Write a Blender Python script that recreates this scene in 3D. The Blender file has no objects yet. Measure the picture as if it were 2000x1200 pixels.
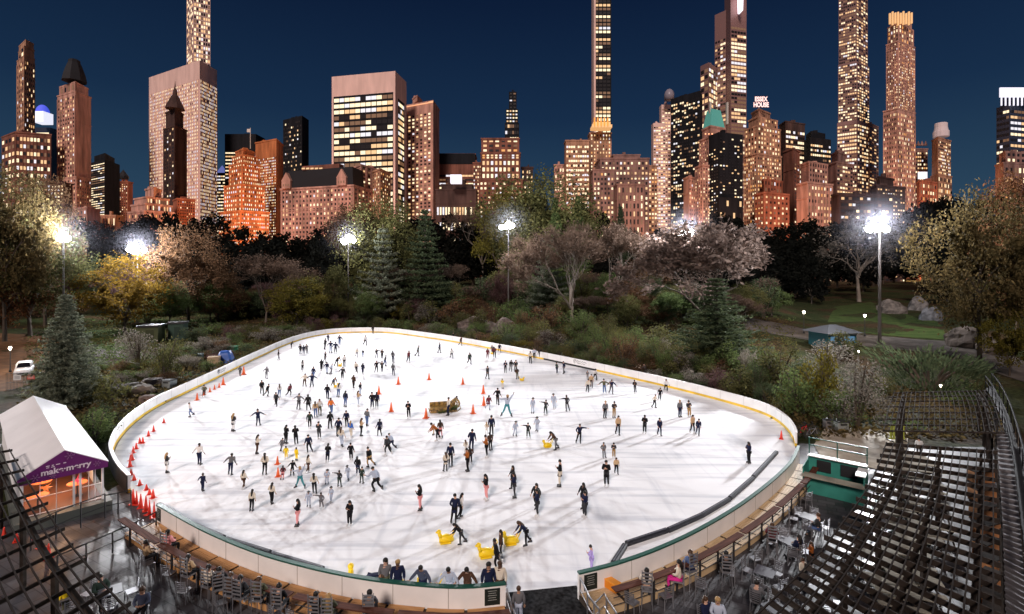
import bpy, bmesh, math, random
from math import sin, cos, pi, radians, sqrt, atan2, hypot
from mathutils import Vector, Matrix, noise as mnoise
C = bpy.context.scene.collection
sc = bpy.context.scene
R = random.Random(7)
HC, F, YH = 13.8, 1000.0, 528.0      # camera height, focal length in photo pixels, horizon row

# ---------- camera ----------
cd = bpy.data.cameras.new('camera'); cam = bpy.data.objects.new('camera', cd); C.objects.link(cam)
cam.location = (0, 0, HC); cam.rotation_euler = (radians(90), 0, 0)
cd.sensor_width = 36; cd.lens = 18; cd.shift_y = -(600 - YH) / 2000; cd.clip_end = 6000; cd.clip_start = .3
sc.camera = cam

def W(x, y, D):            # point at depth D seen at photo pixel x, y
    return Vector(((x - 1000) * D / F, D, HC + (YH - y) * D / F))
def P(x, y, z=0.0):        # point of the level z seen at photo pixel x, y
    D = (HC - z) * F / (y - YH); return Vector(((x - 1000) * D / F, D, z))
def PX(v):                 # photo pixel of a point
    return 1000 + F * v[0] / v[1], YH - F * (v[2] - HC) / v[1]

# ---------- materials ----------
MATS = {}
def mat(name, col, rough=.7, spec=.3, metal=0, emit=None, es=1.0, var=0.0, vscale=1.0, col2=None, bump=0.0, island=False, sample=False):
    if name in MATS: return MATS[name]
    m = bpy.data.materials.new(name); m.use_nodes = True; nt = m.node_tree; b = nt.nodes['Principled BSDF']
    c4 = (*col, 1)
    b.inputs['Base Color'].default_value = c4; b.inputs['Roughness'].default_value = rough
    b.inputs['Specular IOR Level'].default_value = spec; b.inputs['Metallic'].default_value = metal
    if emit:
        b.inputs['Emission Color'].default_value = (*emit, 1); b.inputs['Emission Strength'].default_value = es
    if not sample: m.cycles.emission_sampling = 'NONE'
    if col2 or var or island:
        ramp = nt.nodes.new('ShaderNodeValToRGB')
        c2 = col2 or tuple(min(1, x * (1 + var)) for x in col)
        ramp.color_ramp.elements[0].color = c4 if col2 else (*[x * (1 - var) for x in col], 1)
        ramp.color_ramp.elements[1].color = (*c2, 1)
        if island:
            g = nt.nodes.new('ShaderNodeNewGeometry'); nt.links.new(g.outputs['Random Per Island'], ramp.inputs[0])
        else:
            tc = nt.nodes.new('ShaderNodeTexCoord'); n = nt.nodes.new('ShaderNodeTexNoise')
            n.inputs['Scale'].default_value = vscale; n.inputs['Detail'].default_value = 6
            ramp.color_ramp.elements[0].position = .35; ramp.color_ramp.elements[1].position = .65
            nt.links.new(tc.outputs['Object'], n.inputs['Vector']); nt.links.new(n.outputs[0], ramp.inputs[0])
            if bump:
                bp = nt.nodes.new('ShaderNodeBump'); bp.inputs['Strength'].default_value = bump
                nt.links.new(n.outputs[0], bp.inputs['Height']); nt.links.new(bp.outputs[0], b.inputs['Normal'])
        nt.links.new(ramp.outputs[0], b.inputs['Base Color'])
    MATS[name] = m
    return m

# ---------- mesh builder ----------
class MB:
    def __init__(s): s.v = []; s.f = []; s.m = []; s.mi = 0
    def poly(s, pts):
        n = len(s.v); s.v += [tuple(p) for p in pts]; s.f.append(tuple(range(n, n + len(pts)))); s.m.append(s.mi)
    def box(s, c, size, rz=0.0, rot=None):
        hx, hy, hz = size[0] / 2, size[1] / 2, size[2] / 2
        M = rot or Matrix.Rotation(rz, 3, 'Z'); c = Vector(c); n = len(s.v)
        for z in (-hz, hz):
            for x, y in ((-hx, -hy), (hx, -hy), (hx, hy), (-hx, hy)): s.v.append(tuple(c + M @ Vector((x, y, z))))
        for q in ((3, 2, 1, 0), (4, 5, 6, 7), (0, 1, 5, 4), (1, 2, 6, 5), (2, 3, 7, 6), (3, 0, 4, 7)):
            s.f.append(tuple(n + i for i in q)); s.m.append(s.mi)
    def beam(s, a, b, w, h, up=(0, 0, 1)):
        a, b = Vector(a), Vector(b); d = b - a; L = d.length
        if L < 1e-6: return
        x = d / L; up = Vector(up)
        y = up.cross(x)
        if y.length < 1e-4: y = Vector((0, 1, 0)).cross(x)
        y.normalize(); z = x.cross(y)
        s.box((a + b) / 2, (L, w, h), rot=Matrix((x, y, z)).transposed())
    def tube(s, pts, radii, n=6, caps=True):
        pts = [Vector(p) for p in pts]
        if not hasattr(radii, '__len__'): radii = [radii] * len(pts)
        base = len(s.v); prev = None
        for i, p in enumerate(pts):
            d = (pts[min(i + 1, len(pts) - 1)] - pts[max(i - 1, 0)])
            d = d.normalized() if d.length > 1e-9 else Vector((0, 0, 1))
            ref = prev if prev is not None else (Vector((1, 0, 0)) if abs(d.z) > .8 else Vector((0, 0, 1)))
            x = ref - d * ref.dot(d)
            if x.length < 1e-5: x = d.orthogonal()
            x.normalize(); y = d.cross(x); prev = x
            for k in range(n):
                a = 2 * pi * k / n; s.v.append(tuple(p + (x * cos(a) + y * sin(a)) * radii[i]))
        for i in range(len(pts) - 1):
            for k in range(n):
                k2 = (k + 1) % n; o = base + i * n
                s.f.append((o + k, o + k2, o + n + k2, o + n + k)); s.m.append(s.mi)
        if caps:
            s.f.append(tuple(base + k for k in reversed(range(n)))); s.m.append(s.mi)
            o = base + (len(pts) - 1) * n; s.f.append(tuple(o + k for k in range(n))); s.m.append(s.mi)
    def lathe(s, prof, c=(0, 0, 0), n=12, sx=1, sy=1, rz=0):
        base = len(s.v); c = Vector(c)
        for r, z in prof:
            for k in range(n):
                a = 2 * pi * k / n + rz; s.v.append((c.x + cos(a) * r * sx, c.y + sin(a) * r * sy, c.z + z))
        for i in range(len(prof) - 1):
            for k in range(n):
                k2 = (k + 1) % n; o = base + i * n
                s.f.append((o + k, o + k2, o + n + k2, o + n + k)); s.m.append(s.mi)
        s.f.append(tuple(base + k for k in reversed(range(n)))); s.m.append(s.mi)
        o = base + (len(prof) - 1) * n; s.f.append(tuple(o + k for k in range(n))); s.m.append(s.mi)
    def ball(s, c, r, n=10, m=6, sz=1.0, sx=1.0, sy=1.0):
        s.lathe([(r * sin(pi * i / m) + 1e-4, -r * sz * cos(pi * i / m)) for i in range(m + 1)], c, n, sx, sy)
    def prism(s, poly, z0, z1):
        n = len(s.v); k = len(poly)
        for z in (z0, z1):
            for p in poly: s.v.append((p[0], p[1], z))
        s.f.append(tuple(n + i for i in reversed(range(k)))); s.m.append(s.mi)
        s.f.append(tuple(n + k + i for i in range(k))); s.m.append(s.mi)
        for i in range(k):
            j = (i + 1) % k; s.f.append((n + i, n + j, n + k + j, n + k + i)); s.m.append(s.mi)
    def mesh(s, name, smooth=False):
        me = bpy.data.meshes.new(name); me.from_pydata(s.v, [], s.f)
        if any(s.m): me.polygons.foreach_set('material_index', s.m)
        if smooth: me.polygons.foreach_set('use_smooth', [True] * len(s.f))
        me.update(); return me
    def build(s, name, mats, parent=None, smooth=False, bevel=0):
        me = s.mesh(name, smooth)
        for m in (mats if isinstance(mats, (list, tuple)) else [mats]): me.materials.append(m)
        return link(name, me, parent, bevel)
def link(name, me, parent=None, bevel=0):
    o = bpy.data.objects.new(name, me); C.objects.link(o)
    if parent:
        o.parent = parent
        if parent.get('_abs'): o.matrix_parent_inverse = parent.matrix_world.inverted()
    if bevel:
        b = o.modifiers.new('bevel', 'BEVEL'); b.width = bevel; b.segments = 1; b.limit_method = 'ANGLE'
    return o
def tag(o, label=None, cat=None, group=None, kind=None):
    if label: o['label'] = label
    if cat: o['category'] = cat
    if group: o['group'] = group
    if kind: o['kind'] = kind
    return o
def thing(name, label, cat, loc=(0, 0, 0), rz=0.0, group=None, scale=1.0):
    o = bpy.data.objects.new(name, None); C.objects.link(o); o.location = loc; o.rotation_euler = (0, 0, rz); o.scale = (scale,) * 3
    o.empty_display_size = .2
    return tag(o, label, cat, group)
def copy_tree(o, parent=None):
    c = o.copy(); C.objects.link(c)
    if parent: c.parent = parent
    for ch in o.children: copy_tree(ch, c)
    return c
def local(o, wpt):         # world point in the frame of an Empty turned about z
    v = Vector(wpt) - o.location; a = -o.rotation_euler.z
    return Vector((v.x * cos(a) - v.y * sin(a), v.x * sin(a) + v.y * cos(a), v.z))
def sstep(a, b, x):
    t = max(0, min(1, (x - a) / (b - a))); return t * t * (3 - 2 * t)
ORD = ['first', 'second', 'third', 'fourth', 'fifth', 'sixth', 'seventh', 'eighth', 'ninth', 'tenth', 'eleventh', 'twelfth', 'thirteenth', 'fourteenth', 'fifteenth', 'sixteenth', 'seventeenth', 'eighteenth', 'nineteenth', 'twentieth']
def single_out(items, plural):   # items: (object, look, photo x): adds an order along the row to looks that repeat
    by = {}
    for it in items: by.setdefault(it[1], []).append(it)
    for look, l in by.items():
        l.sort(key=lambda t: t[2])
        for i, (o, lk, x) in enumerate(l):
            if len(l) == 1: o['label'] = lk
            elif len(l) == 2: o['label'] = lk + (', leftmost of two' if i == 0 else ', rightmost of two')
            else: o['label'] = lk + ', %s from left' % (ORD[i] if i < 20 else 'number %d' % (i + 1))

# ---------- sky, sun ----------
world = bpy.data.worlds.new('World'); sc.world = world; world.use_nodes = True
nt = world.node_tree; bg = nt.nodes['Background']
sky = nt.nodes.new('ShaderNodeTexSky'); sky.sky_type = 'NISHITA'; sky.sun_disc = False
SUN_EL, SUN_AZ = radians(36), radians(200)       # fill from behind left, added for afterglow and unseen near-side floodlights
sky.sun_elevation = radians(-.5); sky.sun_rotation = SUN_AZ; sky.ozone_density = 6; sky.air_density = 1; sky.dust_density = .6
tcw = nt.nodes.new('ShaderNodeTexCoord'); sx = nt.nodes.new('ShaderNodeSeparateXYZ'); rw = nt.nodes.new('ShaderNodeValToRGB')
nt.links.new(tcw.outputs['Generated'], sx.inputs[0]); nt.links.new(sx.outputs[2], rw.inputs[0])
e = rw.color_ramp.elements; e[0].position = 0; e[0].color = (.034, .083, .135, 1); e[1].position = .62; e[1].color = (.0022, .008, .034, 1)
k = e.new(.13); k.color = (.022, .057, .102, 1); k = e.new(.28); k.color = (.0088, .027, .063, 1); k = e.new(.46); k.color = (.0040, .0120, .034, 1)
mw = nt.nodes.new('ShaderNodeMix'); mw.data_type = 'RGBA'; mw.inputs[0].default_value = .92      # dusk: most of the light is the afterglow band low in the sky
nt.links.new(sky.outputs[0], mw.inputs[6]); nt.links.new(rw.outputs[0], mw.inputs[7]); ms = nt.nodes.new('ShaderNodeVectorMath'); ms.operation = 'SCALE'; ms.inputs[3].default_value = .25
nt.links.new(sky.outputs[0], ms.inputs[0]); nt.links.new(ms.outputs[0], mw.inputs[6]); nt.links.new(mw.outputs[2], bg.inputs[0]); bg.inputs[1].default_value = 1.0
sd = bpy.data.lights.new('sun', 'SUN'); sun = bpy.data.objects.new('sun', sd); C.objects.link(sun)
sd.energy = 2.7; sd.angle = radians(12); sd.color = (1, .83, .75)
sun.rotation_euler = (radians(90) - SUN_EL, 0, radians(-14))
sc.view_settings.view_transform = 'Standard'; sc.view_settings.look = 'None'; sc.view_settings.exposure = 0; sc.view_settings.gamma = 1
sc.cycles.use_denoising = True; sc.cycles.denoiser = 'OPENIMAGEDENOISE'
sc.cycles.max_bounces = 5; sc.cycles.diffuse_bounces = 3; sc.cycles.glossy_bounces = 3; sc.cycles.transparent_max_bounces = 6; sc.cycles.sample_clamp_indirect = 4
def text_mesh(txt, size, m, parent, loc, rot, name='lettering', ext=.004, sx=1.0, off=0.0):
    cu = bpy.data.curves.new(name, 'FONT'); cu.body = txt; cu.size = size; cu.align_x = 'CENTER'; cu.extrude = ext; cu.offset = off
    o = bpy.data.objects.new('tmp', cu); C.objects.link(o); bpy.context.view_layer.update(); dg = bpy.context.evaluated_depsgraph_get(); me = bpy.data.meshes.new_from_object(o.evaluated_get(dg)); bpy.data.objects.remove(o)
    me.materials.clear(); me.materials.append(m); q = link(name, me, parent); q.location = loc; q.rotation_euler = rot; q.scale = (sx, 1, 1); return q
# ---------- outline of the rink in photo pixels ----------
# far side: foot of the boards on the ice, from the entrance gap on the left round to the near right end
FAR_PX = [(255, 962), (232, 935), (219, 905), (220, 884), (233, 858), (262, 827), (305, 797), (360, 770), (420, 741), (470, 716), (520, 692), (560, 674), (600, 661), (645, 653), (700, 650), (760, 651), (830, 660), (900, 671), (1000, 690), (1100, 711), (1200, 733), (1300, 756), (1390, 779), (1460, 799), (1505, 816), (1535, 838), (1549, 858), (1553, 872)]
# near side: top edge of the boards (z = NEARTOP)
NEARTOP = 1.12
NEAR_R_PX = [(1558, 872), (1549, 893), (1535, 912), (1500, 944), (1440, 989), (1360, 1036), (1280, 1073), (1200, 1101), (1128, 1119)]
NEAR_L_PX = [(987, 1139), (900, 1146), (800, 1140), (700, 1127), (600, 1106), (500, 1077), (400, 1035), (311, 986)]
FAR = [P(x, y, 0) for x, y in FAR_PX]
NEAR_R = [P(x, y, NEARTOP) for x, y in NEAR_R_PX]
NEAR_L = [P(x, y, NEARTOP) for x, y in NEAR_L_PX]
for l in (NEAR_R, NEAR_L):
    for v in l: v.z = 0
def smooth(pts, sub=4):    # Catmull-Rom through the points
    out = []
    for i in range(len(pts) - 1):
        p0, p1, p2, p3 = pts[max(i - 1, 0)], pts[i], pts[i + 1], pts[min(i + 2, len(pts) - 1)]
        for k in range(sub):
            t = k / sub
            out.append(.5 * ((2 * p1) + (p2 - p0) * t + (2 * p0 - 5 * p1 + 4 * p2 - p3) * t * t + (3 * p1 - p0 - 3 * p2 + p3) * t ** 3))
    out.append(pts[-1].copy()); return out
FAR, NEAR_R, NEAR_L = smooth(FAR), smooth(NEAR_R), smooth(NEAR_L)
RINK = FAR + NEAR_R + NEAR_L
def seg_dist(p, a, b):
    ab = b - a; t = max(0, min(1, ((p - a).dot(ab)) / max(ab.length_squared, 1e-9))); return (p - a - ab * t).length
RINK2 = [Vector((v.x, v.y)) for v in RINK[::2]]
def inside(p, poly=None):
    poly = poly or RINK2; c = False; j = len(poly) - 1
    for i in range(len(poly)):
        a, b = poly[i], poly[j]
        if (a.y > p.y) != (b.y > p.y) and p.x < (b.x - a.x) * (p.y - a.y) / (b.y - a.y) + a.x: c = not c
        j = i
    return c
def rink_dist(x, y):
    p = Vector((x, y)); 
    if inside(p): return 0
    return min(seg_dist(p, RINK2[i], RINK2[i - 1]) for i in range(len(RINK2)))
def height(x, y):
    if y < 18: return 0.0
    r = x / y
    g = 1.0
    if r < -.28: g = .34 + .66 * sstep(-.62, -.28, r)
    if r > .36: g = 1 - .62 * sstep(.36, .62, r)
    s = rink_dist(x, y)
    h = 8.6 * sstep(5, 80, s) * g * sstep(44, 85, y)
    if abs(r) > .55: h += 3.2 * sstep(130, 230, y)
    h += sstep(6, 25, s) * sstep(45, 80, y) * .7 * mnoise.noise(Vector((x * .06, y * .06, 3)))
    if y > 330: h *= 1 - sstep(330, 420, y)
    return h - .04
def G(x, y, lo=16):              # where the ray through a photo pixel meets the land
    D = lo; prev = lo
    while D < 420:
        w = W(x, y, D)
        if w.z <= height(w.x, w.y):
            for _ in range(14):
                mid = (prev + D) / 2; w = W(x, y, mid)
                if w.z <= height(w.x, w.y): D = mid
                else: prev = mid
            w = W(x, y, D); w.z = height(w.x, w.y); return w
        prev = D; D *= 1.02
    w = W(x, y, 420); w.z = height(w.x, w.y); return w

def ground_mat():
    m = bpy.data.materials.new('ground'); m.use_nodes = True; nt = m.node_tree; b = nt.nodes['Principled BSDF']
    tc = nt.nodes.new('ShaderNodeTexCoord')
    def nz(s, d=6):
        n = nt.nodes.new('ShaderNodeTexNoise'); n.inputs['Scale'].default_value = s; n.inputs['Detail'].default_value = d
        nt.links.new(tc.outputs['Object'], n.inputs['Vector']); return n
    def ramp(src, stops):
        r = nt.nodes.new('ShaderNodeValToRGB'); e = r.color_ramp.elements
        e[0].position, e[0].color = stops[0][0], (*stops[0][1], 1); e[1].position, e[1].color = stops[1][0], (*stops[1][1], 1)
        for p, c in stops[2:]: k = e.new(p); k.color = (*c, 1)
        nt.links.new(src.outputs[0], r.inputs[0]); return r
    a = ramp(nz(.13), [(.38, (.020, .028, .010)), (.5, (.030, .036, .014)), (.6, (.036, .025, .013)), (.72, (.05, .030, .017))])
    f = ramp(nz(2.4, 8), [(.3, (.35, .35, .35)), (.7, (1.5, 1.4, 1.2))])
    mx = nt.nodes.new('ShaderNodeMix'); mx.data_type = 'RGBA'; mx.blend_type = 'MULTIPLY'; mx.inputs[0].default_value = 1
    nt.links.new(a.outputs[0], mx.inputs[6]); nt.links.new(f.outputs[0], mx.inputs[7]); nt.links.new(mx.outputs[2], b.inputs['Base Color'])
    b.inputs['Roughness'].default_value = .95; b.inputs['Specular IOR Level'].default_value = .1
    bp = nt.nodes.new('ShaderNodeBump'); bp.inputs['Strength'].default_value = .6; bp.inputs['Distance'].default_value = .3
    nt.links.new(nz(1.6, 8).outputs[0], bp.inputs['Height']); nt.links.new(bp.outputs[0], b.inputs['Normal'])
    return m
def build_ground():
    ys = [-60, -20, 0, 12]; y = 18.0
    while y < 440: ys.append(y); y *= 1.035
    ys += [520, 700, 1000, 1600, 2600, 4500]
    us = [-3.5, -2.2, -1.6] + [-1.3 + 2.6 * i / 90 for i in range(91)] + [1.6, 2.2, 3.5]
    v = []; f = []
    for y in ys:
        for u in us:
            w = max(y, 40) if y < 40 else y
            x = u * w; v.append((x, y, height(x, y)))
    n = len(us)
    for j in range(len(ys) - 1):
        for i in range(n - 1): f.append((j * n + i, j * n + i + 1, (j + 1) * n + i + 1, (j + 1) * n + i))
    me = bpy.data.meshes.new('ground'); me.from_pydata(v, [], f); me.polygons.foreach_set('use_smooth', [True] * len(f)); me.materials.append(ground_mat())
    return tag(link('ground', me), kind='structure')
build_ground()
def sheet_px(name, pts, m, lift=.05, ncross=4, kind='structure'):   # a strip of land given by its two edges in photo pixels, laid on the terrain
    b = MB(); rows = []
    for (x0, y0), (x1, y1) in pts:
        a, c = G(x0, y0), G(x1, y1); row = []
        for k in range(ncross + 1):
            p = a.lerp(c, k / ncross); row.append((p.x, p.y, height(p.x, p.y) + lift))
        rows.append(row)
    fine = []
    for i in range(len(rows) - 1):
        for s in range(6):
            t = s / 6; r = []
            for k in range(ncross + 1):
                p = Vector(rows[i][k]).lerp(Vector(rows[i + 1][k]), t); r.append((p.x, p.y, height(p.x, p.y) + lift))
            fine.append(r)
    fine.append(rows[-1])
    for i in range(len(fine) - 1):
        for k in range(ncross): b.poly([fine[i][k], fine[i][k + 1], fine[i + 1][k + 1], fine[i + 1][k]])
    return tag(b.build(name, m), kind=kind)
M_path = mat('park_path', (.075, .065, .058), .9, .1, var=.35, vscale=.5)
M_soil = mat('leaf_litter', (.085, .042, .02), .95, .1, col2=(.15, .075, .034), vscale=.8)
M_lawn = mat('lawn', (.026, .045, .012), .95, .1, col2=(.05, .07, .02), vscale=.6)
sheet_px('path', [((1440, 618), (1440, 640)), ((1520, 632), (1520, 655)), ((1600, 648), (1600, 668)), ((1700, 655), (1700, 678)), ((1800, 664), (1800, 688)), ((1860, 668), (1860, 696)), ((1940, 690), (1930, 724)), ((2060, 712), (2040, 760))], M_path, .05)
sheet_px('lawn', [((1630, 600), (1610, 646)), ((1700, 590), (1700, 652)), ((1770, 610), (1780, 660)), ((1830, 628), (1850, 664))], M_lawn, .04)
sheet_px('path', [((-60, 650), (-60, 770)), ((10, 652), (10, 765)), ((60, 655), (70, 750)), ((120, 660), (130, 735))], M_soil, .05, 8)
sheet_px('path', [((130, 678), (130, 694)), ((200, 684), (200, 698)), ((290, 690), (280, 703))], M_path, .07)
sheet_px('lawn', [((150, 648), (150, 684)), ((200, 645), (200, 688)), ((250, 645), (240, 690))], M_lawn, .05)
# ---------- skyline ----------
WIN = [mat('window_bright', (.1, .1, .1), emit=(1, .80, .50), es=1.4), mat('window_warm', (.1, .1, .1), emit=(1, .60, .28), es=1.0),
       mat('window_white', (.1, .1, .1), emit=(.95, .92, 1.0), es=1.0), mat('window_dim', (.05, .04, .04), emit=(.9, .45, .22), es=.22),
       mat('window_dark', (.02, .017, .018), .3, .4), mat('window_amber', (.1, .1, .1), emit=(1, .42, .10), es=.9)]
STY = {  # share of bright, warm, white, dim, dark, amber panes
    'office': (.44, .18, .16, .12, .10, 0), 'warm': (.26, .25, .06, .15, .28, 0), 'dark': (.10, .08, .04, .08, .70, 0), 'hotel': (.13, .16, .03, .16, .52, 0),
    'white': (.46, .17, .27, .07, .03, 0), 'glass': (.22, .2, .06, .3, .22, 0), 'amber': (.28, .2, .2, .2, .1, .02), 'gold': (.18, .22, .02, .18, .30, .10), 'full': (.6, .2, .15, .05, 0, 0)}
unit = bpy.data.meshes.new('window'); unit.from_pydata([(-.5, 0, -.5), (.5, 0, -.5), (.5, 0, .5), (-.5, 0, .5)], [], [(0, 1, 2, 3)]); unit.materials.append(WIN[0])
def bmat(name, col, var=.34):
    m = mat('facade_' + name, col, .85, .15, var=var, vscale=.05); n_ = m.node_tree
    ns = [n for n in n_.nodes if n.type == 'TEX_NOISE'][0]; mp = n_.nodes.new('ShaderNodeMapping'); mp.inputs['Scale'].default_value = (3.0, 3.0, .55); tc = [n for n in n_.nodes if n.type == 'TEX_COORD'][0]      # rain streaks run down the stone
    n_.links.new(tc.outputs['Object'], mp.inputs[0]); n_.links.new(mp.outputs[0], ns.inputs['Vector']); ns.inputs['Detail'].default_value = 8
    return m
FM = {'pink': bmat('rose_stone', (.50, .265, .205)), 'tan': bmat('tan_stone', (.45, .235, .15)), 'brown': bmat('brown_stone', (.21, .085, .06)), 'red': bmat('red_brick', (.36, .12, .07)),
      'orange': bmat('orange_brick', (.52, .17, .065)), 'black': bmat('black_glass', (.012, .012, .015)), 'navy': mat('facade_blue_glass', (.035, .04, .065), .25, .5), 'violet': mat('facade_violet_glass', (.25, .135, .125), .5, .4),
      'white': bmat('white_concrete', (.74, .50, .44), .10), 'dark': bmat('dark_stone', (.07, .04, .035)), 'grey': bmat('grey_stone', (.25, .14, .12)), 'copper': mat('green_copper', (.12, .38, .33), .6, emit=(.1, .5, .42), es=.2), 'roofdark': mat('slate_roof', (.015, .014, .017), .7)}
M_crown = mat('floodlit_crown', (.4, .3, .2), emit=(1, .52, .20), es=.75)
M_white_l = mat('lit_white_band', (.6, .6, .7), emit=(.85, .86, 1), es=.95)
M_blue_l = mat('lit_blue_dome', (.1, .1, .4), emit=(.06, .10, .75), es=.9)
M_mullion = mat('facade_mullion', (.09, .06, .055), .6)
class Bld:
    def __init__(s, name, label, D, cat='building', seed=1, wallmat='pink'):
        s.D = D; s.r = random.Random(seed * 31 + 5); s.wallmat = FM[wallmat]; s.walls = MB(); s.win = []; s.vols = []; s.t = None
        s.name, s.label, s.cat = name, label, cat
    def z(s, y, D=None): return HC + (YH - y) * (D or s.D) / F
    # one block: photo columns x0, x1, x2 of its visible vertical edges (x1 the near corner), rows of its top and foot
    def vol(s, x0, x1, x2, yt, yb=None, k0=.03, k2=.03, dk=0.0, extra=True):
        Dm = s.D * (1 + dk)
        pa = Vector(((x0 - 1000) * Dm * (1 + k0) / F, Dm * (1 + k0))); pb = Vector(((x1 - 1000) * Dm / F, Dm)); pc = Vector(((x2 - 1000) * Dm * (1 + k2) / F, Dm * (1 + k2)))
        if x1 <= x0 + .5:   # a flat front: no side seen on the left
            pb = pa; pa = None
        z1 = HC + (YH - yt) * Dm / F; z0 = 0 if yb is None else HC + (YH - yb) * Dm / F
        if pa is None:
            d = pc - pb; n = Vector((-d.y, d.x)).normalized() * d.length * .6
            if n.y < 0: n = -n
            poly = [pb, pc, pc + n, pb + n]; faces = [(pb, pc)]
        elif x2 <= x1 + .5:
            d = pb - pa; n = Vector((-d.y, d.x)).normalized() * d.length * .6
            if n.y < 0: n = -n
            poly = [pa, pb, pb + n, pa + n]; faces = [(pa, pb)]
        else:
            poly = [pa, pb, pc, pa + pc - pb]; faces = [(pa, pb), (pb, pc)]
        s.walls.prism(poly, z0, z1); s.stone = s.wallmat.name.split('_')[1] in ('rose', 'tan', 'brown', 'red', 'orange', 'grey', 'dark')
        cc = sum(poly, Vector((0, 0))) / 4
        if s.stone:      # cornice and a belt course
            for zz, hh, pr in ((z1 - 1.2, 1.9, 1.0), (z1 - (z1 - z0) * .16, .9, .5)):
                s.walls.prism([p + (p - cc).normalized() * pr for p in poly], zz, zz + hh)
        for q in range(2 if extra else 0):      # plant rooms and tanks on the roof
            f_, g_ = s.r.uniform(.3, .7), s.r.uniform(.25, .6); e1, e2 = poly[1] - poly[0], poly[-1] - poly[0]; c_ = poly[0] + e1 * f_ + e2 * g_; w_ = min(e1.length, e2.length) * s.r.uniform(.12, .3); h_ = s.r.uniform(2, 5.5)
            s.walls.box((c_.x, c_.y, z1 + h_ / 2 - .05), (w_, w_, h_ + .1), atan2(e1.y, e1.x))
        s.stretch = (YH + 14 - yt) / max(430 - yt, 60) if yb is None else 1.0
        s.last = (poly, faces, z0, z1); return s.last
    # a grid of windows on one face of the last block
    def grid(s, fi, nx, ny, style='warm', fw=.55, fh=.55, top=.02, bot=.0, side=.02, rowrun=0.0, piers=None, floors=None, skip=0.0, out=.25):
        if ny > 6 and nx > 2: ny = round(ny * 1.18); nx = round(nx * 1.2)
        if bot == 0: ny = max(ny, round(ny * s.stretch))
        if piers is None and s.stone and style in ('hotel', 'gold', 'warm', 'amber', 'dark') and nx > 3 and fw < .56: piers = (.30, .55)
        poly, faces, z0, z1 = s.last; a, b = faces[fi]; d = (b - a); L = d.length; u = d / L; n = Vector((u.y, -u.x))
        if n.y > 0: n = -n
        H = z1 - z0; zt = z1 - H * top; zb = z0 + H * bot; x0 = L * side; cw = (L - 2 * x0) / nx; ch = (zt - zb) / ny; ang = atan2(u.y, u.x)
        pr = STY[style]
        for j in range(ny):
            zc = zb + (j + .5) * ch; y_px = YH - F * (zc - HC) / s.D
            run = None; rowk = s.r.random()
            for i in range(nx):
                if s.r.random() < skip: continue
                if run is None or s.r.random() > rowrun:
                    run = s.r.choices(range(6), pr)[0]
                    if rowrun > .3 and rowk < .25 and run < 4 : run = s.r.choice((4, 3, run))
                xc = x0 + (i + .5) * cw; p = a + u * xc + n * out
                jw = fw * s.r.uniform(.92, 1.04); 
                s.win.append((Vector((p.x, p.y, zc)), cw * jw, ch * fh, ang, run))
        if piers:
            for i in range(nx + 1):
                p = a + u * (x0 + i * cw) + n * piers[1] / 2
                s.walls.box((p.x, p.y, (zt + zb) / 2), (cw * piers[0], piers[1], zt - zb), ang)
        if floors:
            for j in range(ny + 1):
                p = a + u * (L / 2) + n * floors[1] / 2
                s.walls.box((p.x, p.y, zb + j * ch), (L - 2 * x0, floors[1], ch * floors[0]), ang)
    def extra(s, name, mb, m, smooth=False): s.vols.append((name, mb, m, smooth))
    def done(s):
        xs = [v[0] for v in s.walls.v]; ysm = min(v[1] for v in s.walls.v); loc = Vector(((min(xs) + max(xs)) / 2, ysm, 0))
        t = thing(s.name, s.label, s.cat, loc)
        def shift(mb):
            mb.v = [(v[0] - loc.x, v[1] - loc.y, v[2]) for v in mb.v]; return mb
        shift(s.walls).build('wall', s.wallmat, t)
        for nm, mb, m, sm in s.vols: shift(mb).build(nm, m, t, sm)
        order = sorted(range(len(s.win)), key=lambda i: (s.win[i][4] == 4, -s.win[i][1] * s.win[i][2] / s.win[i][0].y ** 2, s.r.random()))
        cap = 100 if len(s.win) <= 100 else 90
        rest = MB()
        for q, i in enumerate(order):
            p, w, h, ang, k = s.win[i]; p = p - loc
            if q < cap:
                o = bpy.data.objects.new('window', unit); C.objects.link(o); o.parent = t; o.location = p; o.rotation_euler = (0, 0, ang); o.scale = (w, 1, h)
                o.material_slots[0].link = 'OBJECT'; o.material_slots[0].material = WIN[k]
            else:
                c, sn = cos(ang), sin(ang); rest.mi = k
                rest.poly([(p.x + dx * w * c, p.y + dx * w * sn, p.z + dz * h) for dx, dz in ((-.5, -.5), (.5, -.5), (.5, .5), (-.5, .5))])
        if rest.f: tag(rest.build('window_field', WIN, t), kind='stuff')
        return t
def hip(b, poly, z0, z1, f=.35):      # a roof of sloping sides over a plan
    c = sum((p for p in poly), Vector((0, 0))) / len(poly); n = len(b.v); k = len(poly)
    for p in poly: b.v.append((p.x, p.y, z0))
    for p in poly: q = c + (p - c) * f; b.v.append((q.x, q.y, z1))
    b.f.append(tuple(n + k + i for i in range(k))); b.m.append(0)
    for i in range(k): j = (i + 1) % k; b.f.append((n + i, n + j, n + k + j, n + k + i)); b.m.append(0)

# 1 slim tan tower, far left
b = Bld('skyscraper', 'slim tan stone tower rising behind the brown block by the blue dome', 900, seed=1, wallmat='tan')
b.vol(33, 47, 68, 108, k0=.03, k2=.02); b.grid(0, 3, 26, 'hotel', .4, .5); b.grid(1, 4, 26, 'hotel', .4, .5)
b.vol(36, 47, 67, 90, 108, .03, .02, .001); b.grid(0, 2, 2, 'warm', .6, .8)
b.vol(37, 50, 66, 78, 90, .03, .02, .002); b.done()
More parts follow.
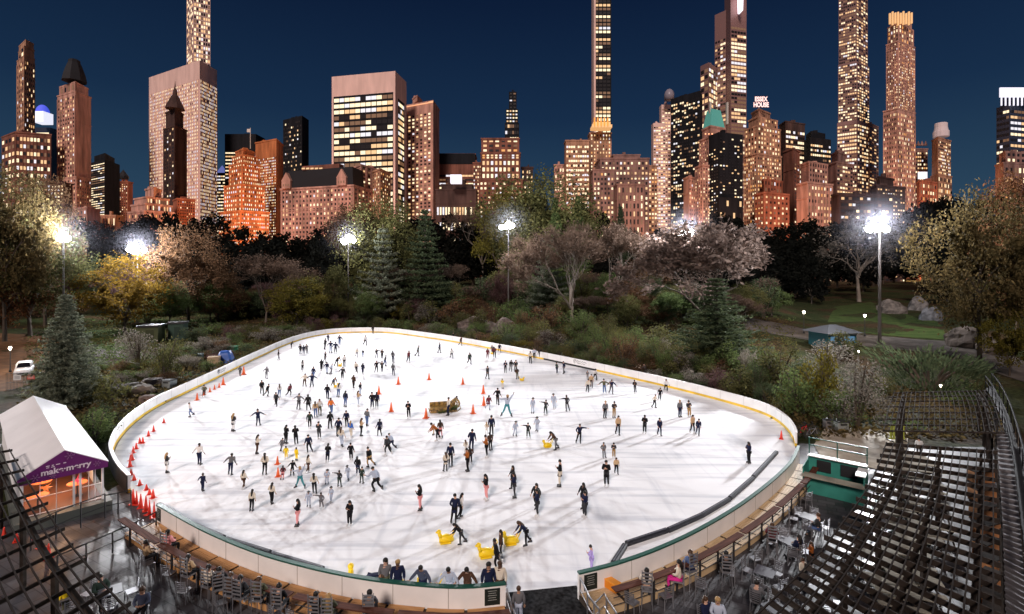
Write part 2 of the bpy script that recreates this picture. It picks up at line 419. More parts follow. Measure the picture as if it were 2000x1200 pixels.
# 3 blue dome
b = Bld('skyscraper', 'tower with a glowing white band and a blue lit dome', 1000, seed=3, wallmat='navy')
b.vol(69, 69, 98, 241); b.grid(0, 1, 14, 'white', .95, .35); D = 1000
m = MB(); m.box(W(83.5, 231, D + 12), (22, 22, 21)); b.extra('light_band', m, M_white_l)
m = MB(); m.lathe([(11 * cos(a) + .01, 17 * sin(a)) for a in [i * pi / 16 for i in range(9)]], W(83.5, 222, D + 12), 16); b.extra('dome', m, M_blue_l, True); b.done()
# 2 brown block
b = Bld('apartment_building', 'brown apartment block with wide amber windows under the slim tan tower', 700, seed=2, wallmat='brown')
b.vol(3, 30, 100, 258, k0=.04, k2=.02); b.grid(0, 3, 10, 'warm', .6, .5); b.grid(1, 8, 10, 'warm', .66, .5, piers=(.12, .5)); b.done()
b = Bld('apartment_building', 'low dark block peeking between the brown block and the mansard tower', 640, seed=29, wallmat='dark')
b.vol(92, 92, 125, 352); b.grid(0, 4, 9, 'white', .55, .5); b.done()
# 4 mansard tower
b = Bld('hotel_tower', 'rose stone hotel tower capped by a dark domed mansard', 720, 'hotel', 4, 'pink')
b.vol(112, 147, 178, 178, k0=.03, k2=.04); b.grid(0, 6, 26, 'hotel', .38, .5, .02); b.grid(1, 6, 26, 'hotel', .38, .5, .02)
b.vol(108, 149, 183, 345, k0=.03, k2=.04, dk=-.004); b.grid(0, 6, 10, 'hotel', .35, .5); b.grid(1, 6, 10, 'dark', .35, .5)
p4 = b.vol(117, 147, 172, 160, 178, .03, .04, .003); b.grid(0, 4, 1, 'hotel', .4, .5); b.grid(1, 4, 1, 'hotel', .4, .5)
m = MB(); c = W(145, 160, 735); m.lathe([(15, 0), (14.5, 3), (13.4, 9), (11, 17), (8.6, 24), (7.2, 27), (7.2, 30), (4.6, 32), (.5, 33)], c, 8, rz=pi / 8); b.extra('roof', m, FM['roofdark']); b.done()
# 5 glass tower
b = Bld('office_tower', 'black glass office tower with glowing floors right of the mansard tower', 680, 'office tower', 5, 'black')
b.vol(178, 205, 234, 312, k0=.03, k2=.05); b.grid(0, 5, 22, 'office', .9, .38, rowrun=.6); b.grid(1, 6, 22, 'warm', .9, .38, rowrun=.5)
b.vol(184, 205, 224, 299, 312, .03, .05, .004); b.done()
b = Bld('apartment_building', 'narrow brick block with a pointed turret beside the black glass tower', 760, seed=6, wallmat='red')
b.vol(229, 229, 250, 350); b.grid(0, 4, 16, 'hotel', .4, .45); m = MB(); m.lathe([(7, 0), (7, 4), (.2, 14)], W(241, 350, 768), 8); b.extra('turret', m, FM['roofdark']); b.done()
# low rose block between
b = Bld('apartment_building', 'low rose terrace house block behind the lamp by the car path', 560, seed=47, wallmat='pink')
b.vol(143, 170, 195, 405, k0=.03, k2=.05); b.grid(0, 4, 5, 'hotel', .4, .45); b.grid(1, 4, 5, 'hotel', .4, .45); b.done()
b = Bld('apartment_building', 'pale low colonnaded block at the foot of the black glass tower', 590, seed=48, wallmat='tan')
b.vol(190, 190, 226, 418); b.grid(0, 7, 3, 'warm', .4, .7); b.done()
# 7 432 grid tower
b = Bld('skyscraper', 'thin white gridded tower running out of the sky behind the piered office slab', 980, seed=7, wallmat='white')
b.vol(365, 378, 411, -70, k0=.03, k2=.015); b.grid(0, 4, 44, 'warm', .68, .62, 0, .3, piers=(.2, .5), floors=(.22, .5)); b.grid(1, 6, 44, 'warm', .68, .62, 0, .3, piers=(.2, .5), floors=(.22, .5)); b.done()
# 8 piered office slab
b = Bld('office_tower', 'broad white office slab of vertical piers and lit window columns', 780, 'office tower', 8, 'white')
b.vol(291, 390, 424, 118, k0=.09, k2=.05); b.grid(0, 26, 36, 'white', .42, .5, .085, piers=(.36, .8)); b.grid(1, 12, 36, 'white', .5, .6, .085, piers=(.36, .8)); b.done()
# 9 dark spire
b = Bld('hotel_tower', 'dark hotel tower with a needle spire in front of the piered slab', 640, 'hotel', 9, 'dark')
b.vol(304, 340, 380, 385, k0=.03, k2=.04); b.grid(1, 7, 8, 'hotel', .4, .5)
b.vol(320, 341, 365, 245, 385, .03, .04, .004); b.grid(0, 3, 16, 'dark', .4, .5); b.grid(1, 5, 16, 'gold', .4, .5)
b.vol(324, 341, 358, 212, 245, .03, .04, .006); b.grid(1, 3, 3, 'dark', .3, .5)
m = MB(); c = W(342, 214, 648); m.lathe([(11, 0), (9, 6), (6, 12), (4.5, 16), (2.8, 18), (2.2, 24), (.9, 27), (.1, 36)], c, 8); b.extra('spire', m, FM['dark']); b.done()
# 10 stepped rose
b = Bld('apartment_building', 'stepped rose stone apartment block with setback terraces by the spire', 540, seed=10, wallmat='pink')
b.vol(250, 282, 340, 412, k0=.03, k2=.04); b.grid(0, 5, 5, 'gold', .4, .45); b.grid(1, 9, 5, 'gold', .4, .45)
b.vol(256, 284, 336, 398, 412, .03, .04, .005); b.grid(1, 9, 1, 'warm', .4, .6)
b.vol(262, 286, 330, 385, 398, .03, .04, .01); b.grid(1, 8, 1, 'warm', .4, .6)
b.vol(284, 300, 315, 366, 385, .03, .04, .02); b.done()
b = Bld('apartment_building', 'plain brown brick block at the foot of the spire tower', 600, seed=11, wallmat='red')
b.vol(338, 346, 381, 388, k0=.03, k2=.02); b.grid(1, 7, 9, 'dark', .4, .45); b.done()
# 12 pyramid
b = Bld('office_tower', 'small dark tower with a lit blue pyramid roof beside the piered slab', 900, 'office tower', 12, 'black')
b.vol(422, 422, 440, 332); b.grid(0, 3, 13, 'white', .9, .4); m = MB(); hip(m, b.last[0], b.last[3], b.last[3] + 14, .05); b.extra('roof', m, mat('lit_pyramid', (.2, .2, .4), emit=(.25, .3, .8), es=.5)); b.done()
# 13 dark ribbon
b = Bld('office_tower', 'black office tower with white ribbon windows behind the orange tiers', 820, 'office tower', 13, 'black')
b.vol(439, 439, 500, 254, k2=.03); b.grid(0, 9, 19, 'white', .95, .36, .12, rowrun=.7); b.done()
# 15 orange slab
b = Bld('office_tower', 'red brick tower with a blank glowing attic next to the black slab', 700, 'office tower', 15, 'orange')
b.vol(499, 540, 553, 272, k0=.03, k2=.05); b.grid(0, 12, 22, 'amber', .5, .45, .12); b.grid(1, 4, 22, 'amber', .5, .45, .12); b.done()
# 14 orange tiers
b = Bld('office_tower', 'floodlit orange brick building stepping up in tiers to a flagpole', 620, 'office tower', 14, 'orange')
b.vol(428, 470, 526, 412, k0=.03, k2=.03); b.grid(0, 9, 7, 'amber', .45, .45); b.grid(1, 12, 7, 'amber', .45, .45)
b.vol(438, 472, 517, 360, 412, .03, .03, .004); b.grid(0, 8, 6, 'amber', .45, .45); b.grid(1, 11, 6, 'amber', .45, .45)
b.vol(448, 473, 508, 318, 360, .03, .03, .008); b.grid(0, 6, 5, 'amber', .45, .45); b.grid(1, 9, 5, 'amber', .45, .45)
b.vol(454, 474, 504, 302, 318, .03, .03, .012); b.grid(0, 5, 2, 'warm', .4, .45); b.grid(1, 8, 2, 'warm', .4, .45)
b.vol(460, 475, 498, 291, 302, .03, .03, .016)
m = MB(); c = W(489, 291, 632); m.tube([c, c + Vector((0, 0, 26))], .35, 5); m.box(c + Vector((-2.2, 0, 22.5)), (4, .1, 4)); b.extra('flagpole', m, mat('pale_metal', (.6, .55, .5), .5)); b.done()
# 16 black slab
b = Bld('office_tower', 'plain black slab tower with a few faint warm windows', 800, 'office tower', 16, 'black')
b.vol(553, 590, 603, 226, k0=.03, k2=.03); b.grid(0, 10, 20, 'dark', .7, .4, .02, .0, skip=.4); b.done()
# 17 chateau hotel
b = Bld('grand_hotel', 'long chateau hotel of rose stone under a dark gabled mansard roof', 520, 'hotel', 17, 'pink')
b.vol(548, 690, 740, 362, k0=.05, k2=.10); po, fa, z0, z1 = b.last
b.grid(0, 17, 7, 'hotel', .4, .5); b.grid(1, 6, 8, 'hotel', .4, .5)
a_, b_ = fa[0]; u = (b_ - a_).normalized(); n = Vector((u.y, -u.x)); n = -n if n.y > 0 else n
for j in (.0, .45, .86):
    p = a_ + (b_ - a_) * .5 + n * .4; b.walls.box((p.x, p.y, z0 + (z1 - z0) * (.52 + j * .55)), ((b_ - a_).length, .8, .8), atan2(u.y, u.x))
m = MB(); q = [a_, b_, b_ + Vector((4, 24)), a_ + Vector((4, 24))]; c = sum(q, Vector((0, 0))) / 4
zz = z1 + 19
m.v = [(p.x, p.y, z1) for p in q] + [((c + (p - c) * f).x, (c + (p - c) * f).y, zz) for p, f in zip(q, (.82, .97, .97, .82))]
for f4 in ((0, 1, 5, 4), (1, 2, 6, 5), (2, 3, 7, 6), (3, 0, 4, 7), (4, 5, 6, 7)): m.f.append(f4); m.m.append(0)
b.extra('roof', m, FM['roofdark'])
for fr in (.10, .86):
    p = a_ + (b_ - a_) * fr; m = MB(); ang = atan2(u.y, u.x)
    m.box((p.x + n.x, p.y + n.y, z1 + 4), (11, 3, 8), ang)
    e = Vector((u.x, u.y, 0)); base = Vector((p.x + n.x * 2.6, p.y + n.y * 2.6, z1 + 8)); nn = Vector((n.x, n.y, 0))
    t1, t2, t3 = base - e * 6, base + e * 6, base + Vector((0, 0, 9)); m.poly([t1, t2, t3]); m.poly([t1 - nn * 6, t3 - nn * 6, t2 - nn * 6]); m.poly([t1, t3, t3 - nn * 6, t1 - nn * 6]); m.poly([t2, t2 - nn * 6, t3 - nn * 6, t3])
    b.extra('gable', m, FM['pink'])
    for k in (-3, 0, 3): b.win.append((Vector((p.x + e.x * k + n.x * 2.7, p.y + e.y * k + n.y * 2.7, z1 + 3.5)), 1.2, 2.4, ang, 3))
for k in range(11):
    p = a_ + (b_ - a_) * (.2 + k * .06); ang = atan2(u.y, u.x); b.win.append((Vector((p.x - n.x * 1.4 + 1.2, p.y - n.y * 1.4 , z1 + 6)), 1.4, 1.6, ang, R.choice((0, 1, 3, 4))))
m = MB(); p = a_ + (b_ - a_) * .55; m.box((p.x, p.y + 9, zz + 2.5), (46, 8, 5), atan2(u.y, u.x)); b.extra('penthouse', m, FM['brown'])
for k in range(9): b.win.append((Vector((p.x - 19 + k * 4.6, p.y + 4.6 - .06 * (k - 4), zz + 1.2)), 4, 1.6, atan2(u.y, u.x), 1))
b.vol(690, 705, 745, 322, 365, .03, .06, .06); b.grid(1, 4, 6, 'hotel', .35, .5)
b.done()
b = Bld('apartment_building', 'tan corner block between the chateau hotel and the white framed tower', 545, seed=49, wallmat='tan')
b.vol(728, 742, 762, 330, k0=.03, k2=.05); b.grid(0, 3, 12, 'hotel', .4, .45); b.grid(1, 4, 12, 'gold', .4, .45); b.done()
# 18 white framed tower
b = Bld('office_tower', 'wide white framed office tower packed with lit glass floors', 700, 'office tower', 18, 'white')
b.vol(648, 772, 794, 139, k0=.03, k2=.06); po, fa, z0, z1 = b.last
b.grid(0, 9, 25, 'office', .92, .62, .105, .02, .035, rowrun=.45); b.grid(1, 4, 25, 'office', .85, .62, .13, .02, .24, rowrun=.3)
m = MB()
for fi, (sd, tp) in ((0, (.03, .1)), (1, (.22, .12))):
    a_, b_ = fa[fi]; d = b_ - a_; L = d.length; u = d / L; n = Vector((u.y, -u.x)); n = -n if n.y > 0 else n; p = (a_ + b_) / 2 + n * .1
    m.box((p.x, p.y, z0 + (z1 - z0) * (1 - tp) / 2), (L * (1 - 2 * sd), .2, (z1 - z0) * (1 - tp)), atan2(u.y, u.x))
b.extra('curtain_wall', m, FM['black']); b.done()
# 19 tower right of it
b = Bld('office_tower', 'rose tower of dark window strips with an orange lit cornice', 760, 'office tower', 19, 'pink')
b.vol(793, 846, 858, 197, k0=.03, k2=.06); po, fa, z0, z1 = b.last
b.grid(0, 5, 27, 'warm', .52, .5, .06, .0, .06, piers=(.4, .7))
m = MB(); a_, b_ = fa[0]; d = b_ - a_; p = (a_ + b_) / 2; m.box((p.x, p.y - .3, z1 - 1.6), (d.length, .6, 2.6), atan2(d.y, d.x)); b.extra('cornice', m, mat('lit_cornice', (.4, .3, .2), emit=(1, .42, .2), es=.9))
b.vol(806, 815, 824, 187, 197, .02, .03, .03); b.done()
# 20 wide ribbon block
b = Bld('office_tower', 'low wide office block with stacked lit ribbons under a black attic', 800, 'office tower', 20, 'brown')
b.vol(857, 857, 928, 294); po, fa, z0, z1 = b.last; b.grid(0, 9, 12, 'office', .94, .45, .16, rowrun=.5)
m = MB(); a_, b_ = fa[0]; p = (a_ + b_) / 2; m.box((p.x, p.y - .3, z1 - 8), ((b_ - a_).length, .6, 17), atan2((b_ - a_).y, (b_ - a_).x)); b.extra('attic', m, FM['black']); b.done()
b = Bld('apartment_building', 'dark low block with a glowing white glass box on its roof', 600, seed=21, wallmat='dark')
b.vol(851, 851, 930, 366); b.grid(0, 14, 3, 'office', .6, .5, .15, .35)
b.vol(862, 862, 922, 356, 366, dk=.01); b.vol(874, 874, 908, 347, 356, dk=.015); c = W(891, 354, 606); m = MB(); m.box(c + Vector((0, 0, 2)), (13, 8, 10)); b.extra('glass_box', m, M_white_l); b.done()
b = Bld('apartment_building', 'narrow brown infill block beside the stepped block with the dark turret', 720, seed=50, wallmat='brown')
b.vol(924, 924, 940, 312); b.grid(0, 3, 14, 'warm', .6, .5); b.done()
# 22 stepped dark
b = Bld('apartment_building', 'stepped brown block with glowing arches near the thin black turret', 640, seed=22, wallmat='brown')
b.vol(935, 935, 1021, 345); b.grid(0, 9, 8, 'warm', .5, .45); b.vol(939, 939, 1016, 292, 345, dk=.004); b.grid(0, 9, 4, 'amber', .55, .6); b.vol(940, 940, 1014, 263, 292, dk=.008); b.grid(0, 6, 3, 'gold', .6, .45); b.done()
b = Bld('skyscraper', 'thin stepped black glass turret above the stepped brown block', 860, seed=23, wallmat='black')
b.vol(986, 986, 1014, 232); b.grid(0, 5, 9, 'warm', .8, .5, .0, .55); b.vol(988, 988, 1012, 204, 232, dk=.002); b.grid(0, 4, 4, 'white', .6, .4); b.vol(994, 994, 1009, 169, 204, dk=.004); b.grid(0, 2, 5, 'dark', .6, .4); b.done()
b = Bld('apartment_building', 'small dark block just behind the big olive tree', 660, seed=24, wallmat='dark')
b.vol(1019, 1019, 1041, 321); b.grid(0, 4, 9, 'warm', .6, .5); b.done()
b = Bld('apartment_building', 'small rose block left of the gridded flat block', 700, seed=25, wallmat='pink')
b.vol(1083, 1083, 1107, 316); b.grid(0, 4, 8, 'warm', .5, .5); b.done()
b = Bld('apartment_building', 'flat topped block with a tight grid of cream lit windows', 680, seed=26, wallmat='tan')
b.vol(1105, 1105, 1151, 267); b.grid(0, 8, 14, 'office', .8, .45, .03, floors=(.2, .3)); b.done()
# 27 steinway
b = Bld('skyscraper', 'razor thin dark tower with stacked amber floors and a white stone edge', 900, seed=27, wallmat='black')
b.vol(1156, 1160, 1194, -60, k0=.03, k2=.0); po, fa, z0, z1 = b.last; b.grid(1, 3, 40, 'glass', .8, .62, .0, .42, .04, rowrun=.93)
m = MB(); a_, b_ = fa[0]; m.prism([a_ + Vector((-.6, 0)), b_ + Vector((-.2, -.6)), b_ + Vector((3.2, -.6)), a_ + Vector((3, 6))], z0, z1); b.extra('edge_wall', m, FM['white']); b.done()
b = Bld('apartment_building', 'stone block topped by an orange floodlit arcade below the razor thin tower', 720, seed=28, wallmat='tan')
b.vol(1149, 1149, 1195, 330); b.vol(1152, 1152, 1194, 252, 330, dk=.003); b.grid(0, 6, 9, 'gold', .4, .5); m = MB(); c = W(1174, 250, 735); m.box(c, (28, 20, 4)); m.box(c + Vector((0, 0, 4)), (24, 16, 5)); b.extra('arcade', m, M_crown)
m = MB()
for k in range(5): m.box(W(1161 + k * 6.5, 238, 722), (1.6, 2, 11))
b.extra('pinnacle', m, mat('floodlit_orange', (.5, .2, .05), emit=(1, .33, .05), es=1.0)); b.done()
b = Bld('apartment_building', 'broad brown apartment house below the razor thin tower', 620, seed=30, wallmat='grey')
b.vol(1158, 1158, 1200, 326); b.grid(0, 5, 9, 'gold', .5, .5); b.vol(1172, 1172, 1268, 303, dk=.01); b.grid(0, 11, 11, 'warm', .5, .48); b.vol(1198, 1198, 1250, 296, 303, dk=.02); b.vol(1205, 1205, 1258, 355, dk=-.03); b.grid(0, 7, 5, 'hotel', .4, .6); b.done()
b = Bld('apartment_building', 'narrow amber lit block behind the broad brown apartment house', 700, seed=51, wallmat='tan')
b.vol(1255, 1255, 1284, 318); b.grid(0, 4, 12, 'gold', .6, .5); b.done()
# 29 stacked with dome
b = Bld('skyscraper', 'pale stacked balcony tower with a glass rounded top', 760, seed=31, wallmat='white')
b.vol(1276, 1276, 1300, 232); b.grid(0, 4, 26, 'amber', .8, .42); b.vol(1292, 1292, 1316, 195, dk=.01); b.grid(0, 3, 30, 'warm', .7, .4)
m = MB(); m.lathe([(7.4, 0), (7.4, 8), (6, 13), (3.3, 16), (.3, 17.5)], W(1307, 196, 775), 12); b.extra('dome', m, mat('dome_glass', (.25, .22, .26), .3), True); b.done()
# dark slab
b = Bld('office_tower', 'leaning black office slab dotted with pale lit windows', 700, 'office tower', 32, 'black')
b.vol(1310, 1368, 1372, 177, k0=.05, k2=.03); b.grid(0, 11, 30, 'dark', .75, .45, .03, rowrun=.2); b.grid(0, 11, 15, 'warm', .75, .22, .03, .0, skip=.55, out=.4); b.done()
# 30 one57
b = Bld('skyscraper', 'tall violet glass tower with a blazing white lantern at its top', 860, seed=33, wallmat='violet')
b.vol(1368, 1384, 1402, 122, k0=.02, k2=.03); b.grid(0, 2, 26, 'glass', .8, .6); b.grid(1, 3, 26, 'warm', .8, .6)
b.vol(1396, 1418, 1420, 20, k0=.02, k2=.02, dk=.01); b.grid(0, 3, 40, 'glass', .8, .5, .1)
b.vol(1415, 1427, 1458, -30, k0=.03, k2=.01, dk=-.01); po, fa, z0, z1 = b.last; b.grid(1, 4, 44, 'glass', .88, .6, .14, 0, .03, rowrun=.75); b.grid(0, 2, 44, 'glass', .7, .5, .14)
m = MB(); m.beam(W(1446, 24, 846), W(1446, -8, 846), 13, 3, up=(1, 0, 0)); m.v = [(v[0] + (v[0] - W(1446, 0, 846).x) * (.35 if v[2] > W(0, 8, 846).z else -.1), v[1], v[2]) for v in m.v]; b.extra('lantern', m, mat('lit_lantern', (.8, .8, .8), emit=(.96, .88, 1), es=2.2)); b.done()
# 31 green copper roof hotel
b = Bld('hotel_tower', 'rose hotel tower with a steep green copper roof lit from below', 600, 'hotel', 34, 'pink')
b.vol(1366, 1384, 1421, 268, k0=.03, k2=.02); b.grid(0, 4, 20, 'hotel', .4, .45); b.grid(1, 5, 20, 'warm', .4, .45); po, fa, z0, z1 = b.last
b.vol(1372, 1388, 1416, 246, 268, .03, .02, .004); po, fa, z0, z1 = b.last
m = MB(); hip(m, po, z1, z1 + 22, .62); b.extra('roof', m, FM['copper'])
for xx in (1387, 1420):
    m = MB(); m.box(W(xx, 222, 612), (2.2, 3, 26)); b.extra('chimney', m, mat('pale_chimney', (.5, .45, .4), .7))
m = MB()
for k in range(7): m.ball(W(1378 + k * 6.5, 262, 596), .9, 6, 4)
b.extra('cornice_lamp', m, mat('lit_orange_lamp', (.5, .3, .2), emit=(1, .38, .18), es=2)); b.done()
b = Bld('apartment_building', 'flat black tower block standing before the green roofed hotel', 560, seed=35, wallmat='black')
b.vol(1384, 1404, 1451, 258, k0=.03, k2=.02); b.grid(1, 7, 22, 'dark', .6, .4, .03, skip=.3); b.grid(0, 3, 22, 'dark', .5, .4, .1); b.vol(1396, 1404, 1450, 385, k0=.03, k2=.02, dk=-.01); b.grid(1, 7, 5, 'warm', .6, .45, .0, .3, skip=.4); b.done()
b = Bld('apartment_building', 'rose wing block with deep stepped balconies left of the flat black tower', 570, seed=52, wallmat='pink')
b.vol(1358, 1372, 1400, 322, k0=.03, k2=.02); b.grid(0, 3, 14, 'hotel', .4, .5); b.grid(1, 5, 14, 'warm', .45, .5); b.vol(1335, 1345, 1366, 345, k0=.03, k2=.03, dk=.01); b.grid(1, 4, 9, 'hotel', .4, .5); b.done()
# 33 hotel with roof sign
b = Bld('hotel_tower', 'tan hotel stepping up to a rooftop sign of lit letters', 600, 'hotel', 36, 'tan')
b.vol(1453, 1478, 1526, 300, k0=.03, k2=.03); b.grid(0, 5, 14, 'gold', .45, .5); b.grid(1, 8, 14, 'gold', .5, .5)
b.vol(1455, 1479, 1524, 246, 300, .03, .03, .004); b.grid(0, 4, 6, 'warm', .45, .5); b.grid(1, 8, 6, 'warm', .45, .5)
b.vol(1462, 1480, 1518, 228, 246, .03, .03, .008); b.grid(1, 6, 2, 'warm', .4, .5); b.vol(1468, 1482, 1504, 213, 228, .03, .03, .012)
t33 = b.done()
sg = thing('roof_sign', 'red lit two line rooftop sign reading ESSEX HOUSE', 'sign', W(1486, 211, 604))
m = MB()
for k in range(5): m.beam((-7 + 3.5 * k, 0, 0), (-7 + 3.5 * k, 0, 14), .35, .35)
for z in (.3, 7, 14): m.beam((-8, .3, z), (8, .3, z), .3, .3)
m.build('frame', FM['dark'], sg)
M_sign = mat('sign_letters', (.6, .4, .4), emit=(1, .66, .60), es=1.3)
for txt, z in (('ESSEX', 7.6), ('HOUSE', .9)): text_mesh(txt, 7.6, M_sign, sg, (0, -.6, z), (pi / 2, 0, 0), ext=.15, sx=.74, off=.22)
b = Bld('apartment_building', 'low orange washed block with square windows below the rooftop sign hotel', 560, seed=37, wallmat='red')
b.vol(1474, 1492, 1541, 376, k0=.03, k2=.03); b.grid(0, 3, 6, 'gold', .4, .4); b.grid(1, 6, 6, 'gold', .4, .4); b.vol(1488, 1492, 1528, 350, 376, .03, .03, .03); b.grid(1, 6, 2, 'hotel', .4, .5); b.done()
b = Bld('office_tower', 'dark tower with a corner of bright striped floors near the rooftop sign', 780, 'office tower', 38, 'dark')
b.vol(1522, 1534, 1572, 237, k0=.03, k2=.02); b.grid(1, 7, 18, 'office', .9, .5, .05, .3, rowrun=.5); b.done()
b = Bld('office_tower', 'plain bronze slab glowing brown below the striped corner tower', 620, 'office tower', 39, 'brown')
b.vol(1530, 1550, 1562, 290, k0=.03, k2=.03); b.grid(1, 2, 16, 'dark', .4, .4, .1); b.done()
b = Bld('office_tower', 'black stepped glass tower with white roof lights beside the tall ribbed tower', 760, 'office tower', 40, 'black')
b.vol(1570, 1582, 1623, 268, k0=.03, k2=.02); b.grid(1, 8, 14, 'warm', .8, .42, .04, rowrun=.3); b.vol(1574, 1584, 1612, 256, 268, .03, .02, .01); b.done()
b = Bld('apartment_building', 'square brown stone block with paired lit windows right of the bronze slab', 540, seed=41, wallmat='pink')
b.vol(1556, 1577, 1626, 356, k0=.03, k2=.03); b.grid(1, 8, 6, 'gold', .38, .45); b.vol(1564, 1580, 1616, 316, 356, .03, .03, .02); b.grid(1, 7, 4, 'dark', .45, .45); b.done()
b = Bld('apartment_building', 'brown setback block with dark balconies at the foot of the ribbed tower', 600, seed=42, wallmat='grey')
b.vol(1616, 1634, 1666, 316, k0=.03, k2=.03); b.grid(0, 4, 12, 'gold', .6, .5); b.grid(1, 5, 12, 'warm', .8, .45); b.vol(1624, 1636, 1652, 296, 316, .03, .03, .01); b.done()
# central park tower
b = Bld('skyscraper', 'tallest ribbed violet tower leaving the top of the sky', 880, seed=43, wallmat='violet')
b.vol(1635, 1674, 1700, 235, k0=.02, k2=.03); b.grid(0, 7, 22, 'warm', .8, .5, .02, rowrun=.3, floors=(.18, .4)); b.grid(1, 5, 22, 'warm', .7, .5, .02)
b.vol(1637, 1674, 1698, 120, 235, .02, .03, .003); b.grid(0, 7, 17, 'glass', .8, .5, rowrun=.3, floors=(.18, .4)); b.grid(1, 5, 17, 'warm', .7, .5)
b.vol(1638, 1672, 1695, -40, 120, .02, .03, .006); b.grid(0, 7, 22, 'glass', .8, .5, rowrun=.4, floors=(.18, .4)); b.grid(1, 4, 22, 'glass', .7, .5); b.done()
b = Bld('apartment_building', 'slim grey ribbed slab pressed against the tallest tower', 900, seed=44, wallmat='grey')
b.vol(1688, 1698, 1716, 240, k0=.02, k2=.03); b.grid(1, 3, 24, 'hotel', .8, .4, floors=(.2, .4)); b.done()
# limestone tower with crown
b = Bld('skyscraper', 'tall limestone tower with a glowing golden crown of columns', 760, seed=45, wallmat='pink')
b.vol(1725, 1752, 1788, 212, k0=.02, k2=.03); b.grid(0, 7, 20, 'hotel', .42, .5); b.grid(1, 10, 20, 'gold', .45, .5)
b.vol(1731, 1754, 1787, 80, 212, .02, .03, .003); b.grid(0, 6, 22, 'hotel', .42, .5); b.grid(1, 9, 22, 'gold', .45, .5)
b.vol(1734, 1755, 1784, 46, 80, .02, .03, .006); b.grid(0, 4, 4, 'gold', .4, .6); b.grid(1, 6, 4, 'gold', .4, .6)
b.vol(1738, 1757, 1781, 30, 46, .02, .03, .01); m = MB()
for k in range(9): m.box(W(1738 + k * 5.3, 37 - .6 * (k % 3), 764 - min(k, 4) * .2), (1.9, 2, 16 + 4 * (k % 2)))
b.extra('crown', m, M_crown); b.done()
b = Bld('apartment_building', 'dark low terrace block in front of the golden crowned tower', 560, seed=46, wallmat='dark')
b.vol(1700, 1712, 1768, 362, k0=.03, k2=.03); b.grid(1, 9, 8, 'warm', .6, .4, skip=.2); b.vol(1712, 1718, 1745, 345, 362, .03, .03, .02); b.done()
b = Bld('apartment_building', 'long curved dark apartment block with balcony lights below the tallest tower', 540, seed=53, wallmat='dark')
b.vol(1622, 1640, 1745, 378, k0=.03, k2=.02); b.grid(1, 14, 5, 'dark', .8, .4, floors=(.3, .4)); b.done()
b = Bld('office_tower', 'brown tower with a crown of chevrons and a white lit screen', 800, 'office tower', 54, 'grey')
b.vol(1783, 1783, 1812, 284); b.grid(0, 6, 16, 'gold', .7, .45); m = MB(); po, fa, z0, z1 = b.last
for k in range(4): q = W(1786.5 + k * 7.2, 284, 801); m.v += [(q.x - 2.9, q.y, z1), (q.x + 2.9, q.y, z1), (q.x, q.y, z1 + 7.5), (q.x, q.y + 5, z1)]; i = len(m.v) - 4; m.f += [(i, i + 1, i + 2), (i + 1, i + 3, i + 2), (i + 3, i, i + 2)]; m.m += [0, 0, 0]
b.extra('roof', m, FM['grey']); m = MB(); m.box(W(1802, 343, 790), (14, 1, 11)); b.extra('screen', m, M_white_l); b.done()
b = Bld('apartment_building', 'low amber block between the chevron tower and the rounded tower', 700, seed=55, wallmat='red')
b.vol(1790, 1796, 1830, 352, k0=.03, k2=.03); b.grid(1, 7, 6, 'gold', .5, .5); b.done()
b = Bld('skyscraper', 'rounded tan tower with a pale lit drum top and orange base', 760, seed=56, wallmat='tan')
b.vol(1820, 1832, 1857, 268, k0=.03, k2=.03); b.grid(0, 4, 20, 'gold', .6, .5); b.grid(1, 8, 20, 'warm', .7, .45); b.vol(1818, 1832, 1859, 340, k0=.03, k2=.03, dk=-.004); b.grid(1, 8, 7, 'gold', .6, .6, out=.3)
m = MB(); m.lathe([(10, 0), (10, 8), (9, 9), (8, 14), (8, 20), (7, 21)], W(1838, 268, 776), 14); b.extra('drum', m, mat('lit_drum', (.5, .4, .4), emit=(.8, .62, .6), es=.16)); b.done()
# right edge glass tower
b = Bld('office_tower', 'dark blue glass tower with a white lit lattice crown at the edge', 760, 'office tower', 57, 'navy')
b.vol(1946, 1972, 2030, 205, k0=.02, k2=.02); b.grid(0, 3, 17, 'dark', .85, .45, rowrun=.4); b.grid(1, 7, 17, 'glass', .85, .45, .02, rowrun=.5); b.vol(1953, 1976, 2030, 170, 205, .02, .02, .004)
m = MB(); m.box(W(1990, 181, 752), (56, 2, 14))
for k in range(8): m.box(W(1956 + k * 8, 196, 752), (1.2, 1.5, 16))
b.extra('light_crown', m, M_white_l); b.done()
b = Bld('apartment_building', 'violet brown stepped block under the dark blue glass tower', 620, seed=58, wallmat='grey')
b.vol(1944, 1960, 2040, 318, k0=.03, k2=.02); b.grid(1, 9, 6, 'gold', .5, .5); b.vol(1952, 1964, 2040, 296, 318, .03, .02, .01); b.grid(1, 8, 2, 'hotel', .5, .5); b.done()

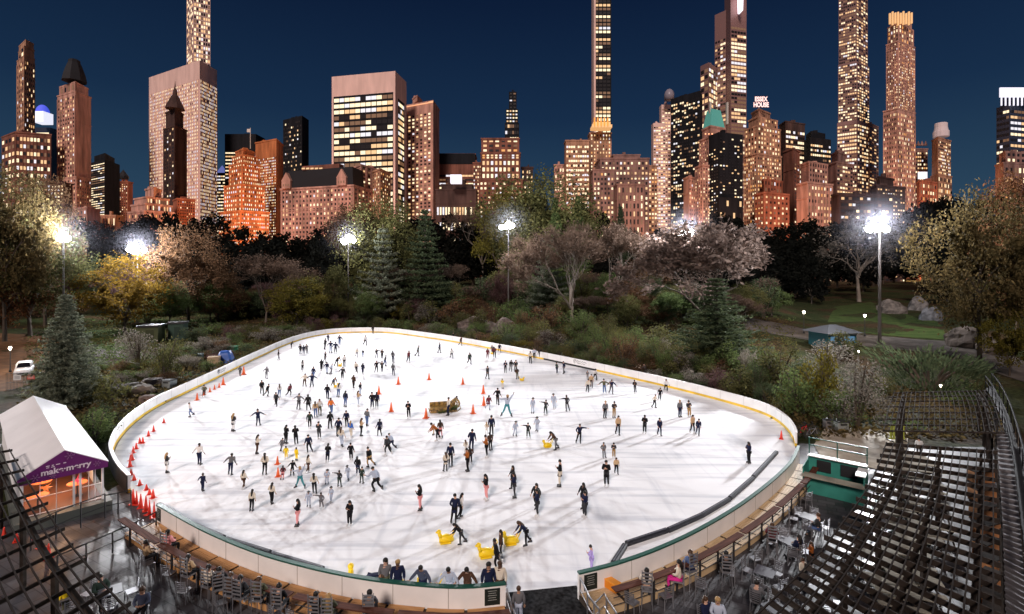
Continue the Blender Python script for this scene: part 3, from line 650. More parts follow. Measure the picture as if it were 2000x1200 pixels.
# street lighting at the foot of the facades, behind the tree line
for px, D, e_, col in ((478, 560, 7, (1, .5, .2)), (150, 600, 5, (1, .5, .25)), (300, 470, 3.5, (1, .42, .28)), (640, 455, 2.2, (1, .6, .45)), (360, 560, 1.2, (1, .45, .25)), (1235, 560, 3, (1, .6, .35)), (1395, 520, 2.0, (1, .55, .4)), (1500, 500, 3, (1, .5, .28)), (1595, 480, 2.5, (1, .5, .3)), (1755, 640, 9, (1, .5, .22)), (1845, 660, 5, (1, .4, .15)), (1665, 700, 5, (1, .6, .45)), (730, 590, 4, (1, .7, .6)), (975, 580, 2, (1, .5, .25)), (50, 610, 2.5, (1, .55, .3))):
    ld = bpy.data.lights.new('street_light', 'POINT'); ld.energy = e_ * 46000; ld.color = col; ld.shadow_soft_size = 4
    o = bpy.data.objects.new('street_light', ld); C.objects.link(o); o.location = W(px, 505, D)
# ---------- floodlight masts ----------
M_pole = mat('mast_steel', (.13, .12, .115), .6, .3)
M_dark = mat('dark_metal', (.025, .025, .027), .5, .4)
M_flood = mat('lit_flood_lens', (1, 1, 1), emit=(.97, .97, 1), es=30)
def mast(label, px, py_head, base, heads, power, aims, pole_r=.16):
    g = base; D = g.y; top = HC + (YH - py_head) * D / F
    t = thing('floodlight_mast', label, 'floodlight', g, group='floodlight masts round the rink')
    h = top - g.z
    b = MB(); b.tube([(0, 0, -.1), (0, 0, h * .5), (0, 0, h + .5)], [pole_r * 1.25, pole_r, pole_r * .8], 10); b.build('pole', M_pole, t, True)
    b = MB(); b.lathe([(pole_r * 2.4, -.1), (pole_r * 2.4, .3), (pole_r * 1.6, .4)], n=8); b.build('base', M_pole, t)
    to = Vector((-8 - g.x, 48 - g.y, 0)).normalized(); side = Vector((-to.y, to.x, 0))
    xs = [x for x, z in heads]; b = MB(); a0, a1 = side * min(xs + [-.6]), side * max(xs + [.6])
    b.beam((a0.x, a0.y, h), (a1.x, a1.y, h), .14, .14); b.build('crossarm', M_pole, t)
    for x, z in heads:
        c = side * x + Vector((0, 0, h + z)); dr = (to + Vector((0, 0, -.55))).normalized()
        rot = Matrix((side, dr.cross(side), dr)).transposed()
        b = MB(); b.lathe([(.14, -.6), (.44, -.35), (.66, .0), (.68, .06)], n=14); b.v = [tuple(c + rot @ Vector(v)) for v in b.v]; q = b.build('lamp_head', M_dark, t, True)
        b = MB(); b.lathe([(.64, .05), (.63, .12), (.46, .24), (.22, .31), (.01, .33)], n=14); b.v = [tuple(c + rot @ Vector(v)) for v in b.v]; b.build('lens', M_flood, q, True)
    for (ax, ay, share, ang) in aims:
        ld = bpy.data.lights.new('flood', 'SPOT'); ld.energy = power * share; ld.spot_size = radians(ang); ld.spot_blend = .9; ld.shadow_soft_size = 2.4; ld.color = (.96, .97, 1)
        o = bpy.data.objects.new('flood', ld); C.objects.link(o); o.location = g + Vector((0, 0, h + .1)) + to * .95
        o.rotation_euler = (Vector((ax, ay, 0)) - o.location).to_track_quat('-Z', 'Y').to_euler()
    ld = bpy.data.lights.new('spill', 'POINT'); ld.energy = power * .27; ld.shadow_soft_size = .6; ld.color = (.93, .94, 1)
    o = bpy.data.objects.new('spill', ld); C.objects.link(o); o.location = g + Vector((0, 0, h + 1.5))
    m = MATS.get('mist')
    if not m:
        m = bpy.data.materials.new('mist'); MATS['mist'] = m; m.use_nodes = True; n_ = m.node_tree; n_.nodes.remove(n_.nodes['Principled BSDF']); v_ = n_.nodes.new('ShaderNodeVolumePrincipled'); v_.inputs['Color'].default_value = (.85, .85, 1, 1)
        tc = n_.nodes.new('ShaderNodeTexCoord'); gr = n_.nodes.new('ShaderNodeTexGradient'); gr.gradient_type = 'SPHERICAL'; mu = n_.nodes.new('ShaderNodeMath'); mu.operation = 'POWER'; mu.inputs[1].default_value = 2.6; mm = n_.nodes.new('ShaderNodeMath'); mm.operation = 'MULTIPLY'; mm.inputs[1].default_value = HALO
        n_.links.new(tc.outputs['Object'], gr.inputs[0]); n_.links.new(gr.outputs[1], mu.inputs[0]); n_.links.new(mu.outputs[0], mm.inputs[0]); n_.links.new(mm.outputs[0], v_.inputs['Density']); n_.links.new(v_.outputs[0], n_.nodes['Material Output'].inputs['Volume'])
    b = MB(); b.ball((0, 0, 0), .99, 16, 10); o = b.build('mist', m); o.location = g + Vector((0, 0, h)) + to * .4; o.scale = (9, 9, 9); tag(o, kind='stuff')  # thin volume added round the lamp heads to give them a glowing halo
    return t
HALO = .0048
def on_ray(px, D):     # a foot on the land under a given column and distance
    x = (px - 1000) * D / F; return Vector((x, D, height(x, D)))
TWO = [(-.6, 0), (.6, 0), (-.55, .75), (.6, .7)]
PW = 145000
mast('single clustered floodlight over the greenish tree by the soil path', 133, 466, on_ray(124, 92), [(-.45, 0), (.45, 0), (0, .6)], PW * 1.1, [(-12, 60, .42, 100), (-6, 24, .8, 60)])
mast('starry floodlight pair behind the golden yellow tree', 275, 488, on_ray(268, 118), [(-1.5, 0), (1.4, -.1), (-.7, .3), (-1.2, .8), (-.6, -.5)], PW * 1.6, [(-14, 60, .42, 90), (-6, 24, .8, 50)])
mast('floodlight on a tall pole left of the layered spruce', 687, 470, on_ray(680, 132), [(-1.3, 0), (-.4, .1), (.5, .1), (1.3, 0), (0, .8), (-.9, -.5), (.9, .8)], PW * .85, [(-10, 62, .38, 80), (-4, 24, .8, 40)])
mast('floodlight on a tall pole beside the bare forked tree', 995, 443, on_ray(993, 126), [(-1.7, -.1), (-.7, 0), (.3, .1), (.9, .3), (0, .7)], PW * .95, [(-8, 62, .38, 80), (-2, 24, .8, 40)])
mast('floodlight cluster half hidden by the pale frosted tree', 1335, 458, on_ray(1340, 106), [(-1.4, 0), (-.8, .3), (.6, 0), (1.0, .5), (.3, .3)], PW * 1.5, [(-8, 56, .45, 90), (-2, 24, .7, 50)])
mast('tallest thick mast with two bright heads above the ticket hut lawn', 1705, 446, P(1718, 697), [(-1.5, 0), (-.9, .25), (-.3, 0), (.55, .1), (.9, -.15)], PW * 1.25, [(-4, 55, .5, 100), (0, 24, .6, 60)], .22)
# ---------- small park lamps ----------
M_globe = mat('lit_lamp_globe', (1, .9, .8), emit=(1, .88, .72), es=9)
lampmesh = {}
def park_lamp(label, x, yb, yt, Dmin=16, light=60, grd=None):
    g = grd or G(x, yb, Dmin); h = (yb - yt) * g.y / F
    t = thing('park_lamp', label, 'park lamp', g, group='park lamps along the paths'); s = max(h / 4, .3)
    b = MB(); b.lathe([(.17, 0), (.17, .35), (.09, .5), (.07, 1.0), (.055, 3.2), (.09, 3.3), (.04, 3.4)], n=8); b.v = [(x_ * s, y_ * s, z_ * s) for x_, y_, z_ in b.v]; b.build('post', M_dark, t, True)
    b = MB(); b.lathe([(.10, 3.38), (.20, 3.72), (.21, 3.78), (.13, 3.86)], n=10); b.v = [(x_ * s, y_ * s, z_ * s) for x_, y_, z_ in b.v]; b.build('globe', M_globe, t, True)
    b = MB(); b.lathe([(.15, 3.86), (.10, 3.95), (.03, 4.0), (.01, 4.08)], n=8); b.v = [(x_ * s, y_ * s, z_ * s) for x_, y_, z_ in b.v]; b.build('cap', M_dark, t)
    if light:
        ld = bpy.data.lights.new('lamp', 'POINT'); ld.energy = light; ld.color = (1, .82, .6); ld.shadow_soft_size = .2
        o = bpy.data.objects.new('lamp', ld); C.objects.link(o); o.location = g + Vector((0, -.45, h * .93))
park_lamp('park lamp on the path left of the ticket hut', 1570, 652, 606, light=350)
park_lamp('park lamp on the lawn right of the ticket hut', 1689, 658, 613, light=350)
park_lamp('low park lamp among the bushes at the foot of the tall mast', 1677, 715, 684, light=150)
park_lamp('park lamp rising behind the trellis top by the juniper', 1837, 790, 750, light=150)
park_lamp('park lamp beside the parked white car', 20, 728, 676, light=400)
park_lamp('faint park lamp half hidden in the dark conifer', 1425, 640, 596, light=0)
# ---------- trees and shrubs ----------
def leafmat(name, a, b):
    m = mat(name, a, .85, .12, col2=b, island=True)
    nt = m.node_tree; p = nt.nodes['Principled BSDF']
    tr = nt.nodes.new('ShaderNodeBsdfTranslucent'); mx = nt.nodes.new('ShaderNodeMixShader'); mx.inputs[0].default_value = .42; rp_ = [n for n in nt.nodes if n.type == 'VALTORGB'][0]
    nt.links.new(rp_.outputs[0], tr.inputs[0]); nt.links.new(p.outputs[0], mx.inputs[1]); nt.links.new(tr.outputs[0], mx.inputs[2]); nt.links.new(mx.outputs[0], nt.nodes['Material Output'].inputs[0])
    return m
LM = {'olive': leafmat('leaves_olive', (.06, .064, .022), (.17, .16, .058)), 'brown': leafmat('leaves_brown', (.065, .036, .020), (.17, .095, .05)),
      'yellow': leafmat('leaves_yellow', (.075, .046, .010), (.20, .12, .018)), 'rust': leafmat('leaves_rust', (.085, .036, .018), (.19, .085, .036)),
      'green': leafmat('leaves_green', (.048, .074, .026), (.135, .175, .06)), 'lime': leafmat('leaves_lime', (.042, .046, .017), (.11, .105, .04)),
      'pine': leafmat('needles_dark', (.030, .044, .022), (.08, .10, .05)), 'spruce': leafmat('needles_blue', (.085, .095, .066), (.22, .235, .165)),
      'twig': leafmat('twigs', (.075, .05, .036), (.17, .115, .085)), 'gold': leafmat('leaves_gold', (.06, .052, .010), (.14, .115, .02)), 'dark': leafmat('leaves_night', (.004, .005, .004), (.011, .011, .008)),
      'grey': leafmat('leaves_grey', (.09, .08, .066), (.235, .205, .17)), 'amber': leafmat('leaves_amber', (.055, .043, .018), (.15, .108, .045)), 'blush': leafmat('leaves_blush', (.085, .06, .05), (.20, .145, .12)), 'plum': leafmat('leaves_plum', (.05, .028, .028), (.12, .065, .06))}
M_bark = mat('bark', (.075, .058, .045), .9, .15, var=.4, vscale=3)
M_barkl = mat('bark_pale', (.17, .14, .115), .9, .15, var=.35, vscale=3)
def leaf(b, p, s, r, up=.3, ratio=.55):
    d = Vector((r.gauss(0, 1), r.gauss(0, 1), r.gauss(0, 1) * .7))
    if d.length < 1e-3: d = Vector((1, 0, 0))
    d.normalize(); e = d.cross(Vector((r.gauss(0, 1), r.gauss(0, 1), r.gauss(0, 1)))); 
    if e.length < 1e-3: e = d.orthogonal()
    e.normalize(); n = len(b.v); h = s * ratio
    b.v += [tuple(p - d * s), tuple(p + e * h), tuple(p + d * s), tuple(p - e * h)]; b.f.append((n, n + 1, n + 2, n + 3)); b.m.append(0)
def branch_tree(b, r, p, d, L, rad, depth, tips, spread=.55, bend=.25, kids=(2, 3), grav=.05, n=5, shrink=.74):
    pts = [p]; rr = [rad]; k = 3
    for i in range(k):
        d = (d + Vector((r.gauss(0, bend), r.gauss(0, bend), r.gauss(0, bend) * .6 + grav))).normalized()
        p = p + d * (L / k); pts.append(p); rr.append(rad * (1 - .45 * (i + 1) / k))
    b.tube(pts, rr, n if depth > 1 else 3, False)
    tips.append((pts[-1], d, depth)); tips.append((pts[-2], d, depth))
    if depth <= 0: return
    for q in range(r.randint(*kids)):
        ax = d.orthogonal(); ax.rotate(Matrix.Rotation(r.uniform(0, 2 * pi), 3, d)); nd = (d + ax * r.uniform(spread * .6, spread * 1.3)).normalized()
        start = pts[-1] if q < 2 else pts[-2]
        branch_tree(b, r, start, nd, L * r.uniform(shrink - .1, shrink + .08), rr[-1] * .86, depth - 1, tips, spread, bend, kids, grav, n, shrink)
PROTO = {}
def norm_pair(wood, crown, r, q=.985):   # scale so that the tree is 1 high and its crown half-width is 0.5
    vs = crown.v if crown and crown.v else wood.v
    xs = sorted(hypot(v[0], v[1]) for v in vs); w = max(xs[int(len(xs) * q)], .01); zt = sorted(v[2] for v in vs)[int(len(vs) * .996)]
    for b in (wood, crown):
        if b: b.v = [(v[0] / w * .5, v[1] / w * .5, v[2] / zt) for v in b.v]
def proto_leafy(key, seed, asp=.75, base=.28, nleaf=5200, lsize=.016, depth=4, vase=False):   # asp = width / height
    r = random.Random(seed); wood = MB(); tips = []
    branch_tree(wood, r, Vector((0, 0, 0)), Vector((0, 0, 1)), base + .05, .026, 0, [], bend=.04)
    top = Vector((0, 0, base))
    for k in range(5):
        a = 2 * pi * k / 5 + r.uniform(-.4, .4); d = Vector((cos(a) * .8, sin(a) * .8, r.uniform(.5, 1.3))).normalized()
        branch_tree(wood, r, top + Vector((0, 0, r.uniform(-.04, .08))), d, .21, .013, depth - 1, tips, .62, .2)
    branch_tree(wood, r, top, Vector((0, 0, 1)), .24, .017, depth - 1, tips, .5, .18)
    crown = MB(); cl = []
    for i in range(70):       # leaf clumps over an uneven dome, denser to the outside
        a = r.uniform(0, 2 * pi); zz = r.uniform(-1, 1); q = r.uniform(.5, 1) ** .6; rad = sqrt(max(0, 1 - zz * zz)) * q
        x, y, z = cos(a) * rad * asp / 2, sin(a) * rad * asp / 2, base + (1 - base) * .5 + zz * q * (1 - base) * .5
        if z < base + .2 * (1 - base): x *= .75; y *= .75
        w = 1 + .35 * mnoise.noise(Vector((x * 4, y * 4, z * 4 + seed))); cl.append((Vector((x * w, y * w, z)), r.uniform(.045, .115) * (asp + .5)))
    for p, d, dp in tips:
        if dp <= 1 and r.random() < .5: cl.append((p, r.uniform(.03, .07)))
    for i in range(nleaf):
        c, s = r.choice(cl); v = Vector((r.gauss(0, 1), r.gauss(0, 1), r.gauss(0, 1) * .75)); v = v.normalized() * s * r.random() ** .45
        if c.z + v.z < base * .75: continue
        leaf(crown, c + v, lsize * r.uniform(.6, 1.35), r)
    norm_pair(wood, crown, r); PROTO[key] = (wood.mesh('trunk', True), crown.mesh('crown'))
def proto_bare(key, seed, base=.2, depth=6, leaves=0, spread=.42, twig=True):
    r = random.Random(seed); wood = MB(); tips = []; tw = MB()
    branch_tree(wood, r, Vector((0, 0, 0)), Vector((.03, 0, 1)), base, .017, 0, [], bend=.03, shrink=.8)
    for k in range(4):
        a = 2 * pi * k / 4 + r.uniform(-.5, .5); d = Vector((cos(a) * .55, sin(a) * .55, 1)).normalized()
        branch_tree(wood, r, Vector((0, 0, base * r.uniform(.9, 1.05))), d, .23, .011, depth - 2, tips, spread, .12, (2, 3), .08, 5, .76)
    for p, d, dp in tips:
        if dp <= 1:
            for k in range(7):
                nd = (d + Vector((r.gauss(0, .55), r.gauss(0, .55), r.gauss(.1, .45)))).normalized(); L = r.uniform(.035, .10)
                e = nd.orthogonal().normalized(); w = .0018; q = p + nd * L; n = len(tw.v)
                tw.v += [tuple(p - e * w), tuple(p + e * w), tuple(q)]; tw.f.append((n, n + 1, n + 2)); tw.m.append(0)
                if k < leaves: leaf(tw, q, (.0155 if key == 'frost' else .0105) * r.uniform(.6, 1.4), r)
                if k < leaves: leaf(tw, p + nd * L * .5 + Vector((r.gauss(0, .012), r.gauss(0, .012), r.gauss(0, .012))), .009 * r.uniform(.6, 1.4), r)
    norm_pair(wood, tw, r, .88); PROTO[key] = (wood.mesh('trunk', True), tw.mesh('crown'))
def proto_conifer(key, seed, tiers=17, asp=.5, nl=42, droop=.1, ls=.013, ragged=.2):
    r = random.Random(seed); wood = MB(); wood.tube([(0, 0, 0), (0, 0, .5), (0, 0, .97)], [.022, .013, .002], 6, False); cr = MB()
    for t in range(tiers):
        z = .07 + .9 * (t / tiers) ** .92; R0 = asp / 2 * (1 - (t / tiers) ** 1.15) + .018; nb = max(5, int(12 - 6 * t / tiers))
        for k in range(nb):
            a = 2 * pi * (k + r.random() * .6) / nb + t; L = R0 * r.uniform(1 - ragged * 1.6, 1 + ragged * .6); d = Vector((cos(a), sin(a), 0)); side = Vector((-sin(a), cos(a), 0))
            for i in range(nl):
                f = (i + r.random()) / nl; wd = (.045 + .06 * (1 - f)) * asp / .5 * (1 - .5 * t / tiers) * (1.05 - f * .75)
                p = d * (L * f) + Vector((0, 0, z - droop * L * f * 1.6 + .07 * L * f * f * 2)) + side * r.gauss(0, wd * .55) + Vector((0, 0, r.gauss(0, .006) - abs(r.gauss(0, .006))))
                leaf(cr, p, ls * r.uniform(.7, 1.4) * (1.1 - .4 * t / tiers), r, ratio=.32)
    norm_pair(wood, cr, r); PROTO[key] = (wood.mesh('trunk', True), cr.mesh('crown'))
def proto_shrub(key, seed, nleaf=1500, flat=1.0, ls=.03, spiky=False):
    r = random.Random(seed); wood = MB(); cr = MB(); cl = []
    for k in range(9):
        a = r.uniform(0, 2 * pi); q = r.uniform(.1, .42); p = Vector((cos(a) * q, sin(a) * q, r.uniform(.45, .85))); wood.tube([(0, 0, -.05), p * .5 + Vector((0, 0, .05)), p], [.02, .014, .005], 4, False)
        cl.append((p - Vector((0, 0, .12)), r.uniform(.13, .25)))
    for k in range(12):
        a = r.uniform(0, 2 * pi); q = r.uniform(.05, .42); cl.append((Vector((cos(a) * q, sin(a) * q, r.uniform(.08, .75 - q * .6))), r.uniform(.10, .22)))
    for i in range(nleaf):
        c, s = r.choice(cl); v = Vector((r.gauss(0, 1), r.gauss(0, 1), r.gauss(0, 1))).normalized() * s * r.random() ** .4; p = c + v
        if p.z < 0: p.z = abs(p.z) * .5
        if spiky:
            d = Vector((p.x, p.y, .25 + r.random())).normalized(); e = d.orthogonal().normalized() * ls * .3; n = len(cr.v); L = ls * 3 * r.uniform(.6, 1.3)
            cr.v += [tuple(p - e), tuple(p + e), tuple(p + d * L)]; cr.f.append((n, n + 1, n + 2)); cr.m.append(0)
        else: leaf(cr, p, ls * r.uniform(.6, 1.4), r)
    norm_pair(wood, cr, r); PROTO[key] = (wood.mesh('stem', True), cr.mesh('foliage'))
proto_leafy('leafyA', 11, .75, .22, 21000, .0120); proto_leafy('leafyB', 12, 1.0, .2, 27000, .0118); proto_leafy('leafyC', 13, .6, .3, 9000, .016)
proto_leafy('leafyD', 14, .95, .12, 12000, .0165, 3); proto_leafy('wood', 15, .9, .08, 3600, .032, 3); proto_leafy('woodB', 16, .8, .1, 3600, .032, 3)
proto_leafy('airy', 17, .95, .3, 5200, .013, 5)
proto_bare('bareA', 21, .24, 7, 1); proto_bare('bareB', 22, .18, 7, 2); proto_bare('bareC', 23, .3, 6, 0, .6); proto_bare('frost', 24, .12, 7, 5, .55)
proto_conifer('spruce', 31, 24, .55, 90, ls=.015); proto_conifer('pine', 32, 18, .62, 90, .05, .016, .35); proto_conifer('layered', 33, 13, .72, 150, -.03, .014, .25)
proto_shrub('shrubA', 41); proto_shrub('shrubB', 42, 1900, 1, .024); proto_shrub('reed', 43, 1300, 1, .03, True); proto_shrub('fine', 44, 2600, 1, .017)
def plant(kind, proto, leafm, label, x, yb, yt, w, cat='tree', group=None, bark=None, Dmin=16, D=None, rz=None, base_z=None):
    g = G(x, yb, Dmin) if D is None else on_ray(x, D)
    yb_ = PX(g)[1]; h = (yb_ - yt) * g.y / F; wd = w * g.y / F
    t = thing(kind, label, cat, g, R.uniform(0, 6.28) if rz is None else rz, group)
    t.scale = (wd, wd, max(h, .1))
    for me, nm, m in ((PROTO[proto][0], 'stem' if cat != 'tree' else 'trunk', bark or M_bark), (PROTO[proto][1], 'foliage' if cat != 'tree' else 'crown', LM[leafm])):
        if not me.materials: me.materials.append(m)
        o = link(nm, me, t); o.material_slots[0].link = 'OBJECT'; o.material_slots[0].material = m
    return t
def T(*a, **k): return plant(*a, **k)
# named trees (column, foot row, top row, width in photo pixels)
T('leafy_tree', 'leafyB', 'amber', 'big olive brown tree filling the upper corner under the brown apartment block', 8, 668, 335, 205)
T('leafy_tree', 'leafyA', 'brown', 'tall brown tree between the corner tree and the single floodlight', 88, 640, 352, 120)
T('leafy_tree', 'leafyB', 'lime', 'pale trunked greenish tree lit by the single floodlight', 58, 657, 425, 200, bark=M_barkl)
T('leafy_tree', 'leafyD', 'rust', 'rusty low tree at the picture edge above the soil path', 8, 662, 500, 130)
T('leafy_tree', 'leafyD', 'yellow', 'golden yellow round tree on the lawn below the starry floodlights', 243, 652, 502, 158)
T('leafy_tree', 'leafyB', 'brown', 'tall wide brown tree right of the golden yellow tree', 368, 632, 445, 150)
T('bare_tree', 'bareB', 'twig', 'twiggy brown tree behind the yellow green bush by the far left boards', 520, 630, 498, 130)
T('leafy_tree', 'leafyD', 'gold', 'yellow green tree spreading low left of the spruce lamp pole', 580, 640, 545, 130)
T('leafy_tree', 'leafyC', 'lime', 'small pale green tree touching the lamp pole near the rink top', 655, 628, 520, 78)
T('leafy_tree', 'leafyB', 'olive', 'olive tree rising behind the layered spruce', 745, 600, 392, 170, D=150)
T('leafy_tree', 'leafyA', 'brown', 'brown tree in front of the chateau hotel corner', 690, 600, 405, 110, D=165)
T('leafy_tree', 'leafyB', 'olive', 'largest olive tree crowning the hill in the middle of the skyline', 1060, 560, 342, 250, D=160)
T('leafy_tree', 'leafyA', 'gold', 'yellowish tree on the hill left of the largest olive tree', 985, 560, 375, 120, D=155)
T('bare_tree', 'bareA', 'twig', 'large bare vase shaped tree with rusty tips behind the far boards', 1115, 648, 436, 235, bark=M_barkl)
T('bare_tree', 'bareB', 'twig', 'bare spreading tree just right of the rusty tipped vase tree', 1205, 618, 440, 150, bark=M_barkl)
T('bare_tree', 'frost', 'blush', 'pale frosted tree glowing beside the half hidden floodlights', 1378, 652, 440, 285)
T('leafy_tree', 'leafyD', 'brown', 'low orange brown tree between the bare tree and the frosted tree', 1270, 590, 468, 90)
T('bare_tree', 'bareC', 'twig', 'bare forked tree standing dark left of the middle floodlight', 942, 562, 410, 140, bark=M_barkl)
T('leafy_tree', 'airy', 'grey', 'lone pale grey tree on the lawn behind the tallest mast', 1678, 590, 420, 165, bark=M_barkl)
T('leafy_tree', 'leafyB', 'amber', 'great olive orange tree on its own dark trunk at the path bend', 1912, 716, 384, 235)
T('leafy_tree', 'leafyA', 'rust', 'rusty dark tree at the edge under the blue glass tower', 1985, 668, 345, 140)
T('leafy_tree', 'leafyD', 'gold', 'low orange olive tree at the picture edge above the trellis', 1972, 735, 600, 95)
T('conifer', 'spruce', 'spruce', 'frosted blue spruce beside the white tent', 130, 796, 578, 122)
T('conifer', 'layered', 'spruce', 'white lit layered spruce right of the lamp pole', 748, 622, 448, 108)
T('conifer', 'pine', 'pine', 'tall dark green spruce right of the white lit layered one', 830, 620, 412, 112)
T('conifer', 'layered', 'spruce', 'white edged conifer peeking left of the rusty tipped vase tree', 1072, 618, 470, 105)
T('conifer', 'pine', 'pine', 'dark spreading conifer above the far right boards', 1400, 716, 545, 170)
T('conifer', 'spruce', 'green', 'small conifer poking up beside the largest olive tree', 1128, 560, 385, 60, D=150)
T('conifer', 'spruce', 'pine', 'small dark conifer on the hill right of the largest olive tree', 1212, 560, 405, 46, D=165)
T('conifer', 'spruce', 'green', 'slim green conifer left of the half hidden floodlights', 1085, 560, 388, 56, D=148)
T('leafy_tree', 'leafyD', 'lime', 'small leafy tree with white lit leaves left of the vase tree', 1010, 590, 452, 82)
# named shrubs
def S(*a, **k): return plant(*a, cat='shrub', **k)
S('shrub', 'fine', 'grey', 'dark glossy round shrub by the green shed', 272, 716, 642, 84)
S('shrub', 'shrubB', 'lime', 'cone shaped pale shrub in front of the green shed', 320, 742, 662, 72)
S('shrub', 'reed', 'grey', 'weeping grass like shrub hanging over the far right boards', 1462, 742, 682, 42)
S('shrub', 'shrubB', 'lime', 'big yellow green bush where the right boards begin to bend', 1520, 764, 670, 100)
S('shrub', 'shrubA', 'gold', 'golden bush against the dark thicket by the bicycles', 1598, 806, 680, 78)
S('shrub', 'fine', 'grey', 'large silvery bush beside the trellis top', 1672, 838, 700, 130)
S('shrub', 'fine', 'grey', 'silvery bush just below the ticket hut', 1612, 740, 664, 120)
S('shrub', 'fine', 'green', 'dark green bush next to the concrete terrace', 1640, 836, 760, 95)
S('shrub', 'shrubA', 'green', 'green bush right behind the bicycles', 1560, 812, 720, 85)
S('shrub', 'reed', 'pine', 'wide flat juniper bed right of the tallest mast', 1812, 764, 676, 205)
S('shrub', 'shrubB', 'lime', 'small bright green shrub by the curved walkway railing', 1920, 782, 738, 40)
S('shrub', 'shrubB', 'green', 'dark bush hugging the back of the white tent', 182, 870, 800, 100)
S('shrub', 'shrubA', 'pine', 'dark bush between the tent and the left boards', 190, 836, 790, 56)
S('shrub', 'shrubA', 'olive', 'olive scrub under the blue spruce', 215, 790, 735, 90)
# scattered shrubs behind the boards, told apart by where they grow
r5 = random.Random(99); kinds = [('olive', 'olive shrub'), ('green', 'green shrub'), ('green', 'green shrub'), ('lime', 'pale green shrub'), ('brown', 'brown shrub'), ('gold', 'yellowish shrub'), ('pine', 'dark green shrub'), ('plum', 'plum coloured shrub'), ('grey', 'greyish shrub')]
MARK = [(200, 'by the blue spruce'), (330, 'below the green shed'), (440, 'round the blue tarp'), (545, 'along the far left boards'), (640, 'under the yellow green tree'), (760, 'below the layered spruce'), (850, 'below the tall dark spruce'), (930, 'by the pink boulders'), (1000, 'under the middle floodlight'), (1110, 'at the foot of the vase tree'), (1210, 'below the bare spreading tree'), (1300, 'left of the frosted tree'), (1400, 'under the dark spreading conifer'), (1480, 'by the weeping shrub'), (1600, 'near the ticket hut'), (2100, 'by the path bend')]
SC = []
def scatter(x, yb, ht, w, lk=None):
    k, nm = lk or r5.choice(kinds); pr = r5.choice(['shrubA', 'shrubB', 'fine', 'reed', 'shrubB'])
    gg = G(x, yb)
    if rink_dist(gg.x, gg.y) < w * gg.y / F * .45 + .3: return
    o = S('shrub', pr, k, 'x', x, yb, yb - ht, w, group='shrubs behind the boards')
    SC.append((o, nm + ' ' + min(MARK, key=lambda m: abs(m[0] - x))[1], x))
bx = [(470, 716), (600, 661), (700, 650), (830, 660), (1000, 690), (1200, 733), (1390, 779), (1500, 815)]
def board_y(x):
    for (x0, y0), (x1, y1) in zip(bx, bx[1:]):
        if x0 <= x <= x1: return y0 + (y1 - y0) * (x - x0) / (x1 - x0)
for i in range(46):
    x = 490 + i * 21.5 + r5.uniform(-8, 8); x = min(x, 1495); y = board_y(x) - 10; scatter(x, y, r5.uniform(14, 30) * (1 + .5 * sstep(900, 1400, x)), r5.uniform(30, 55) * (1 + .4 * sstep(900, 1400, x)))
for i in range(52):
    x = r5.uniform(560, 1480); y = board_y(x) - r5.uniform(22, 62); scatter(x, y, r5.uniform(20, 42) * (1 + .4 * sstep(1000, 1400, x)), r5.uniform(34, 70))
for i in range(64):
    x = r5.uniform(195, 590); y = 776 - (x - 205) * .27 + r5.uniform(-52, 4); scatter(x, y, r5.uniform(12, 24), r5.uniform(26, 52))
for i in range(70):
    x = r5.uniform(600, 1500); y = board_y(x) - r5.uniform(16, 70); scatter(x, y, r5.uniform(28, 56) * (1 + .3 * sstep(1000, 1400, x)), r5.uniform(40, 78), r5.choice([('olive', 'olive shrub'), ('green', 'green shrub'), ('pine', 'dark green shrub'), ('green', 'green shrub'), ('lime', 'pale green shrub'), ('brown', 'brown shrub')]))
for x, y in ((1500, 792), (1535, 806), (1440, 740), (1475, 770), (1590, 800), (1620, 815), (1700, 800), (1715, 770), (1690, 745), (1560, 740), (1655, 700), (1490, 720)): scatter(x, y, r5.uniform(34, 60), r5.uniform(50, 80))
for x, y in ((600, 690), (380, 668), (410, 655), (450, 668), (490, 660), (430, 690), (520, 668), (395, 690), (360, 720)): 
    if not inside(Vector(P(x, y)[:2])): scatter(x, y, r5.uniform(20, 36), r5.uniform(40, 70))
single_out(SC, 'shrubs')
# thicket of small trees on the slope between the shrubs and the tall trees
TH = []; r7_ = random.Random(77); kinds2 = [('olive', 'olive'), ('brown', 'brown'), ('plum', 'plum brown'), ('green', 'dark green'), ('pine', 'deep green'), ('twig', 'twiggy grey')]
for i in range(80):
    x = 430 + i * 13.6 + r7_.uniform(-16, 16); yb = r7_.uniform(585, 632) + (26 * sstep(1100, 1450, x)); k, nm = r7_.choice(kinds2)
    pr = r7_.choice(['leafyD', 'leafyC', 'leafyB', 'shrubB']) if k != 'twig' else 'bareB'
    o = plant('small_tree', pr, k, 'x', x, yb, yb - r7_.uniform(38, 82), r7_.uniform(46, 88), group='small trees of the thicket on the slope')
    TH.append((o, nm + ' small tree ' + min(MARK, key=lambda m: abs(m[0] - x))[1], x))
for i in range(26):
    x = r7_.choice((r7_.uniform(-20, 240), r7_.uniform(1740, 2040), r7_.uniform(250, 440))); yb = r7_.uniform(575, 610) if x > 1700 else r7_.uniform(600, 640); k, nm = r7_.choice(kinds2[:5])
    if 1600 < x < 1830: continue
    o = plant('small_tree', r7_.choice(['leafyD', 'leafyB']), k, 'x', x, yb, yb - r7_.uniform(45, 110), r7_.uniform(60, 110), group='small trees of the thicket on the slope')
    TH.append((o, nm + ' small tree ' + min([(80, 'behind the blue spruce'), (300, 'behind the golden yellow tree'), (420, 'right of the tall wide brown tree'), (1800, 'behind the lawn rocks'), (1960, 'behind the great olive orange tree')], key=lambda m: abs(m[0] - x))[1], x))
single_out(TH, 'trees')
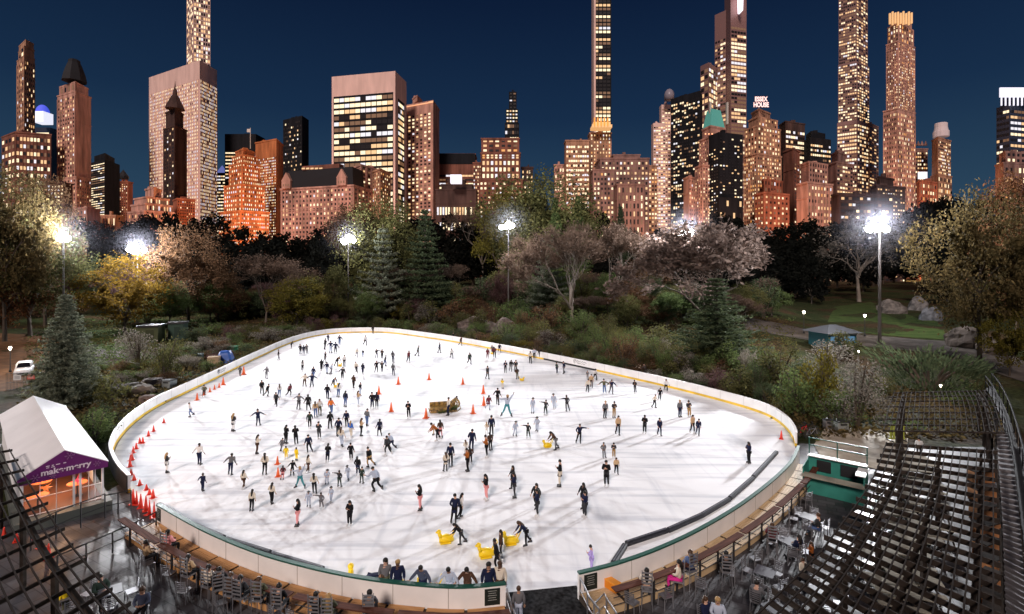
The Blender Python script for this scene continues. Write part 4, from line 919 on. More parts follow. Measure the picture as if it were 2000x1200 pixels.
# dark woods across the park
DW = []; r6 = random.Random(5)
for i in range(92):
    x = -70 + i * 24 + r6.uniform(-12, 12); D = r6.uniform(185, 300); yt = r6.uniform(418, 470)
    if 430 < x < 620: yt = r6.uniform(440, 475)
    if 1420 < x < 1640: yt = r6.uniform(418, 460)
    if x > 1780 or x < 120: yt = r6.uniform(385, 440)
    if 950 < x < 1180: yt = r6.uniform(380, 430)
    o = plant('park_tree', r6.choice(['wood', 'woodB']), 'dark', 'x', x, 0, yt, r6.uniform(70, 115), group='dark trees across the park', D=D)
    lk = min([(60, 'in front of the brown apartment block'), (200, 'below the black glass tower'), (330, 'below the spire hotel'), (480, 'below the orange tiers'), (620, 'below the chateau hotel'), (730, 'below the white framed tower'), (890, 'below the wide ribbon office block'), (1000, 'below the dark turret'), (1170, 'below the razor thin tower'), (1300, 'below the pale balcony tower'), (1410, 'below the flat black block'), (1490, 'below the rooftop sign'), (1600, 'below the brown stone block'), (1670, 'below the tallest tower'), (1760, 'below the golden crowned tower'), (1850, 'below the rounded tower'), (1980, 'below the blue glass tower')], key=lambda m: abs(m[0] - x))[1]
    DW.append((o, 'dark night tree ' + lk, x))
for i in range(90):
    x = r6.uniform(-40, 2040); D = r6.uniform(150, 190)
    if 1600 < x < 1840: continue
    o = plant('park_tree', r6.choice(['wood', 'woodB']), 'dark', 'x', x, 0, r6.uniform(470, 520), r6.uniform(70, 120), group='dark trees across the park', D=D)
    DW.append((o, 'low dark tree ' + min([(100, 'behind the single floodlight'), (300, 'behind the starry floodlights'), (470, 'left of the twiggy brown tree'), (600, 'behind the yellow green tree'), (1300, 'behind the frosted tree'), (1500, 'right of the frosted tree'), (1950, 'behind the great olive orange tree')], key=lambda m: abs(m[0] - x))[1], x))
single_out(DW, 'trees')

# low undergrowth on the slopes round the ice
ru = random.Random(8); ub = [MB(), MB(), MB()]; nu = 0
while nu < 15000:
    y = ru.uniform(42, 165); x = ru.uniform(-.95, .95) * y; dd = rink_dist(x, y)
    if dd < .8 or dd > 60 or ru.random() > 1.15 - dd / 60: continue
    if x / y > .55 and 60 < y < 110: continue
    z = height(x, y); k = int((mnoise.noise(Vector((x * .07, y * .07, 9))) + .55) * 2.6); k = max(0, min(2, k)); nu += 1; b = ub[k]; hh = ru.uniform(.2, .7)
    for q in range(4): leaf(b, Vector((x + ru.gauss(0, .35), y + ru.gauss(0, .35), z + ru.uniform(0, hh))), ru.uniform(.12, .26), ru)
for b, m in zip(ub, ('olive', 'amber', 'green')): tag(b.build('undergrowth', LM[m]), kind='stuff')
# ---------- ice and boards ----------
def ice_mat():
    m = bpy.data.materials.new('ice'); m.use_nodes = True; nt = m.node_tree; b = nt.nodes['Principled BSDF']
    tc = nt.nodes.new('ShaderNodeTexCoord')
    def nz(s, d=6, scl=(1, 1, 1), rot=0):
        mp = nt.nodes.new('ShaderNodeMapping'); mp.inputs['Scale'].default_value = scl; mp.inputs['Rotation'].default_value = (0, 0, rot)
        nt.links.new(tc.outputs['Object'], mp.inputs[0]); n = nt.nodes.new('ShaderNodeTexNoise'); n.inputs['Scale'].default_value = s; n.inputs['Detail'].default_value = d
        nt.links.new(mp.outputs[0], n.inputs['Vector']); return n.outputs[0]
    def ramp(src, p0, c0, p1, c1):
        r = nt.nodes.new('ShaderNodeValToRGB'); e = r.color_ramp.elements; e[0].position, e[0].color = p0, (*c0, 1); e[1].position, e[1].color = p1, (*c1, 1); nt.links.new(src, r.inputs[0]); return r.outputs[0]
    def mul(a, c, f=1.0):
        x = nt.nodes.new('ShaderNodeMix'); x.data_type = 'RGBA'; x.blend_type = 'MULTIPLY'; x.inputs[0].default_value = f; nt.links.new(a, x.inputs[6]); nt.links.new(c, x.inputs[7]); return x.outputs[2]
    base = ramp(nz(.16), .30, (.74, .75, .77), .6, (.88, .89, .91))
    scr = ramp(nz(.9, 8, (.12, 1.6, 1), .35), .50, (1, 1, 1), .66, (.74, .75, .78)); scr2 = ramp(nz(1.1, 8, (1.5, .1, 1), .5), .55, (1, 1, 1), .72, (.86, .87, .89))
    wet = ramp(nz(.22, 5, (1, .6, 1), .7), .60, (1, 1, 1), .72, (.50, .51, .54))
    col = mul(mul(mul(base, scr), scr2), wet, .8); nt.links.new(col, b.inputs['Base Color'])
    r2 = ramp(nz(.3), .4, (.85,) * 3, .62, (.6,) * 3); nt.links.new(r2, b.inputs['Roughness']); b.inputs['Specular IOR Level'].default_value = .12
    return m
ice = bmesh.new(); vs = [ice.verts.new((v.x, v.y, 0.0)) for v in RINK]; f = ice.faces.new(vs); f.normal_update()
if f.normal.z < 0: f.normal_flip()
bmesh.ops.triangulate(ice, faces=[f]); me = bpy.data.meshes.new('ice_surface'); ice.to_mesh(me); me.materials.append(ice_mat()); tag(link('ice', me), kind='structure')
M_board = mat('board_white', (.80, .79, .78), .45, .4, var=.06, vscale=.8); M_yel = mat('kick_plate_yellow', (.72, .47, .03), .5, .4, var=.25, vscale=.6); M_blk = mat('black_rubber', (.018, .018, .02), .6, .3)
M_gtop = mat('green_cap_rail', (.012, .085, .062), .45, .4); M_cream = mat('board_outer', (.78, .755, .735), .6, .3, var=.08, vscale=.6); M_post = M_dark
def offs(pts, d):          # the line moved sideways (positive to its left)
    out = []
    for i, p in enumerate(pts):
        t = (pts[min(i + 1, len(pts) - 1)] - pts[max(i - 1, 0)]).normalized(); out.append(p + Vector((-t.y, t.x, 0)) * d)
    return out
def ribbon(b, pts, d0, d1, z0, z1):    # a solid strip along the line
    A, B = offs(pts, d0), offs(pts, d1); n = len(b.v); k = len(pts)
    for i in range(k):
        for p, z in ((A[i], z0), (B[i], z0), (B[i], z1), (A[i], z1)): b.v.append((p.x, p.y, z))
    for i in range(k - 1):
        o = n + i * 4
        for a in range(4): a2 = (a + 1) % 4; b.f.append((o + a, o + a2, o + 4 + a2, o + 4 + a)); b.m.append(b.mi)
    for o, q in ((n, (3, 2, 1, 0)), (n + 4 * (k - 1), (0, 1, 2, 3))): b.f.append(tuple(o + a for a in q)); b.m.append(b.mi)
def area(pts): return sum(pts[i - 1].x * pts[i].y - pts[i].x * pts[i - 1].y for i in range(len(pts)))
SG = 1 if area(RINK) < 0 else -1          # + offset = outward
def at(pts, f):
    L = [0]
    for a, b_ in zip(pts, pts[1:]): L.append(L[-1] + (b_ - a).length)
    s = f * L[-1]
    for i in range(len(pts) - 1):
        if L[i + 1] >= s: 
            t = (s - L[i]) / max(L[i + 1] - L[i], 1e-9); return pts[i].lerp(pts[i + 1], t), (pts[i + 1] - pts[i]).normalized()
    return pts[-1].copy(), (pts[-1] - pts[-2]).normalized()
def cut(pts, f0, f1, n=14): return [at(pts, f0 + (f1 - f0) * i / n)[0] for i in range(n + 1)]
def near_px(pts, x): # fraction of the line whose photo column is nearest x
    return min((abs(PX((p := at(pts, i / 400)[0]).to_tuple())[0] - x), i / 400) for i in range(401))[1]
BH = 1.06
fb = thing('dasher_board', 'white dasher board with yellow kick plate curving round the far side of the ice', 'rink board')
b = MB(); ribbon(b, FAR, 0, SG * .14, .24, BH); b.build('board_face', M_board, fb)
b = MB(); ribbon(b, FAR, -SG * .02, SG * .13, .0, .24); b.build('kick_plate', M_yel, fb)
b = MB(); ribbon(b, FAR, -SG * .02, SG * .17, BH, BH + .05); b.build('cap_rail', M_board, fb)
b = MB()
for k in range(1, 64):
    p, d = at(FAR, k / 64); n = Vector((-d.y, d.x, 0)) * -SG; q = p + n * .006; b.box((q.x, q.y, .65), (.035, .012, .8), atan2(d.y, d.x))
b.build('joint', mat('joint_pale', (.55, .54, .52), .6), fb)
b = MB(); ribbon(b, FAR, SG * .17, SG * .2, .0, BH + .03); b.build('outer_edge', M_blk, fb)
f0, f1 = near_px(FAR[60:], 1062), near_px(FAR[60:], 1165); b = MB(); ribbon(b, cut(FAR[60:], f0, f1), -SG * .05, -SG * .021, .0, .25); tag(b.build('rubber_strip', M_blk, fb), 'black stretch of kick plate')
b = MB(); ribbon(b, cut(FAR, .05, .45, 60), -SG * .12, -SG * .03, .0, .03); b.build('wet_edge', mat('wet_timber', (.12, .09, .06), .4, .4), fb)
# small printed emblem and words on the boards
M_ink = mat('ink_dark', (.03, .03, .05), .6)
def board_print(px, txt='SKATING', size=.42):
    f = near_px(FAR, px); p, t = at(FAR, f); n = Vector((-t.y, t.x, 0)) * -SG; d = n.cross(Vector((0, 0, 1)))
    d = -d; rz = atan2(d.y, d.x)
    if (Vector((cos(rz), sin(rz), 0)).cross(Vector((0, 0, 1)))).dot(n) < 0: rz += pi
    g = thing('board_print', 'dark ring emblem and short lettering printed on the white board near column %d' % px, 'print', p + n * .012, rz)
    b = MB(); 
    for k in range(16):
        a, a2 = 2 * pi * k / 16, 2 * pi * (k + 1) / 16; b.beam((.27 * cos(a), 0, .75 + .27 * sin(a)), (.27 * cos(a2), 0, .75 + .27 * sin(a2)), .01, .07, up=(0, 1, 0))
    b.beam((-.18, 0, .62), (.18, 0, .88), .01, .08, up=(0, 1, 0)); b.beam((-.18, 0, .78), (.1, 0, .95), .01, .05, up=(0, 1, 0)); b.build('emblem', M_ink, g)
    b = MB()
    for j, (n_, z, h) in enumerate(((8, .82, .2), (7, .55, .12))):
        for k in range(n_): 
            x = .48 + k * .24; b.box((x, 0, z), (.05, .008, h)); b.box((x + .07, 0, z + h * .4 * (-1) ** k), (.14, .008, .045))
    b.build('lettering', M_ink, g); return g
board_print(428)['label'] = 'dark emblem and lettering on the white board above the traffic cones'
board_print(1122)['label'] = 'dark emblem and lettering on the white board above the black kick plate'
# near boards, cream outside, green cap
for pts, lab, nm in ((NEAR_L, 'curved cream dasher board with dark green cap along the front of the ice', 'a'), (NEAR_R, 'curved cream dasher board with green cap running from the mat to the bicycles', 'b')):
    t = thing('dasher_board', lab, 'rink board')
    b = MB(); ribbon(b, pts, 0, SG * .12, .0, NEARTOP); b.build('board_face', M_cream, t)
    b = MB(); ribbon(b, pts, -SG * .04, SG * .16, NEARTOP, NEARTOP + .07); b.build('cap_rail', M_gtop, t)
    b = MB(); ribbon(b, pts, -SG * .005, -SG * .0, .24, NEARTOP); b.build('inner_face', M_board, t)
    b = MB()
    for k in range(1, 9):
        p, d = at(pts, k / 9); n = Vector((-d.y, d.x, 0)) * SG; q = p + n * .124; b.box((q.x, q.y, NEARTOP / 2), (.025, .012, NEARTOP - .01), atan2(d.y, d.x))
    b.build('joint', mat('joint_grey', (.35, .31, .28), .6), t)
    for p, d, off in ((pts[0], (pts[1] - pts[0]).normalized(), .9), (pts[-1], (pts[-2] - pts[-1]).normalized(), .9)):
        if PX(p)[0] > 1300 : continue
        n = Vector((-d.y, d.x, 0)) * (SG if pts[0] == p else -SG); q = p + d * (.55 if PX(p)[0] > 600 else .3) + n * .135
        g = thing('notice', 'black notice with faint white lines on the board end by the %s' % ('rubber mat steps' if PX(p)[0] > 1050 else 'front gate' if PX(p)[0] > 600 else 'tall red cones'), 'notice', (q.x, q.y, .36), atan2(d.y, d.x))
        b = MB(); b.box((0, 0, .34), (.62 if PX(p)[0] > 600 else .4, .02, .66)); b.build('board', mat('notice_black', (.012, .018, .016), .4), g)
        b = MB()
        for k in range(5): b.box((0, -.012, .58 - .09 * k), (.36 - .06 * (k % 2), .006, .018)); b.box((0, .012, .58 - .09 * k), (.36 - .06 * (k % 2), .006, .018))
        b.build('text_line', mat('notice_grey', (.35, .36, .34), .6), g)
# dark pads along the inside (rolled rubber bumpers)
M_pad = mat('bumper_vinyl', (.014, .015, .02), .5, .3, var=.3, vscale=5); M_seam = mat('bumper_edge', (.13, .13, .16), .5)
def pads(pl, hgt, w, labels):
    for i, ((x0, y0), (x1, y1)) in enumerate(pl):
        a, c = P(x0, y0, hgt), P(x1, y1, hgt); a.z = c.z = 0; d = (c - a); L = d.length; rz = atan2(d.y, d.x)
        t = thing('bumper_pad', labels[i], 'pad', (a + c) / 2, rz, 'black bumper pads lying on the ice')
        b = MB(); b.box((0, 0, hgt / 2), (L - .02, w, hgt)); b.build('pad', M_pad, t, bevel=.05)
        b = MB(); b.box((0, 0, hgt + .004), (L - .2, w * .16, .008)); b.build('strap', M_seam, t)
pads([((1537, 858), (1518, 882)), ((1517, 880), (1471, 929)), ((1471, 930), (1425, 970)), ((1425, 971), (1370, 1003)), ((1372, 1002), (1304, 1032)), ((1304, 1031), (1222, 1058)), ((1221, 1060), (1197, 1097))][1:], .24, .27,
     ['long grey bumper pad ending at the orange cone', 'black bumper pad above the middle of the right board', 'black bumper pad with a sagging lower end', 'black bumper pad bearing a pale patch', 'black bumper pad lying straight before the corner', 'short black bumper pad turning back to the board'])
pads([((310, 981), (366, 1015)), ((368, 1017), (438, 1047)), ((440, 1049), (528, 1076)), ((530, 1078), (632, 1108))], .27, .28,
     ['textured bumper pad at the tall red cones', 'second bumper pad along the front board', 'third bumper pad along the front board', 'last long bumper pad tapering to the yellow skate aid'])
b = MB(); a = P(1532, 852, .3); c = P(1524, 876, .0); b.lathe([(.16, 0), (.16, .03), (.12, .03), (.02, .62)], n=8)
# ---------- timber deck round the near side ----------
DZ = .30
def wood_mat(name, c1, c2, ang=0.0, sc=1.0):
    m = mat(name, c1, .6, .3); nt = m.node_tree; p = nt.nodes['Principled BSDF']; tc = nt.nodes.new('ShaderNodeTexCoord'); uv = nt.nodes.new('ShaderNodeMapping'); uv.inputs['Scale'].default_value = (1.0 * sc, 12 * sc, 1)
    n = nt.nodes.new('ShaderNodeTexNoise'); n.inputs['Scale'].default_value = 1.3; n.inputs['Detail'].default_value = 7; r = nt.nodes.new('ShaderNodeValToRGB'); r.color_ramp.elements[0].color = (*c1, 1); r.color_ramp.elements[1].color = (*c2, 1); r.color_ramp.elements[0].position = .35; r.color_ramp.elements[1].position = .65
    nt.links.new(tc.outputs['UV'], uv.inputs[0]); nt.links.new(uv.outputs[0], n.inputs['Vector']); nt.links.new(n.outputs[0], r.inputs[0]); nt.links.new(r.outputs[0], p.inputs['Base Color']); return m
M_deckL = wood_mat('deck_timber_warm', (.34, .16, .055), (.66, .37, .16)); M_deckR = wood_mat('deck_timber_pale', (.30, .19, .09), (.74, .56, .34)); M_rail = wood_mat('drink_rail_wood', (.05, .018, .012), (.12, .045, .03)); M_rail.node_tree.nodes['Principled BSDF'].inputs['Roughness'].default_value = .85; M_rail.node_tree.nodes['Principled BSDF'].inputs['Specular IOR Level'].default_value = .1
def deck(pts, m, w0, w1, name_lab, npl):
    t = thing('timber_deck', name_lab, 'deck'); L = sum((b_ - a).length for a, b_ in zip(pts, pts[1:])); k = max(int(L / 1.5), 3)
    for i in range(k):
        seg = cut(pts, i / k + .003, (i + 1) / k - .002, 3)
        for j in range(npl):
            d0 = w0 + (w1 - w0) * j / npl; d1 = w0 + (w1 - w0) * (j + .93) / npl; A, B = offs(seg, SG * d0), offs(seg, SG * d1); b = MB()
            if j == 0: bb = MB(); uvs = []
            for q in range(3):
                n = len(bb.v); zz = DZ + .006 * ((i * 7 + j * 3) % 3 - 1)
                for p, z in ((A[q], zz), (B[q], zz), (B[q + 1], zz), (A[q + 1], zz)): bb.v.append((p.x, p.y, z))
                bb.f.append((n, n + 1, n + 2, n + 3)); bb.m.append(0); u = R.random() * 40 if q == 0 else u; uvs += [(u + q * .5, j + u), (u + q * .5, j + .9 + u), (u + q * .5 + .5, j + .9 + u), (u + q * .5 + .5, j + u)]
                n = len(bb.v)
                for p, z in ((B[q], zz), (B[q], zz - .05), (B[q + 1], zz - .05), (B[q + 1], zz)): bb.v.append((p.x, p.y, z))
                bb.f.append((n, n + 1, n + 2, n + 3)); bb.m.append(0); uvs += [(u + q * .5, 0), (u + q * .5, .1), (u + q * .5 + .5, .1), (u + q * .5 + .5, 0)]
        me = bb.mesh('deck_panel'); ul = me.uv_layers.new(name='UVMap')
        for li, uvv in enumerate(uvs): ul.data[li].uv = uvv
        me.materials.append(m); o = link('deck_panel', me, t)
    b = MB(); ribbon(b, pts, SG * (w0 - .02), SG * (w1 - .06), .0, DZ - .06); b.build('underframe', mat('deck_shadow', (.05, .035, .025), .9), t)  # frame below the planks in one even dark brown
    b = MB(); ribbon(b, pts, SG * (w1 - .04), SG * (w1 + .02), .0, DZ - .02); b.build('fascia', m, t); return t
deck(NEAR_L, M_deckL, .14, 1.55, 'warm brown timber deck below the front board', 6)
deck(cut(NEAR_R, .05, 1, 40), M_deckR, .14, 1.3, 'pale worn timber deck below the right board', 7)
# drink rails on posts
def drink_rail(pts, off, lab, npost, z=1.12):
    L = cut(offs(pts, -SG * off), 0, 1, 26); k = 5
    for i in range(k):
        seg = cut(L, i / k + .004, (i + 1) / k - .004, 8); t = thing('drink_rail', lab[i], 'counter', group='drink rails facing the ice')
        me = MB(); ribbon(me, seg, -.17, .17, z - .045, z); mm = me.mesh('counter_top'); ul = mm.uv_layers.new(name='UVMap')
        for pl in mm.polygons:
            for li, vi in zip(pl.loop_indices, pl.vertices): ul.data[li].uv = ((vi // 4) * .35 + i * 9, (vi % 4) * .33)
        mm.materials.append(M_rail); link('counter_top', mm, t)
        for q in range(npost):
            p, d = at(seg, (q + .5) / npost); b = MB(); b.box((p.x, p.y, (z - .05) / 2), (.07, .07, z - .05), atan2(d.y, d.x)); b.box((p.x, p.y, .02), (.2, .2, .03), atan2(d.y, d.x)); b.build('post', M_dark, t)
        if True:
            b = MB()
            for zz in (.45, .75): ribbon(b, seg, -.015, .015, zz, zz + .02)
            b.build('rail_bar', M_dark, t)
wd = ['beside the tall red cones', 'where the yellow coated guest sits', 'with two guests leaning together', 'with the long haired guest', 'nearest the front gate']
drink_rail(NEAR_L[::-1], 1.75, ['wooden drink rail ' + w for w in wd], 2)
wd = ['next to the front steps and orange chest', 'in front of the crouching photographer', 'behind the pink legged child', 'above the empty tables', 'running up to the green kiosk']
drink_rail(cut(NEAR_R, .12, .97, 40)[::-1], 1.48, ['wooden drink rail ' + w for w in wd], 3)
# ---------- patio ----------
def tile_mat():
    m = bpy.data.materials.new('patio_stone'); m.use_nodes = True; nt = m.node_tree; b = nt.nodes['Principled BSDF']; tc = nt.nodes.new('ShaderNodeTexCoord')
    mp = nt.nodes.new('ShaderNodeMapping'); mp.inputs['Rotation'].default_value = (0, 0, .5); nt.links.new(tc.outputs['Object'], mp.inputs[0])
    br = nt.nodes.new('ShaderNodeTexBrick'); br.offset = .5; br.inputs['Scale'].default_value = .55; br.inputs['Color1'].default_value = (.055, .055, .063, 1); br.inputs['Color2'].default_value = (.095, .095, .105, 1); br.inputs['Mortar'].default_value = (.035, .035, .04, 1); br.inputs['Mortar Size'].default_value = .012
    nt.links.new(mp.outputs[0], br.inputs['Vector']); n = nt.nodes.new('ShaderNodeTexNoise'); n.inputs['Scale'].default_value = .7; n.inputs['Detail'].default_value = 7; nt.links.new(tc.outputs['Object'], n.inputs['Vector'])
    r = nt.nodes.new('ShaderNodeValToRGB'); r.color_ramp.elements[0].position = .42; r.color_ramp.elements[0].color = (.38,) * 3 + (1,); r.color_ramp.elements[1].position = .56; r.color_ramp.elements[1].color = (.6,) * 3 + (1,)
    nt.links.new(n.outputs[0], r.inputs[0]); nt.links.new(r.outputs[0], b.inputs['Roughness'])
    r2 = nt.nodes.new('ShaderNodeValToRGB'); r2.color_ramp.elements[0].position = .35; r2.color_ramp.elements[0].color = (.55, .5, .47, 1); r2.color_ramp.elements[1].position = .6; r2.color_ramp.elements[1].color = (1, 1, 1, 1); nt.links.new(n.outputs[0], r2.inputs[0])
    x = nt.nodes.new('ShaderNodeMix'); x.data_type = 'RGBA'; x.blend_type = 'MULTIPLY'; x.inputs[0].default_value = 1; nt.links.new(br.outputs[0], x.inputs[6]); nt.links.new(r2.outputs[0], x.inputs[7]); nt.links.new(x.outputs[2], b.inputs['Base Color']); b.inputs['Specular IOR Level'].default_value = .22; return m
pb = MB()   # everything on the camera's side of the rink
outer = [P(1560, 866, 0), Vector((30, 40, 0)), Vector((45, 40, 0)), Vector((45, 5, 0)), Vector((-45, 5, 0)), Vector((-45, 27, 0)), P(120, 1010, 0), P(235, 945, 0)]
poly = offs(NEAR_L[::-1], -SG * 0)  # placeholder line of the front board
pg = bmesh.new(); ring = [v.copy() for v in outer] + [FAR[0].copy()] + [v.copy() for v in NEAR_L[::-1]] + [v.copy() for v in NEAR_R[::-1]]
f = pg.faces.new([pg.verts.new((v.x, v.y, -.012)) for v in ring]); f.normal_update()
if f.normal.z < 0: f.normal_flip()
bmesh.ops.triangulate(pg, faces=[f]); me = bpy.data.meshes.new('patio'); pg.to_mesh(me); me.materials.append(tile_mat()); tag(link('patio', me), kind='structure')
# rubber mat at the front gate
g = thing('rubber_mat', 'black scuffed rubber mat in the front gate of the rink', 'mat', P(1058, 1183, .02))
b = MB(); b.prism([Vector(v[:2]) - Vector(g.location[:2]) for v in (P(988, 1160, 0), P(1126, 1146, 0), P(1165, 1225, 0), P(985, 1225, 0))], -.01, .03); b.build('mat', mat('scuffed_rubber', (.006, .006, .006), .95, .05, col2=(.03, .03, .032), vscale=6), g)
# ---------- traffic cones ----------
M_cone = mat('cone_orange', (.75, .13, .03), .5, .4); M_coneR = mat('cone_red', (.70, .045, .025), .5, .4)
def cone_proto(nm, slim, h=.75):
    t = thing('traffic_cone', 'x', 'traffic cone', (0, -300, 0)); s = 1
    b = MB(); b.box((0, 0, .02), (.40, .40, .04)); b.build('base', M_cone if nm == 'o' else M_coneR, t)
    b = MB(); r = .15 if not slim else .085
    b.lathe([(r, .04), (r * .75, h * .35), (r * .42, h * .75), (r * .22, h), (r * .15, h + .01)], n=12); b.build('body', M_cone if nm == 'o' else M_coneR, t, True); return t
CO, CR, CT = cone_proto('o', 0), cone_proto('r', 0, 1.0), cone_proto('r', 1, 1.25)
CL = []; firsts = {}
def cone(x, y, h, look, proto=None, z=0.0, group='traffic cones on the ice'):
    proto = proto or CO; p = P(x, y, z)
    if id(proto) in firsts: o = copy_tree(proto)
    else: o = proto; firsts[id(proto)] = 1
    o.location = p; base = .75 if proto is CO else 1.0 if proto is CR else 1.25
    o.scale = (1, 1, 1); k = h * p.y / F / base; o.scale = (max(k, .8) if proto is not CT else 1, max(k, .8) if proto is not CT else 1, k); o.rotation_euler.z = R.uniform(0, 1.5); o['group'] = group; CL.append((o, look, x))
for x, y, h, l in [(778, 751, 15, 'orange cone behind the photo sleigh, nearest the far left crowd'), (838, 742, 14, 'orange cone farthest from the camera in mid ice'), (904, 751, 14, 'orange cone behind the photo sleigh toward the yellow figure'), (944, 769, 17, 'orange cone right of the sleigh, upper of a close pair'), (945, 792, 18, 'orange cone right of the sleigh, lower of a close pair'), (924, 808, 18, 'orange cone between the sleigh and the waving woman'), (832, 817, 20, 'orange cone at the tip of the photo sleigh'), (764, 804, 18, 'orange cone beside the lone skater in black left of the sleigh'), (740, 770, 17, 'orange cone behind the dark couple'), (542, 907, 16, 'upper orange cone by the yellow figures'), (543, 931, 18, 'lower orange cone by the yellow figures')]: cone(x, y, h, l)
for x, y, h in [(320, 826, 9), (300, 843, 12), (290, 852, 11), (279, 866, 12), (273, 866, 11), (266, 877, 12), (260, 885, 13), (258, 899, 14), (254, 912, 18), (255, 900, 12), (256, 928, 12), (262, 938, 11), (273, 948, 11), (286, 957, 11), (292, 966, 11), (299, 973, 17)]: cone(x, y, h, 'small red cone in the arc along the left edge', CR)
for x, y, h in [(476, 732, 16), (436, 752, 15), (398, 772, 12), (385, 782, 14), (410, 766, 9), (419, 761, 9), (428, 757, 9)]: cone(x, y, h, 'orange cone against the far left board')
for x, y, h in [(260, 985, 29), (275, 992, 27), (285, 998, 29)]: cone(x, y, h, 'big red cone closing the left entrance', CR, group='red cones at the left entrance')
for x, y, h in [(267, 985, 26), (292, 1005, 29), (301, 1010, 30)]: cone(x, y, h, 'slim red marker post at the left entrance', CT, group='red cones at the left entrance')
for x, y, h, l in [(8, 1050, 20, 'red cone under the small trellis near the tent'), (33, 1058, 18, 'red cone behind the trellis post'), (67, 1052, 18, 'red cone at the corner of the tent platform'), (80, 1070, 16, 'red cone lying lower by the tent platform'), (95, 1092, 30, 'tall orange cone beside the patio railing below the tent')]: cone(x, y, h, l, CR, group='cones by the tent')
cone(1526, 858, 17, 'red orange cone at the end of the grey bumper pad', CR)
single_out(CL, 'cones')

# ---------- trellises ----------
M_tim = mat('trellis_timber', (.032, .025, .021), .9, .05, var=.4, vscale=2); M_bat = mat('trellis_batten', (.022, .017, .015), .95, .03); M_rdark = mat('railing_black', (.012, .012, .013), .85, .1)
def lerp_px(pts, t):
    k = t * (len(pts) - 1); i = min(int(k), len(pts) - 2); f = k - i; return pts[i][0] + (pts[i + 1][0] - pts[i][0]) * f, pts[i][1] + (pts[i + 1][1] - pts[i][1]) * f
def trellis(label, A, B, z, nraf, nbat, over=.0, depth=.2, posts=(), s_lo=-.02, s_hi=1.0, rot_end=None):
    t = thing('garden_trellis', label, 'trellis', P(*lerp_px(A, .5), z) - Vector((0, 0, z))); o0 = Vector(t.location)
    PA = lambda u: P(*lerp_px(A, u), z) - o0
    PB = lambda u: P(*lerp_px(B, u), z) - o0
    rr = random.Random(nraf)
    for i in range(nraf):
        u = i / (nraf - 1); a, c = PA(u), PB(u); a = a + (a - c) * rr.uniform(0, .05)
        b = MB(); b.beam(a, c, .05, depth * 1.0); b.build('rafter', M_tim, t)
    for j in range(nbat):
        s = s_lo + (s_hi - s_lo) * (j + .4) / nbat; b = MB(); pts = [PA(k / 16).lerp(PB(k / 16), s) + Vector((0, 0, depth / 2 + .025)) for k in range(17)]
        for p, q in zip(pts, pts[1:]): b.beam(p, q, .045, .045)
        b.build('batten', M_bat, t)
    for s in posts:
        b = MB(); pts = [PA(k / 16).lerp(PB(k / 16), s) + Vector((0, 0, -depth / 2 - .14)) for k in range(17)]
        for p, q in zip(pts, pts[1:]): b.beam(p, q, .12, .26)
        b.build('girder', M_tim, t)
        for k in (1, 5, 9, 13):
            p = PA(k / 16).lerp(PB(k / 16), s); b = MB(); b.box((p.x, p.y, (z - .3) / 2), (.16, .16, z - .3)); b.build('post', M_tim, t)
    return t
ZT = 3.5
trellis('great dark timber trellis sweeping over the right hand terrace', [(1730, 868), (1718, 905), (1700, 948), (1672, 990), (1640, 1032), (1606, 1078), (1565, 1122), (1518, 1168), (1462, 1220), (1395, 1280)], [(1948, 884), (1950, 945), (1952, 1012), (1954, 1082), (1956, 1160), (1958, 1250), (1962, 1350), (1970, 1480), (1985, 1640), (2000, 1800)], ZT, 31, 15, posts=(.16, .5, .86))
trellis('smaller dark trellis at the back of the right hand terrace', [(1747, 768), (1742, 782), (1736, 800), (1731, 822), (1727, 842)], [(1926, 764), (1940, 780), (1950, 800), (1957, 822), (1963, 846)], ZT, 8, 22, depth=.10, posts=(.1, .9))
trellis('dark timber trellis in the near left corner', [(22, 880), (40, 912), (62, 948), (88, 985), (113, 1026), (150, 1074), (190, 1122), (236, 1172), (290, 1230), (350, 1300)], [(-120, 905), (-120, 948), (-120, 1000), (-110, 1060), (-100, 1120), (-90, 1190), (-70, 1260), (-40, 1340), (0, 1430), (60, 1540)], ZT, 16, 8, depth=.13, posts=(.22, .8))
# ---------- furniture on the patio ----------
M_alu = mat('chair_metal', (.30, .30, .32), .35, .5, .6); M_top = mat('table_top', (.10, .105, .125), .35, .5); M_topw = mat('table_top_pale', (.5, .5, .5), .5)
def bar_chair():
    t = thing('metal_chair', 'x', 'chair', (0, -310, 0)); h = .46
    b = MB(); b.box((0, 0, h), (.42, .42, .03)); b.build('seat', M_alu, t)
    b = MB()
    for k in range(5): b.box((0, .21, h + .12 + k * .08), (.40, .015, .035))
    for x in (-.2, .2): b.beam((x, .2, h), (x, .23, h + .5), .03, .03)
    b.build('backrest', M_alu, t)
    for x, y in ((-.19, -.19), (.19, -.19), (-.19, .19), (.19, .19)):
        b = MB(); b.beam((x, y, h), (x * 1.15, y * 1.15, 0), .028, .028); b.build('leg', M_alu, t)
    return t
def cafe_table():
    t = thing('cafe_table', 'x', 'table', (0, -320, 0))
    b = MB(); b.box((0, 0, .745), (.78, .78, .03)); b.build('tabletop', M_top, t)
    b = MB(); b.tube([(0, 0, .02), (0, 0, .73)], .035, 8); b.build('stem', M_dark, t)
    b = MB(); b.box((0, 0, .015), (.5, .07, .03)); b.box((0, 0, .016), (.07, .5, .028)); b.build('foot', M_dark, t); return t
CH, TB = bar_chair(), cafe_table(); chs = []; tbs = []
def put(proto, lst, p, rz, look, group):
    o = copy_tree(proto) if lst else proto; o.location = p; o.rotation_euler.z = rz; o['group'] = group; lst.append((o, look, PX(p)[0])); return o
